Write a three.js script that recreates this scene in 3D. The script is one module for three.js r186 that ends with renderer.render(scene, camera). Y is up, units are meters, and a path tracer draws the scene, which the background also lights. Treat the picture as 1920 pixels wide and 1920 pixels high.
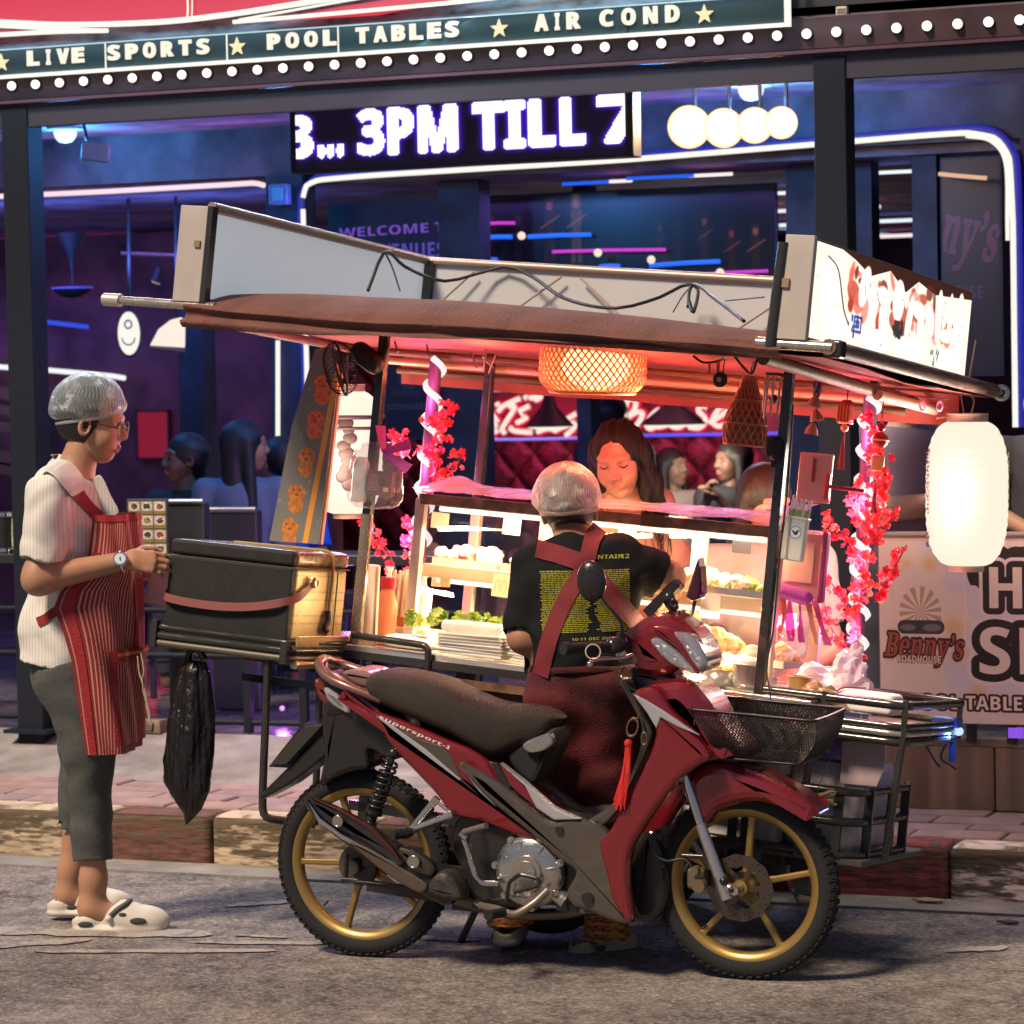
import*as THREE from'three';
import{RoundedBoxGeometry}from'three/addons/geometries/RoundedBoxGeometry.js';
import{mergeGeometries}from'three/addons/utils/BufferGeometryUtils.js';
import{TextGeometry}from'three/addons/geometries/TextGeometry.js';
import{FontLoader}from'three/addons/loaders/FontLoader.js';
import{RectAreaLightUniformsLib}from'three/addons/lights/RectAreaLightUniformsLib.js';
RectAreaLightUniformsLib.init();
const PI=Math.PI,sin=Math.sin,cos=Math.cos,V=(x,y,z)=>new THREE.Vector3(x,y,z);
// ---------- camera, sky, street light, exposure ----------
const scene=new THREE.Scene();
const FOC=5500,YAW=22*PI/180,EYE=1.65;
const camera=new THREE.PerspectiveCamera(2*Math.atan(960/FOC)*180/PI,1,0.1,80);
camera.position.set(0,EYE,0);
camera.rotation.set(-0.0436,YAW,-0.02,'YXZ');
camera.updateMatrixWorld(true);
camera.focus=8.4;camera.userData.fStop=6.3;
const renderer=new THREE.WebGLRenderer({antialias:true});
renderer.toneMapping=THREE.LinearToneMapping;
const EXPO=1.95;renderer.toneMappingExposure=EXPO;
renderer.shadowMap.enabled=true;
{
const w=64,h=32,d=new Float32Array(w*h*4);
for(let y=0;y<h;y++)for(let x=0;x<w;x++){
const e=Math.max(0,(y+0.5)/h*2-1),k=1-0.45*e,i=(y*w+x)*4;
d[i]=0.085*k;d[i+1]=0.102*k;d[i+2]=0.155*k;d[i+3]=1;
}
const t=new THREE.DataTexture(d,w,h,THREE.RGBAFormat,THREE.FloatType);
t.mapping=THREE.EquirectangularReflectionMapping;t.magFilter=THREE.LinearFilter;t.needsUpdate=true;
scene.background=t;scene.environment=t;
}
const street=new THREE.DirectionalLight(new THREE.Color().setRGB(1,0.79,0.60),2.35);
street.position.set(-3.2-0.36*14,0.98*14,-8+0.7*14);street.target.position.set(-3.2,0,-8);
street.shadow.radius=22;street.castShadow=true;
Object.assign(street.shadow.camera,{left:-9,right:9,top:9,bottom:-9,far:40});
scene.add(street,street.target);
// ---------- helpers ----------
const ray=(u,v)=>V((u-960)/FOC,-(v-960)/FOC,-1).applyQuaternion(camera.quaternion);
const wz=(u,v,z)=>{const d=ray(u,v);return d.multiplyScalar(z/d.z).add(V(0,EYE,0));};
const wy=(u,v,y)=>{const d=ray(u,v);return d.multiplyScalar((y-EYE)/d.y).add(V(0,EYE,0));};
const local=(u0,v0,s)=>(u,v,z=0)=>V(((u-u0)-0.02*(v-v0))/s,(-0.02*(u-u0)-(v-v0))/s,z);
let seed=7;
const rnd=()=>{seed=(seed+0x6d2b79f5)|0;let t=Math.imul(seed^(seed>>>15),1|seed);t=(t+Math.imul(t^(t>>>7),61|t))^t;return((t^(t>>>14))>>>0)/4294967296;};
const rr=(a,b)=>a+(b-a)*rnd();
const taken={};
const numbered=(n)=>{const k=taken[n]=(taken[n]??-1)+1;return k?n+'_'+String(k).padStart(3,'0'):n;};
const finish=(m)=>{m.castShadow=m.receiveShadow=true;return m;};
function thing(name,label,category,group,p,turn=0){
const o=new THREE.Group();o.name=numbered(name);scene.add(o);
if(p)o.position.copy(p);o.rotation.y=turn;o.userData={label,category};if(group)o.userData.group=group;
return o;
}
function part(parent,name,geo,m,label){
if(Array.isArray(geo))geo=mg(geo);
const o=finish(new THREE.Mesh(geo,m));o.name=name;parent.add(o);if(label)o.userData.label=label;
return o;
}
function single(name,label,category,geo,m,group){
const o=part(scene,numbered(name),geo,m);o.userData={label,category};if(group)o.userData.group=group;return o;
}
function struct(name,geo,m){const o=part(scene,numbered(name),geo,m);o.userData={kind:'structure'};return o;}
function mg(list){
list=list.flat().map((g)=>{
g=g.index?g.toNonIndexed():g.clone();
for(const k of Object.keys(g.attributes))if(!['position','normal','uv'].includes(k))g.deleteAttribute(k);
if(!g.attributes.uv)g.setAttribute('uv',new THREE.BufferAttribute(new Float32Array(g.attributes.position.count*2),2));
if(!g.attributes.normal)g.computeVertexNormals();
g.morphAttributes={};return g;
});
return list.length===1?list[0]:mergeGeometries(list);
}
function boxUV(g,s=1){
g=g.index?g.toNonIndexed():g;const p=g.attributes.position,n=g.attributes.normal,uv=new Float32Array(p.count*2);
for(let i=0;i<p.count;i++){
const ax=Math.abs(n.getX(i)),ay=Math.abs(n.getY(i)),az=Math.abs(n.getZ(i));
const[a,b]=ay>ax&&ay>az?[p.getX(i),p.getZ(i)]:ax>az?[p.getZ(i),p.getY(i)]:[p.getX(i),p.getY(i)];
uv[i*2]=a*s;uv[i*2+1]=b*s;
}
g.setAttribute('uv',new THREE.BufferAttribute(uv,2));return g;
}
const box=(w,h,d,x=0,y=0,z=0,r=0)=>(r?new RoundedBoxGeometry(w,h,d,2,Math.min(r,w/2.01,h/2.01,d/2.01)):new THREE.BoxGeometry(w,h,d)).translate(x,y,z);
const ubox=(...a)=>boxUV(box(...a));
const cyl=(r0,r1,h,n=20,open=false)=>new THREE.CylinderGeometry(r0,r1,h,n,1,open);
const UP=V(0,1,0);
function rod(a,b,r,r2=r,n=12){
const d=b.clone().sub(a),L=d.length(),g=cyl(r2,r,L,n);
return g.applyQuaternion(new THREE.Quaternion().setFromUnitVectors(UP,d.normalize())).translate((a.x+b.x)/2,(a.y+b.y)/2,(a.z+b.z)/2);
}
function bar(a,b,w,h=w){
const d=b.clone().sub(a),L=d.length(),g=new THREE.BoxGeometry(w,L,h);
return g.applyQuaternion(new THREE.Quaternion().setFromUnitVectors(UP,d.normalize())).translate((a.x+b.x)/2,(a.y+b.y)/2,(a.z+b.z)/2);
}
const tube=(pts,r,seg=32,n=8,closed=false,tension=0.5)=>new THREE.TubeGeometry(new THREE.CatmullRomCurve3(pts,closed,'catmullrom',tension),seg,r,n,closed);
const ball=(r,x=0,y=0,z=0,n=16)=>new THREE.SphereGeometry(r,n,Math.ceil(n*0.7)).translate(x,y,z);
const lathe=(pts,n=32)=>new THREE.LatheGeometry(pts.map((p)=>new THREE.Vector2(p[0],p[1])),n);
function shapeOf(pts,smooth=false){
const s=new THREE.Shape();if(!smooth){s.setFromPoints(pts.map((p)=>new THREE.Vector2(p.x,p.y)));return s;}
const c=new THREE.CatmullRomCurve3(pts.map((p)=>V(p.x,p.y,0)),true,'centripetal');s.setFromPoints(c.getPoints(pts.length*6).map((p)=>new THREE.Vector2(p.x,p.y)));return s;
}
function plate(pts,z0,z1,b=0,smooth=false,holes){
const s=shapeOf(pts,smooth);if(holes)for(const h of holes)s.holes.push(shapeOf(h,true));
const t=Math.max(1e-4,z1-z0-2*b);
return new THREE.ExtrudeGeometry(s,{depth:t,bevelEnabled:b>0,bevelThickness:b,bevelSize:b,bevelOffset:-b,bevelSegments:3,curveSegments:10}).translate(0,0,z0+b);
}
const col=(c)=>Array.isArray(c)?new THREE.Color().setRGB(...c):new THREE.Color(c);
const mat=(c,roughness=0.7,o={})=>new THREE.MeshStandardMaterial({color:col(c),roughness,side:THREE.DoubleSide,...o});
const phys=(c,roughness=0.4,o={})=>new THREE.MeshPhysicalMaterial({color:col(c),roughness,side:THREE.DoubleSide,...o});
const glow=(r,g,b,k=1)=>new THREE.MeshStandardMaterial({color:0x111111,emissive:new THREE.Color().setRGB(r,g,b),emissiveIntensity:k/EXPO,roughness:0.6,side:THREE.DoubleSide});
const hash=(x,y,s)=>{let h=Math.imul(x,374761393)+Math.imul(y,668265263)+Math.imul(s,974634541);h=Math.imul(h^(h>>>13),1274126177);return((h^(h>>>16))>>>0)/4294967296;};
function vn(x,y,p,s){
const xi=Math.floor(x),yi=Math.floor(y),fx=x-xi,fy=y-yi,u=fx*fx*(3-2*fx),w=fy*fy*(3-2*fy),m=(a)=>((a%p)+p)%p;
const a=hash(m(xi),m(yi),s),b=hash(m(xi+1),m(yi),s),c=hash(m(xi),m(yi+1),s),d=hash(m(xi+1),m(yi+1),s);
return a+(b-a)*u+(c-a)*w+(a-b-c+d)*u*w;
}
function fbm(x,y,p,o,s){let t=0,a=0.5,n=0;for(let i=0;i<o;i++){t+=a*vn(x*p,y*p,p,s+i);n+=a;a*=0.5;p*=2;}return t/n;}
function tex(w,h,f,srgb=false){
const d=new Uint8Array(w*h*4);
for(let y=0;y<h;y++)for(let x=0;x<w;x++){const c=f((x+0.5)/w,(y+0.5)/h),i=(y*w+x)*4;for(let k=0;k<3;k++)d[i+k]=Math.max(0,Math.min(255,Math.round((c.length?c[k]:c)*255)));d[i+3]=255;}
const t=new THREE.DataTexture(d,w,h);t.wrapS=t.wrapT=THREE.RepeatWrapping;t.magFilter=THREE.LinearFilter;t.minFilter=THREE.LinearMipmapLinearFilter;t.generateMipmaps=true;t.needsUpdate=true;
if(srgb)t.colorSpace=THREE.SRGBColorSpace;return t;
}
const rep=(t,x,y=x)=>{const c=t.clone();c.repeat.set(x,y);c.needsUpdate=true;return c;};
function canvas(w,h,draw){const c=document.createElement('canvas');c.width=w;c.height=h;const g=c.getContext('2d');draw(g,w,h);const t=new THREE.CanvasTexture(c);t.colorSpace=THREE.SRGBColorSpace;return t;}
const mix=(a,b,t)=>a.map((x,i)=>x+(b[i]-x)*t);
const st=(a,b,x)=>{const t=Math.max(0,Math.min(1,(x-a)/(b-a)));return t*t*(3-2*t);};
const N1=tex(512,512,(x,y)=>fbm(x,y,8,6,3)),N2=tex(512,512,(x,y)=>0.5*fbm(x,y,64,3,9)+0.5*fbm(x,y,4,3,21));
const font=await new FontLoader().loadAsync('fonts/droid/droid_sans_bold.typeface.json');
function letterGeo(ch,w,h,depth){
const g=new TextGeometry(ch,{font,size:1,depth:0.1,curveSegments:5,bevelEnabled:true,bevelSize:0.05,bevelThickness:0.02,bevelSegments:1});g.computeBoundingBox();const b=g.boundingBox,dx=b.max.x-b.min.x,dy=b.max.y-b.min.y;
g.translate(-b.min.x,-b.min.y,-b.min.z);return g.scale(w/dx,h/dy,depth/(b.max.z-b.min.z));
}
function area(c,k,w,h,p,at){const l=new THREE.RectAreaLight(col(c),k,w,h);l.position.copy(p);l.lookAt(at);scene.add(l);return l;}
function point(c,k,p,r=3){const l=new THREE.PointLight(col(c),k);l.position.copy(p);l.shadow.radius=r;l.castShadow=true;scene.add(l);return l;}
// ---------- shapes from joints: distance fields joined smoothly, meshed as one surface ----------
const bone=(a,b,ra,rb=ra,n,k)=>(x,y,z)=>{
let px=x-a.x,py=y-a.y,pz=z-a.z;const dx=b.x-a.x,dy=b.y-a.y,dz=b.z-a.z;
let e=1;if(n){const d=(px*n.x+py*n.y+pz*n.z)*(k-1);px+=n.x*d;py+=n.y*d;pz+=n.z*d;}
let t=(px*dx+py*dy+pz*dz)/(dx*dx+dy*dy+dz*dz+1e-12);t=t<0?0:t>1?1:t;
px-=dx*t;py-=dy*t;pz-=dz*t;
return(Math.sqrt(px*px+py*py+pz*pz)-(ra+(rb-ra)*t))*e;
};
const egg=(c,rx,ry,rz,q)=>{const iq=q?q.clone().invert():null,p=V(0,0,0),m=Math.min(rx,ry,rz);return(x,y,z)=>{p.set(x-c.x,y-c.y,z-c.z);if(iq)p.applyQuaternion(iq);const l=Math.sqrt((p.x/rx)**2+(p.y/ry)**2+(p.z/rz)**2),g=Math.sqrt((p.x/rx/rx)**2+(p.y/ry/ry)**2+(p.z/rz/rz)**2);return g<1e-9?-m:l*(l-1)/g;};};
const smin=(a,b,k)=>{const h=Math.max(k-Math.abs(a-b),0)/k;return Math.min(a,b)-h*h*k*0.25;};
const join=(k,...f)=>(x,y,z)=>{let d=1e9;for(const g of f)d=smin(d,g(x,y,z),k);return d;};
const cutBy=(f,g,k=0.004)=>(x,y,z)=>-smin(-f(x,y,z),g(x,y,z),k);
const keepIn=(f,g)=>(x,y,z)=>Math.max(f(x,y,z),g(x,y,z));
const half=(p,n)=>{n=n.clone().normalize();const d=n.dot(p);return(x,y,z)=>x*n.x+y*n.y+z*n.z-d;};
const puff=(f,r)=>(x,y,z)=>f(x,y,z)-r;
const crease=(f,amp,fx,fy,fz,ph=0)=>(x,y,z)=>f(x,y,z)+amp*(sin(x*fx+2.1*sin(y*fy*0.6+ph))*sin(y*fy+1.7*sin(z*fz*0.7+ph))+0.5*sin(z*fz+y*fy*0.4));
function nets(f,lo,hi,h){
const nx=Math.ceil((hi.x-lo.x)/h)+1,ny=Math.ceil((hi.y-lo.y)/h)+1,nz=Math.ceil((hi.z-lo.z)/h)+1,val=new Float32Array(nx*ny*nz),id=new Int32Array(nx*ny*nz).fill(-1),P=[],I=[];
let i=0;for(let z=0;z<nz;z++)for(let y=0;y<ny;y++)for(let x=0;x<nx;x++)val[i++]=f(lo.x+x*h,lo.y+y*h,lo.z+z*h);
const sy=nx,sz=nx*ny,E=[[0,1],[2,3],[4,5],[6,7],[0,2],[1,3],[4,6],[5,7],[0,4],[1,5],[2,6],[3,7]];
for(let z=0;z<nz-1;z++)for(let y=0;y<ny-1;y++)for(let x=0;x<nx-1;x++){
const b=x+y*sy+z*sz,c=[val[b],val[b+1],val[b+sy],val[b+sy+1],val[b+sz],val[b+sz+1],val[b+sz+sy],val[b+sz+sy+1]];
let m=0;for(let k=0;k<8;k++)if(c[k]<0)m++;if(m===0||m===8)continue;
let ax=0,ay=0,az=0,n=0;
for(const[p,q]of E)if((c[p]<0)!==(c[q]<0)){const t=c[p]/(c[p]-c[q]);ax+=(p&1)+((q&1)-(p&1))*t;ay+=((p>>1)&1)+(((q>>1)&1)-((p>>1)&1))*t;az+=(p>>2)+((q>>2)-(p>>2))*t;n++;}
id[b]=P.length/3;P.push(lo.x+(x+ax/n)*h,lo.y+(y+ay/n)*h,lo.z+(z+az/n)*h);
}
const quad=(a,b,c,d,flip)=>{if(a<0||b<0||c<0||d<0)return;flip?I.push(a,c,b,a,d,c):I.push(a,b,c,a,c,d);};
for(let z=1;z<nz-1;z++)for(let y=1;y<ny-1;y++)for(let x=1;x<nx-1;x++){
const b=x+y*sy+z*sz,s=val[b]<0;
if(s!==val[b+1]<0)quad(id[b-sy-sz],id[b-sz],id[b],id[b-sy],!s);
if(s!==val[b+sy]<0)quad(id[b-1-sz],id[b-1],id[b],id[b-sz],!s);
if(s!==val[b+sz]<0)quad(id[b-1-sy],id[b-sy],id[b],id[b-1],!s);
}
const N=new Float32Array(P.length),e=h*0.5;
for(let k=0;k<P.length;k+=3){const[x,y,z]=[P[k],P[k+1],P[k+2]];const a=f(x+e,y,z)-f(x-e,y,z),b=f(x,y+e,z)-f(x,y-e,z),c=f(x,y,z+e)-f(x,y,z-e),l=Math.hypot(a,b,c)||1;N[k]=a/l;N[k+1]=b/l;N[k+2]=c/l;}
const g=new THREE.BufferGeometry();g.setAttribute('position',new THREE.BufferAttribute(new Float32Array(P),3));g.setAttribute('normal',new THREE.BufferAttribute(N,3));g.setIndex(I);
const uv=new Float32Array(P.length/3*2);for(let k=0;k<P.length/3;k++){uv[k*2]=P[k*3];uv[k*2+1]=P[k*3+1];}g.setAttribute('uv',new THREE.BufferAttribute(uv,2));
return g;
}
// ---------- ground ----------
const KZ=-8.98,PAV=0.18,FLOOR=0.30;
const flat=(x0,x1,z0,z1,y,nx=1,nz=1)=>{const g=new THREE.PlaneGeometry(x1-x0,z0-z1,nx,nz).rotateX(-PI/2).translate((x0+x1)/2,y,(z0+z1)/2);const p=g.attributes.position,uv=g.attributes.uv;for(let i=0;i<p.count;i++)uv.setXY(i,p.getX(i),-p.getZ(i));return g;};
{
const speck=(x,y)=>{const a=hash(Math.floor(x*1024),Math.floor(y*1024),5),b=hash(Math.floor(x*340+0.6*sin(y*900)),Math.floor(y*340),6),c=vn(x*190,y*190,190,8);return 0.3*a+0.4*b+0.3*c;};
const cell=(x,y,p)=>{const xi=Math.floor(x*p),yi=Math.floor(y*p);let d1=9,d2=9;for(let j=-1;j<2;j++)for(let i=-1;i<2;i++){const cx=xi+i,cy=yi+j,m=(a)=>((a%p)+p)%p,dx=cx+hash(m(cx),m(cy),31)-x*p,dy=cy+hash(m(cx),m(cy),32)-y*p,d=dx*dx+dy*dy;if(d<d1){d2=d1;d1=d;}else if(d<d2)d2=d;}return Math.sqrt(d2)-Math.sqrt(d1);};
const asp=tex(1024,1024,(x,y)=>{
const s=speck(x,y),f=fbm(x,y,6,5,11),g=fbm(x,y,40,3,12),cr=cell(x+0.09*f+0.012*g,y+0.09*g,4),crack=(1-st(0.0,0.022+0.03*g,cr))*st(0.52,0.66,fbm(x,y,4,3,77));
let k=0.125+0.10*(f-0.5)+0.12*(g-0.5)+0.34*(Math.pow(s,2.2)-0.2);k*=1-0.6*crack;const o=st(0.5,0.62,fbm(x,y,2,3,91))*0.18;k*=1-o;
k*=1.14;return[k*1.1,k*0.98,k*0.87].map((c)=>Math.max(0.012,c));
});
const aspB=tex(1024,1024,(x,y)=>0.5*speck(x,y)+0.5*fbm(x,y,60,3,12));
const M=mat([1,1,1],0.88,{map:rep(asp,0.42),bumpMap:rep(aspB,0.42),bumpScale:0.011});
struct('road',flat(-14,8,1.5,KZ+0.004,0),M);
struct('ground',flat(-40,40,20,-45,-0.03),mat([0.05,0.05,0.055],0.95));
const paint=mat([1,1,1],0.85,{bumpMap:rep(aspB,0.42),bumpScale:0.008,map:tex(1024,1024,(x,y)=>{const f=fbm(x,y*0.5+x*0.02,12,5,41),g=fbm(x,y,90,3,45),w=st(0.30,0.52,0.5*f+0.5*g);return mix([0.18,0.16,0.145],[0.34,0.305,0.26],w);})});
const flake=(u0,v0,u1,v1,w,k)=>{const a=wy(u0,v0,0.004),b=wy(u1,v1,0.004),top=[],bot=[],n=36;for(let i=0;i<=n;i++){const t=i/n,p=a.clone().lerp(b,t),e=Math.sqrt(Math.max(0,Math.min(1,Math.min(t,1-t)*9)));top.push([p.x,p.z-e*w*(0.5+0.5*vn(t*14,k,64,51))]);bot.push([p.x,p.z+e*w*(0.5+0.5*vn(t*11,k+5,64,52))]);}const s=new THREE.Shape();s.setFromPoints([...top,...bot.reverse()].map((q)=>new THREE.Vector2(q[0],-q[1])));const g=new THREE.ShapeGeometry(s).rotateX(-PI/2).translate(0,0.004,0);return g;};
const line=thing('road_marking','worn white paint line flaking along the asphalt under the clog shoes','road marking');
line.userData.kind='structure';delete line.userData.label;delete line.userData.category;
[[-80,1742,400,1752,0.085,1],[-80,1777,170,1762,0.07,2],[60,1783,520,1782,0.035,3],[360,1766,620,1768,0.03,4],[420,1697,545,1690,0.05,5],[440,1752,540,1757,0.02,6],[1770,1782,1890,1776,0.05,7],[620,1752,900,1762,0.03,8],[1060,1762,1180,1772,0.03,9]].forEach((a)=>part(line,'paint_flake',flake(...a),paint));
const conc=tex(512,512,(x,y)=>{const f=fbm(x,y,8,6,61),g=hash(Math.floor(x*512),Math.floor(y*512),62);const k=0.22+0.2*(f-0.5)+0.09*(g-0.5);return[k*1.06,k,k*0.9];});
struct('gutter',ubox(22,0.03,0.2,-3,-0.006,KZ+0.1),mat([1,1,1],0.9,{map:rep(conc,1.1),bumpMap:rep(N2,2),bumpScale:0.006}));
const kerb=thing('kerb','','');kerb.userData={kind:'structure'};
const soil=(paintC,s)=>tex(512,256,(x,y)=>{
const f=fbm(x,y,7,6,s),g=fbm(x,y,28,4,s+3),m=st(0.43,0.55,0.42*f+0.3*g+0.34*(y-0.18));
const grit=hash(Math.floor(x*512),Math.floor(y*256),s),dirt=mix([0.045,0.033,0.02],[0.15,0.115,0.065],g*0.7+grit*0.3);
const low=st(0.13,0.05,y);let c=mix(mix(paintC,paintC.map((q)=>q*0.6),st(0.4,0.7,g)),dirt,Math.min(1,m*0.95+low));return c;
});
const kb=(t)=>mat([1,1,1],0.92,{map:t,bumpMap:rep(N1,1,1),bumpScale:0.012});
const white1=kb(soil([0.5,0.40,0.27],101)),white2=kb(soil([0.72,0.62,0.5],131)),red1=kb(soil([0.15,0.065,0.05],151)),red2=kb(soil([0.25,0.06,0.05],171));
const cuts=[-14,-10,-7.3,wz(205,1600,KZ).x,wz(395,1600,KZ).x,wz(700,1620,KZ).x,wz(1000,1630,KZ).x,wz(1300,1640,KZ).x,wz(1778,1680,KZ).x,-1.2,0.2,2,5,8];
const ms=[white1,red1,white1,red1,white1,red1,white1,red2,white2,red2,white2,red2,white2];
for(let i=0;i<cuts.length-1;i++)for(let n=Math.max(1,Math.round((cuts[i+1]-cuts[i])/0.9)),k=0;k<n;k++){
const x0=cuts[i]+(cuts[i+1]-cuts[i])*k/n,x1=cuts[i]+(cuts[i+1]-cuts[i])*(k+1)/n;
const g=new RoundedBoxGeometry(x1-x0-0.006,0.24,0.16,3,0.03).translate((x0+x1)/2,PAV-0.12+rr(-0.002,0.002),KZ-0.08+rr(-0.003,0.003));
const p=g.attributes.position,nn=g.attributes.normal,uv=g.attributes.uv;for(let q=0;q<p.count;q++)uv.setXY(q,p.getX(q)*0.9,nn.getY(q)>0.6?0.3+(p.getZ(q)-KZ)*0.8:(p.getY(q)-PAV+0.24)/0.25);
part(kerb,'kerb_stone',g,ms[i]);
}
const pink=tex(512,512,(x,y)=>{const f=fbm(x,y,10,5,201),g=hash(Math.floor(x*512),Math.floor(y*512),202);const k=0.85+0.5*(f-0.5)+0.14*(g-0.5);return[0.35*k,0.245*k,0.215*k];});
const pv=[0,1,2].map((i)=>mat([0.9+0.1*i,0.92+0.06*i,0.95+0.03*i],0.9,{map:rep(pink,1.3),bumpMap:rep(N2,3),bumpScale:0.006}));
const bed=struct('pavement',ubox(22,0.17,0.75,-3,PAV-0.108,-9.52),mat([0.12,0.09,0.075],0.95));
const pave=[0,1,2].map((k)=>boxUV(new RoundedBoxGeometry(0.295,0.03,0.145,1,0.008)));
for(let r=0;r<4;r++)for(let x=-8.2+(r%2)*0.15;x<0.2;x+=0.3){const o=part(bed,'paver',pave[0],pv[Math.floor(rnd()*3)]);o.position.set(x,PAV-0.018+rr(-0.004,0.004),-9.22-r*0.151);o.rotation.set(rr(-0.012,0.012),rr(-0.01,0.01),rr(-0.012,0.012));}
const grey=mat([1.1,1.05,1.05],0.9,{map:rep(conc,1.6),bumpMap:rep(N2,4),bumpScale:0.005});
const rx1=wz(1630,1450,-9.75).x;
const ramp=new THREE.BufferGeometry();{const a=[-14,PAV-0.005,-9.74],b=[rx1,PAV-0.005,-9.74],c=[rx1,FLOOR,-10.2],d=[-14,FLOOR,-10.2];const A=[...a,...b,...c,...a,...c,...d];ramp.setAttribute('position',new THREE.BufferAttribute(new Float32Array(A),3));ramp.computeVertexNormals();ramp.setAttribute('uv',new THREE.BufferAttribute(new Float32Array([0,0,8,0,8,0.5,0,0,8,0.5,0,0.5]),2));}
struct('ramp',ramp,grey);
struct('veranda_floor',flat(-14,4,-10.19,-22,FLOOR-0.004),mat([0.2,0.17,0.19],0.45,{map:rep(N1,0.8),roughnessMap:rep(N2,1)}));
const wl=thing('low_wall','low beige wall of tall tile panels below the sports banner','wall');
const tile=tex(256,512,(x,y)=>{const s=vn(x*24,0,24,301),f=fbm(x,y,4,5,302);const k=0.75+0.5*(s-0.5)+0.35*(f-0.5);return[0.30*k,0.235*k,0.17*k];});
const wy0=PAV-0.02,wy1=wz(1800,1386,-9.8).y;
part(wl,'wall_core',box(8,wy1-wy0-0.02,0.3,rx1+4,(wy0+wy1)/2-0.01,-9.99),mat([0.08,0.065,0.05],0.9));
for(let i=0;i<11;i++){const w=0.42;const o=part(wl,'tile',boxUV(box(w-0.006,wy1-wy0-0.03,0.02,0,0,0,0.004),1),mat([0.9+rr(0,0.15),0.92+rr(0,0.12),0.95],0.6,{map:rep(tile,1.4,0.9),bumpMap:N1,bumpScale:0.002}));o.position.set(rx1+w/2+i*w,(wy0+wy1)/2-0.012,-9.83);}
part(wl,'coping',ubox(8.02,0.03,0.34,rx1+4,wy1-0.013,-9.985,0.006),mat([0.45,0.36,0.28],0.7,{map:rep(N1,2)}));
const leaf=(u,v,y,w,c,l)=>{const p=wy(u,v,y);single('litter_scrap',l,'litter',plate([V(-w,0,0),V(-w*0.3,w*0.45,0),V(w*0.9,w*0.25,0),V(w,-w*0.2,0),V(0,-w*0.4,0)],0,0.004).rotateX(-PI/2+0.12).translate(p.x,p.y+0.006,p.z),mat(c,0.8));};
leaf(425,1456,PAV,0.035,[0.7,0.64,0.55],'crumpled white paper scrap on the pavement beside the black bag');
leaf(1890,1733,0,0.035,[0.05,0.04,0.035],'small dark leaf lying alone on the asphalt beyond the front wheel');
leaf(330,1606,0.01,0.035,[0.4,0.33,0.24],'dry leaf in the gutter at the foot of the red kerb');
leaf(1740,1692,0.01,0.05,[0.3,0.22,0.16],'flat brown leaf in the gutter below the red and white kerb');
}
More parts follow.
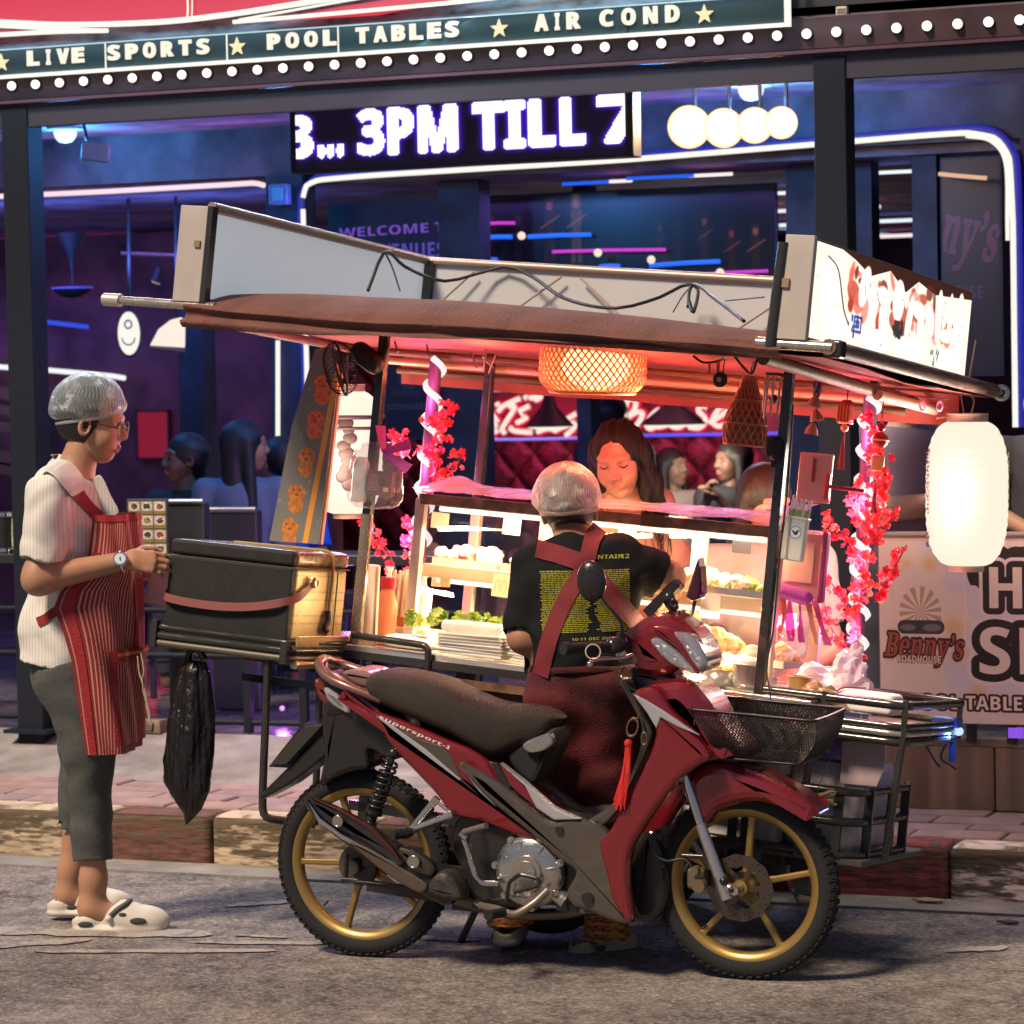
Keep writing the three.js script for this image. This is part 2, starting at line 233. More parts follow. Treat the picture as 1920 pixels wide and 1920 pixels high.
// ---------- the bar behind: posts, fascia, signs, openings, neon ----------
const ZF=-10.05,ZW=-12.6,CEIL=2.9,ICEIL=2.62;
const darkPost=phys([0.014,0.018,0.026],0.55,{specularIntensity:0.35,bumpMap:rep(N1,3),bumpScale:0.001}),navy=mat([0.03,0.036,0.065],0.75,{map:rep(N1,1)}),black=mat([0.010,0.011,0.014],0.5),chromeM=mat([0.72,0.72,0.72],0.22,{metalness:1}),steel=mat([0.42,0.42,0.42],0.38,{metalness:0.9});
const cream=glow(1.0,0.93,0.74),whiteG=glow(1.0,0.97,0.86),pinkG=glow(1.0,0.75,0.82);
{
const postAt=(u,v,l)=>{const p=wz(u,v,ZF-0.06),h=2.78-FLOOR;const t=thing('porch_post',l,'post','square posts carrying the bar fascia',V(p.x,FLOOR-0.12,ZF-0.06));part(t,'shaft',ubox(0.118,h+0.12,0.118,0,(h+0.12)/2,0,0.006),darkPost);part(t,'base_plate',box(0.2,0.014,0.2,0,0.13,0),darkPost);};
postAt(40,200,'dark square porch post behind the man in the hairnet');postAt(1564,200,'dark square porch post behind the bright end of the cart sign');
const fb=thing('marquee_fascia','dark fascia board with a row of round white bulbs','fascia',null,V(-4.2,2.86,ZF));
part(fb,'board',ubox(7.4,0.115,0.06,0,0.003,-0.02,0.004),mat([0.085,0.035,0.045],0.5,{map:rep(N1,0.8)}));
part(fb,'trim',box(7.4,0.012,0.075,0,-0.062,-0.02),mat([0.10,0.05,0.07],0.4));
part(fb,'lower_board',ubox(7.4,0.09,0.05,0,-0.115,-0.035),mat([0.035,0.03,0.045],0.6));
const bulbG=new THREE.SphereGeometry(0.0172,16,12),sock=cyl(0.021,0.021,0.01,14).rotateX(PI/2);
const b0=wz(28,174,ZF).x,b1=wz(1856,27,ZF).x,bd=(b1-b0)/36;
const bulbM=glow(1,0.86,0.7,2.2);
for(let i=-6;i<=38;i++){const x=b0+bd*i+4.2;if(x<-3.65||x>3.65)continue;const b=part(fb,'bulb',bulbG,bulbM);b.position.set(x,0,0.024);const s=part(fb,'socket',sock,black);s.position.set(x,0,0.013);}
const xs=wz(1480,35,ZF).x,xl=-8;
const zS=ZF+0.06,sg=thing('strip_sign','long black strip sign with white lit letters reading LIVE SPORTS POOL TABLES AIR COND','sign');
const y0=2.9,y1=2.995;
part(sg,'backing',ubox(xs-xl,y1-y0,0.05,(xs+xl)/2,(y0+y1)/2,zS-0.03),mat([0.012,0.03,0.026],0.35));
part(sg,'sign_tube',box(xs-xl+0.012,0.013,0.02,(xs+xl)/2,y0-0.008,zS),whiteG);
part(sg,'sign_tube',box(xs-xl,0.003,0.012,(xs+xl)/2,y1+0.003,zS),glow(0.55,0.8,0.85));
part(sg,'sign_tube',box(0.02,0.3,0.02,xs+0.012,y0+0.135,zS),whiteG);
for(const u of[197,425,634,1176]){const x=wz(u,90,zS).x;part(sg,'sign_divider',box(0.004,y1-y0,0.006,x,(y0+y1)/2,zS-0.002),u>700?black:whiteG);}
const letterM=glow(1.0,0.93,0.76);
const word=(w,u0,u1,vb0,vb1,hpx)=>{[...w].forEach((c,i)=>{const n=w.length,t=n>1?i/(n-1):0,wp=27,u=u0+(u1-wp-u0)*t,a=wz(u+(c==='I'?8:0),vb0+(vb1-vb0)*t,zS),s=505;const m=part(sg,'sign_letter',letterGeo(c,(c==='I'?9:wp)/s,hpx/s,0.012),letterM);m.position.set(a.x,2.9275,zS-0.004);});};
word('LIVE',52,163,135,130,30);word('SPORTS',203,397,125,115,30);word('POOL',502,634,103,98,30);word('TABLES',668,863,90,78,30);word('AIR',1003,1090,60,56,31);word('COND',1125,1275,52,46,31);
for(const u of[2,445,937,1322]){const p=wz(u,90,zS),pts=[];for(let i=0;i<10;i++){const r=i%2?0.015:0.036,a=PI/2+i*PI/5;pts.push(V(cos(a)*r,sin(a)*r,0));}const m=part(sg,'sign_star',plate(pts,0,0.012,0.002),glow(1.0,0.85,0.5));m.position.set(p.x,2.947,zS-0.004);}
part(sg,'metal_sheet',ubox(xs-xl,0.5,0.02,(xs+xl)/2,3.25,ZF+0.005),mat([0.28,0.36,0.42],0.4,{map:rep(N1,2,6),metalness:0.2}));
struct('upper_wall',ubox(14,0.9,0.1,-3,3.38,ZF-0.09),mat([0.03,0.032,0.034],0.7));
const rs=thing('red_sign','bright red lit sign edged with curving white tubes, cut by the top edge','sign');
const zr=ZF+0.12,q=(u,v)=>wz(u,v,zr);
part(rs,'sign_face',plate([q(-300,-250),q(-300,60),q(0,44),q(130,40),q(300,40),q(450,24),q(560,8),q(900,-60),q(1000,-250)],zr-0.05,zr),glow(0.72,0.012,0.05));
part(rs,'sign_face',plate([q(-300,80),q(-60,56),q(90,58),q(0,66),q(-200,80)],zr-0.05,zr),glow(0.72,0.02,0.05));
part(rs,'sign_face',plate([q(500,38),q(640,12),q(760,-6),q(900,-14),q(700,26)],zr-0.05,zr),glow(0.72,0.02,0.05));
const tb=(r,...p)=>part(rs,'sign_tube',tube(p.map(([u,v])=>q(u,v).add(V(0,0,0.012))),r,40),whiteG);
tb(0.011,[-200,34],[0,42],[130,47],[300,42],[430,28],[560,8],[760,-24],[1000,-70]);tb(0.006,[-200,40],[0,50],[80,54],[205,57]);tb(0.009,[-200,78],[0,66],[110,60],[205,58]);tb(0.008,[440,42],[560,32],[760,14],[960,-6],[1100,-20]);tb(0.005,[450,38],[540,22],[640,4],[760,-16]);tb(0.004,[353,40],[355,20],[354,-10],[352,-60]);tb(0.003,[362,39],[363,10],[362,-40],[362,-60]);
const fl=(u,v,k,w)=>{const p=wz(u,v,zS+0.05);area([0.45,0.75,1],k,w,0.05,p.clone().add(V(0,0.08,0.28)),V(p.x,3.0,zS));};
fl(250,70,6,2.2);fl(1000,10,6,1.6);area([0.72,0.86,1],26,5,0.12,V(-4.6,2.96,-9.9),V(-4.2,1.9,-8.4));
const bw=(u)=>{const p=wz(u,130,ZF);area([0.7,0.8,1],2.2,1.8,0.02,V(p.x,2.9,ZF+0.1),V(p.x,2.8,ZF));};bw(400);bw(1200);
const jb=wz(1575,22,ZF);const jbx=thing('wall_box','small pale junction box above the row of bulbs','box',null,V(jb.x,jb.y,ZF-0.03));part(jbx,'cover',box(0.04,0.042,0.03,0,0,0,0.004),mat([0.6,0.5,0.42],0.5));part(jbx,'grille',mg([0,1,2].map((i)=>box(0.03,0.004,0.004,0,0.01-i*0.01,0.016))),mat([0.2,0.12,0.1],0.5));
struct('ceiling',ubox(14,0.06,ZF-ZW+0.02,-4,CEIL+0.03,(ZF+ZW)/2-0.05),mat([0.30,0.24,0.27],0.8,{map:rep(N1,0.7)}));
const lp=[wz(550,330,-10.9),wz(1180,288,-10.9)],lw=lp[1].x-lp[0].x,ly0=(lp[0].y+lp[1].y)/2,lh=CEIL-ly0-0.01;
const led=thing('led_display','black LED text board under the porch ceiling reading 3PM TILL 7','display',null,V((lp[0].x+lp[1].x)/2,ly0+lh/2,-10.9));
part(led,'housing',ubox(lw+0.03,lh,0.1,0,0,-0.055,0.006),mat([0.006,0.006,0.01],0.6));
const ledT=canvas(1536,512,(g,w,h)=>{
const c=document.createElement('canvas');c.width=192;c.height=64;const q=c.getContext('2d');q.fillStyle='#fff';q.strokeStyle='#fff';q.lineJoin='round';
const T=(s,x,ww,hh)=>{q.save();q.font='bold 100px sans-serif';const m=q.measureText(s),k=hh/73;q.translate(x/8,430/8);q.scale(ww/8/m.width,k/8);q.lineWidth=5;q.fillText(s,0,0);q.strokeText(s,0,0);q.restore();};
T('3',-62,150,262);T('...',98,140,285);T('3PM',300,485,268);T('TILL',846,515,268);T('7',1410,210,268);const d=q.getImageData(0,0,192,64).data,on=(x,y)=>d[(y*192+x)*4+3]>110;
g.fillStyle='#07040f';g.fillRect(0,0,w,h);for(let y=0;y<64;y++)for(let x=0;x<192;x++)if(on(x,y))for(const[r,a]of[[40,0.012],[26,0.03],[15,0.09]]){g.globalAlpha=a;g.fillStyle='#5a20ff';g.beginPath();g.arc(x*8+4,y*8+4,r,0,7);g.fill();}g.globalAlpha=1;  // violet halo of the lit dots painted into the screen image
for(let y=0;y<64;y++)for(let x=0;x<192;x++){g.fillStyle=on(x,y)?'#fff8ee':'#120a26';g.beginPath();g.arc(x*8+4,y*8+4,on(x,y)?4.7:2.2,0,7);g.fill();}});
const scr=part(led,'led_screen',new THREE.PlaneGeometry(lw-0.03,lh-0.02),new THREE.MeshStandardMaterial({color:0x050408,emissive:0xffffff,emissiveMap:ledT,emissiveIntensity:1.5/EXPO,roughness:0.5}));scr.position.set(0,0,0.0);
area([0.5,0.35,1],0.5,lw,0.3,V(lp[0].x+lw/2,2.65,-10.8),V(lp[0].x+lw/2,2.3,-9.5));
const dome=(u,v,l)=>{const p=wy(u,v,CEIL);const t=thing('ceiling_lamp',l,'ceiling lamp','round white ceiling lamps on the veranda',V(p.x,CEIL,p.z));part(t,'base_plate',cyl(0.085,0.085,0.014,28).translate(0,-0.007,0),mat([0.2,0.24,0.3],0.4));part(t,'lamp_globe',lathe([[0.001,-0.075],[0.03,-0.07],[0.046,-0.055],[0.055,-0.034],[0.055,-0.015]],28),glow(0.92,0.97,0.9));point([0.05,0.36,1],1.7,V(p.x,CEIL-0.12,p.z),3);};
dome(521,178,'round ceiling lamp beside the left end of the LED board');dome(122,238,'round ceiling lamp near the small tilted speaker');dome(1225,128,'round ceiling lamp just beyond the right end of the LED board');dome(1408,156,'round ceiling lamp above the row of spotlights');
const floodT=canvas(256,256,(g)=>{g.fillStyle='#070504';g.fillRect(0,0,256,256);const q=g.createRadialGradient(128,128,0,128,128,126);for(const[a,c]of[[0,'#ffffff'],[0.5,'#fffaf0'],[0.75,'#fff0cc'],[0.9,'#ffd9a0'],[1,'#e8a868']])q.addColorStop(a,c);g.fillStyle=q;g.beginPath();g.arc(128,128,128,0,7);g.fill();}),flood=new THREE.MeshPhysicalMaterial({color:0x000000,roughness:1,specularIntensity:0,emissive:0xffffff,emissiveMap:floodT,emissiveIntensity:2.4/EXPO,side:THREE.DoubleSide});  // lamp flare painted on the face as a white to orange gradient
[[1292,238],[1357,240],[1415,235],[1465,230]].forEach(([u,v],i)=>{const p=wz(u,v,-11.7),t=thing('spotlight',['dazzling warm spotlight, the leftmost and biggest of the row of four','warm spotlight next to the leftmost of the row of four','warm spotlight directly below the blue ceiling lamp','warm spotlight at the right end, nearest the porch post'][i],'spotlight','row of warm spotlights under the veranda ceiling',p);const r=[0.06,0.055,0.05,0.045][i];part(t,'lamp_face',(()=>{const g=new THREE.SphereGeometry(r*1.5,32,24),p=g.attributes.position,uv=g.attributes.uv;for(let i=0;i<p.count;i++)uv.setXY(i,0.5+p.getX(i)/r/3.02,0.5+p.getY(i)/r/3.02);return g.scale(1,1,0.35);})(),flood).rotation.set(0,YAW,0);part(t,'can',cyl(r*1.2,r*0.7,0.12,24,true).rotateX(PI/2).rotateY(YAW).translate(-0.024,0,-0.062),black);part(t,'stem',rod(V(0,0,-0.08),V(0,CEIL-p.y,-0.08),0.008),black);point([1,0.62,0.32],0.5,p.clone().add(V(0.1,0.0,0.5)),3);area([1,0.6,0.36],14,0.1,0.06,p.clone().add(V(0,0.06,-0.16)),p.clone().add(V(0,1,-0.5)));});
{const p=wz(178,285,-12.0),t=thing('wall_speaker','small tilted box speaker hanging beside the round ceiling lamp','speaker',null,p,0.5);part(t,'cabinet',box(0.12,0.085,0.1,0,0,0,0.006).rotateZ(-0.12),mat([0.22,0.18,0.24],0.5));part(t,'grille',box(0.03,0.07,0.09,0.052,-0.008,0.004,0.004).rotateZ(-0.12),mat([0.35,0.15,0.3],0.5));part(t,'bracket',rod(V(-0.03,0.04,0),V(-0.05,CEIL-p.y,0),0.008),black);}
const xc0=wz(498,400,ZW).x,xc1=wz(577,400,ZW).x,xf1=wz(1905,400,ZW).x;
struct('header_wall',ubox(9,CEIL-2.665,0.1,-5.5,(CEIL+2.665)/2,ZW-0.06),mat([0.075,0.07,0.085],0.7,{map:rep(N1,1)}));
struct('wall_pier',ubox(xc1-xc0-0.03,2.665-FLOOR,0.14,(xc0+xc1)/2-0.01,(2.665+FLOOR)/2,ZW-0.07),navy);
struct('end_wall',ubox(4,2.665-FLOOR,0.1,xf1+2.02,(2.665+FLOOR)/2,ZW-0.06),mat([0.05,0.035,0.06],0.7,{map:rep(N1,1)}));
struct('interior_ceiling',ubox(12,0.05,8,-7,ICEIL+0.03,ZW-4.12),mat([0.28,0.22,0.26],0.75,{map:rep(N1,0.6)}));
struct('far_wall',ubox(16,2.6,0.1,-8,1.5,-20.6),mat([0.07,0.06,0.09],0.8,{map:rep(N1,0.5)}));
struct('side_wall',ubox(0.1,2.4,6.6,-11.2,1.45,-16.8),mat([0.14,0.04,0.05],0.7,{map:rep(N1,0.5)}));
struct('side_wall',ubox(0.1,2.4,7.2,-2.55,1.45,-16.5),mat([0.05,0.05,0.07],0.7));
struct('side_wall',ubox(0.1,2.6,2.6,-8.95,1.6,-11.35),mat([0.05,0.045,0.07],0.7));
const neon=(name,l,pts,r,m,light,k=1,off)=>{const t=thing(name,l,'neon tube','neon tubes of the bar');const P=pts;part(t,'neon_core',tube(P,r,Math.max(12,P.length*10),8,false,0.1),m);if(off)part(t,'neon_channel',tube(P.map((p)=>p.clone().add(off.d)),r*1.4,Math.max(12,P.length*10),8,false,0.1),off.m);if(light){const a=P[0],b=P[P.length-1],c=a.clone().add(b).multiplyScalar(0.5);light(c,a.distanceTo(b));}return t;};
const W=(u,v,z=ZW+0.02)=>wz(u,v,z);
const blueM=glow(0.0,0.05,0.55),magM=glow(0.55,0.03,0.5),purpM=glow(0.25,0.05,0.6);
neon('neon_tube','long white neon tube under the header left of the dark pier',[W(-60,371),W(200,359),W(430,346),W(478,343),W(496,348)],0.0125,pinkG,(c,L)=>{area([0.62,0.2,1],7,L,0.03,c.clone().add(V(0,0.02,0.1)),c.clone().add(V(0,0.5,-0.02)));});
const fy=wz(1740,254,ZW).y,fl2=wz(620,335,ZW).y,fm=wz(1180,300,ZW).y,xr=wz(1903,500,ZW).x,xl2=wz(574,420,ZW).x,fr=(x,y)=>V(x,y,ZW+0.03);
const frame=thing('neon_outline','long white neon frame with rounded corners around the bar opening','neon sign');
part(frame,'neon_tube',tube([fr(xl2+0.001,fl2-0.085),fr(xl2+0.02,fl2-0.03),fr(xl2+0.09,fl2-0.006),fr(xl2+0.4,fl2+0.004),fr(wz(1180,300,ZW).x,fm),fr(-3.2,fy-0.004),fr(xr-0.2,fy),fr(xr-0.07,fy-0.03),fr(xr-0.012,fy-0.12),fr(xr,fy-0.4),fr(xr,fy-0.8),fr(xr,1.42)],0.0125,160,8,false,0.2),whiteG);
part(frame,'neon_tube',tube([fr(xl2,fl2-0.14),fr(xl2,2),fr(xl2,1.2)],0.0125,30),whiteG);
part(frame,'neon_tube',tube([fr(xr-0.2,fy-0.012),fr(xr-0.09,fy-0.04),fr(xr-0.028,fy-0.14),fr(xr-0.024,fy-0.4),fr(xr-0.024,fy-0.47)],0.009,40),whiteG);
part(frame,'neon_halo',tube([fr(xl2-0.02,1.2),fr(xl2-0.02,fl2-0.14),fr(xl2-0.01,fl2-0.05),fr(xl2+0.09,fl2+0.016),fr(xl2+0.4,fl2+0.024),fr(wz(1180,300,ZW).x,fm+0.02),fr(xr-0.2,fy+0.02),fr(xr-0.05,fy-0.02),fr(xr+0.012,fy-0.12),fr(xr+0.02,fy-0.4),fr(xr+0.02,1.42)].map((p)=>p.add(V(0,0,-0.02))),0.018,160,8,false,0.2),glow(0.02,0.02,0.3));  // blue halo of the tube, made as a second glowing tube behind it
area([0.08,0.12,1],9,3.1,0.03,V(-4.45,fy+0.02,ZW+0.1),V(-4.45,fy+0.5,ZW));area([0.08,0.12,1],6,0.03,1.2,V(xr,2,ZW+0.1),V(xr+0.5,2,ZW));area([0.1,0.14,1],6,0.03,1.2,V(xl2,2,ZW+0.1),V(xl2-0.4,2,ZW));
neon('neon_tube','upright white neon tube on the pier left of the chick print banner',[W(521,638),W(521,780),W(521,900),W(520,945)],0.0115,whiteG,(c,L)=>area([0.2,0.2,1],4,0.03,L,c.clone().add(V(0,0,0.1)),c.clone().add(V(-0.2,0,0))));
const cl=(u0,v0,u1,v1,blue,l,k=1)=>{const y=ICEIL-0.03,a=wy(u0,v0,y),b=wy(u1,v1,y);const z=(a.z+b.z)/2;a.z=b.z=z;const s=Math.abs(z)/14;neon('neon_tube',l,[a,a.clone().lerp(b,0.5),b],0.0088*s,k<1?(blue?glow(0.01,0.12,0.9):glow(0.6,0.05,0.62)):blue?glow(0.9,0.97,1):glow(1,0.88,0.86),(c,L)=>area(blue?[0.02,0.15,1]:[0.8,0.12,0.6],3.2*k,L,0.03,c.clone().add(V(0,-0.04,0)),c.clone().add(V(0,1,0.6))));};
cl(1232,375,1522,357,1,'longest white-blue ceiling line inside the bar');cl(1640,325,1716,320,1,'short blue ceiling line near the dark hall column, topmost of its stack');cl(1358,402,1642,386,0,'long pink-white ceiling line running behind the porch post');cl(1478,425,1716,409,1,'blue ceiling line second from the bottom behind the porch post');cl(1592,448,1716,438,0,'pink-white ceiling line, lowest of the bright ones right of the post');cl(1690,471,1716,470,1,'tiny blue ceiling line just above the end of the cart sign');cl(1296,331,1368,325,0,'short pink-white ceiling line below the neon frame');cl(1146,341,1182,338,0,'shortest pink-white ceiling line under the LED board');cl(1060,346,1140,340,1,'dim blue ceiling line under the LED board',0.5);cl(1186,337,1290,327,1,'dim blue ceiling line between two short pink ones',0.5);
cl(-80,462,242,449,0,'thin magenta ceiling line above the smiling round sign',0.6);
[[1475,428,1],[1648,436,1],[172,474,0]].forEach(([u,v,b],i)=>{const p=wy(u,v,ICEIL-0.008);const t=thing('downlight',['small round blue downlight left of the porch post','small round blue downlight right of the porch post','small round orange downlight under the magenta line'][i],'downlight','recessed downlights inside the bar',p);part(t,'lamp_disc',cyl(0.07,0.07,0.01,24),b?glow(0.5,0.7,1):glow(1,0.5,0.34));part(t,'ring',new THREE.TorusGeometry(0.075,0.008,6,28).rotateX(PI/2),navy);});
neon('neon_tube','bright white and blue wall tube behind the man in the hairnet',[W(-60,684,-15.4),W(90,694,-15.4),W(210,705,-15.4),W(234,709,-15.4)],0.015,glow(0.95,0.98,1),(c,L)=>area([0.08,0.1,1],9,L,0.03,c.clone().add(V(0,0.03,0.14)),c.clone().add(V(0,0.6,-0.1))));
neon('neon_tube','dull blue wall tube above the bright one on the far left',[W(82,603,-15.4),W(165,613,-15.4)],0.013,glow(0.03,0.08,0.75),null);
struct('red_wall',ubox(4.6,2.3,0.1,-9.7,1.45,-15.6),mat([0.3,0.09,0.1],0.7,{map:rep(N1,0.6)}));
const ZT=-18,tx0=wz(382,700,ZT).x,tx1=wz(1480,700,ZT).x,ty1=wz(900,600,ZT).y;
const pad=thing('padded_wall','dark red padded wall quilted in large diamonds inside the bar','wall');
part(pad,'wall_board',ubox(tx1-tx0,ty1-FLOOR,0.06,(tx0+tx1)/2,(ty1+FLOOR)/2,ZT-0.05),mat([0.03,0.012,0.018],0.6));
const dia=[0,1].map(()=>{const g=new THREE.PlaneGeometry(1,1,8,8),p=g.attributes.position;for(let i=0;i<p.count;i++){const a=p.getX(i),b=p.getY(i),e=(1-Math.pow(Math.abs(a)*2,4))*(1-Math.pow(Math.abs(b)*2,4));p.setXYZ(i,(a-b)*0.124,(a+b)*0.144,0.035*Math.sqrt(Math.max(0,e))-0.012);}g.computeVertexNormals();return g;});
const padM=[0,1].map((i)=>mat([0.20+i*0.03,0.055,0.085],0.5,{map:rep(N1,2)}));
for(let r=0;r<14;r++)for(let c=0;c<16;c++){const x=tx0+0.13+c*0.256+(r%2)*0.128,y=FLOOR+0.45+r*0.148;if(x>tx1-0.1||y>ty1-0.08)continue;const o=part(pad,'diamond_pad',dia[0],padM[(r+c)%2]);o.position.set(x,y,ZT);}
const cz2=(x,y)=>wz(880+x/3.556,680+y/3.556,ZT+0.06);
const ts=thing('neon_script_sign','red and white neon script sign on the padded wall reading Tiki House','neon sign');
const tiki=[[[100,275],[150,340],[190,400]],[[105,335],[150,360],[152,395]],[[104,400],[150,410],[190,428]],[[104,465],[115,480],[122,495]],[[140,492],[160,465],[195,450]],[[180,268],[188,280],[192,292]],[[190,326],[232,285],[340,236]],[[262,292],[292,286],[296,312],[225,425],[222,455],[240,475]],[[270,430],[300,455],[420,466]],[[330,322],[365,305],[402,288]],[[345,348],[352,344],[360,340]],[[312,402],[350,385],[388,360]],[[366,236],[376,232],[386,240]],[[402,236],[480,226],[436,252]],[[450,462],[520,440],[590,452]],[[560,456],[620,430],[706,396]],[[632,386],[680,358],[714,338]],[[640,488],[692,440],[714,400]],
[[985,268],[1010,252],[1050,254],[1030,325]],[[1050,255],[1085,240],[1108,262],[1100,310],[1062,360]],[[1062,360],[1118,330],[1155,345],[1110,425],[1092,440],[1080,430]],[[1020,400],[1060,420],[1100,438]],[[1270,308],[1220,345],[1182,410],[1200,440],[1245,415],[1272,318]],[[1250,430],[1300,420],[1340,395],[1350,425],[1400,430],[1440,400]],[[1584,302],[1552,288],[1524,318],[1566,362],[1572,396],[1532,434],[1462,430]],[[1600,400],[1690,345],[1736,300],[1690,288],[1636,345],[1622,400],[1664,424],[1730,400]]];
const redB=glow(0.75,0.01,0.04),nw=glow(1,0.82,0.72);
for(const s of tiki){const P=s.map(([x,y])=>cz2(x,y));part(ts,'neon_letter',tube(P,0.0165,28,7),nw);part(ts,'neon_halo',tube(P.map((p)=>p.clone().add(V(0,0,-0.03))),0.03,28,7),redB);}  // red halo of each letter, made as a thicker glowing tube behind
const bx=(u0,v0,u1,v1,m,nm,z)=>{const a=wz(u0,v0,ZT+z),b=wz(u1,v1,ZT+z);return part(ts,nm,plate([V(a.x,a.y,0),V(b.x,a.y,0),V(b.x,b.y,0),V(a.x,b.y,0)],ZT+z-0.006,ZT+z),m);};
bx(906,738,1082,816,glow(0.16,0.004,0.012),'added_panel_glow',0.02);bx(1140,738,1470,816,mat([0.07,0.012,0.02],0.5),'sign_panel',0.02);  // only the first half of the panel has a red glow added
part(ts,'neon_line',tube([wz(906,824,ZT+0.06),wz(1000,823,ZT+0.06),wz(1082,821,ZT+0.06)],0.009,12),glow(0.35,0.22,1));part(ts,'neon_line',tube([wz(1140,817,ZT+0.06),wz(1300,815,ZT+0.06),wz(1480,812,ZT+0.06)],0.011,12),glow(0.12,0.1,0.9));part(ts,'neon_line',tube([wz(900,733,ZT+0.06),wz(1000,729,ZT+0.06),wz(1082,728,ZT+0.06),wz(1300,722,ZT+0.06)],0.008,12),glow(0.9,0.45,1));
area([1,0.03,0.12],5,0.5,0.2,wz(1000,780,ZT+0.35),wz(1000,830,ZT));area([1,0.03,0.12],5,0.8,0.2,wz(1300,780,ZT+0.35),wz(1300,830,ZT));
const ts2=thing('neon_script_sign','partly hidden red neon sign under a pink zigzag tube, left of the pier','neon sign');
const z2=(u,v)=>wz(u,v,ZT+0.06);
for(const s of[[[386,806],[394,796],[400,806],[408,796]],[[412,806],[428,802],[426,794],[412,796],[410,806]],[[440,806],[455,798],[470,805]],[[480,806],[490,790],[497,806]]])part(ts2,'neon_letter',tube(s.map(([u,v])=>z2(u,v)),0.012,20,7),glow(1,0.55,0.45));
part(ts2,'neon_zigzag',tube([z2(386,746),z2(430,758),z2(462,745),z2(500,737)],0.008,24,7),glow(0.95,0.2,0.62));part(ts2,'neon_line',tube([z2(382,705),z2(420,709),z2(500,716)],0.009,12),glow(0.95,0.4,0.95));part(ts2,'neon_line',tube([z2(384,812),z2(500,812)],0.012,8),glow(0.15,0.1,0.8));
part(ts2,'sign_panel',plate([z2(385,740),z2(500,742),z2(500,812),z2(385,810)],ZT+0.02,ZT+0.03),mat([0.3,0.06,0.03],0.5));part(ts2,'neon_patch',plate([z2(388,752),z2(402,758),z2(412,782),z2(396,788)],ZT+0.04,ZT+0.045),glow(0.9,0.4,0.14));
area([1,0.12,0.08],6,0.3,0.2,z2(440,780).add(V(0,0,0.3)),z2(440,830));
[[1030,800,0],[1262,796,1]].forEach(([u,v,i])=>{const p=wz(u,v,-16.6),t=thing('pendant_lamp',['black cone pendant lamp in front of the first half of the script sign','black cone pendant lamp in front of the second half of the script sign'][i],'pendant lamp','black cone pendant lamps over the booths',p);const R=i?0.2:0.15;part(t,'lamp_shade',lathe([[R,0],[R*0.95,0.012],[0.05,0.12],[0.028,0.2],[0.001,0.21]],28),mat([0.006,0.006,0.008],0.5));part(t,'lamp_diffuser',lathe([[0.001,-0.016],[R*0.7,-0.012],[R*0.97,0.002]],28),glow(1,0.98,0.8));part(t,'cord',rod(V(0,0.2,0),V(0,ICEIL-p.y,0),0.005),black);});
point([1,0.85,0.6],0.9,wz(1300,830,-16.2),4);
const post2=(u0,u1,z,l)=>{const a=wz(u0,800,z),b=wz(u1,800,z);single('hall_column',l,'column',ubox(b.x-a.x,ICEIL-FLOOR,0.14,(a.x+b.x)/2,(ICEIL+FLOOR)/2,z-0.07),navy);};
post2(1082,1108,-13.6,'narrow dark column between the two halves of the script sign');post2(830,906,-12.9,'wide black column beside the flowered pole inside the bar');post2(1716,1762,-12.75,'dark hall column at the ends of the ceiling lines');post2(338,384,-13.7,'dark column left of the zigzag neon sign');
post2(1480,1640,-12.9,'broad dark partition behind the flowered pole on the right');
const poster=(name,l,cat,u0,v0,u1,v1,z,t,k)=>{const a=wz(u0,v0,z),b=wz(u1,v1,z),w=b.x-a.x,h=a.y-b.y;const o=thing(name,l,cat,null,V((a.x+b.x)/2,(a.y+b.y)/2,z));part(o,'backing_board',box(w+0.02,h+0.02,0.02,0,0,-0.012),navy);const m=k?new THREE.MeshStandardMaterial({color:0x000000,emissive:0xffffff,emissiveMap:t,emissiveIntensity:k/EXPO,roughness:0.3}):mat([1,1,1],0.5,{map:t});part(o,k?'glow_print':'print',new THREE.PlaneGeometry(w,h),m);return o;};
poster('welcome_screen','dim purple lit panel reading WELCOME TO OUR VENUES','screen',618,385,875,640,-12.95,canvas(512,512,(g,w,h)=>{g.fillStyle='#0b1430';g.fillRect(0,0,w,h);const gr=g.createLinearGradient(0,0,w,0);gr.addColorStop(0,'#081c38');gr.addColorStop(1,'#1c1236');g.fillStyle=gr;g.fillRect(0,0,w,h);g.fillStyle='#7a50c8';g.save();g.translate(34,120);g.rotate(-0.02);g.font='bold 48px sans-serif';g.scale(458/g.measureText('WELCOME TO').width,1);g.fillText('WELCOME TO',0,0);g.restore();g.fillStyle='#5a4fc0';g.save();g.translate(36,204);g.font='bold 76px sans-serif';g.scale(402/g.measureText('OUR VENUES').width,1);g.fillText('OUR VENUES',0,0);g.restore();}),0.8);
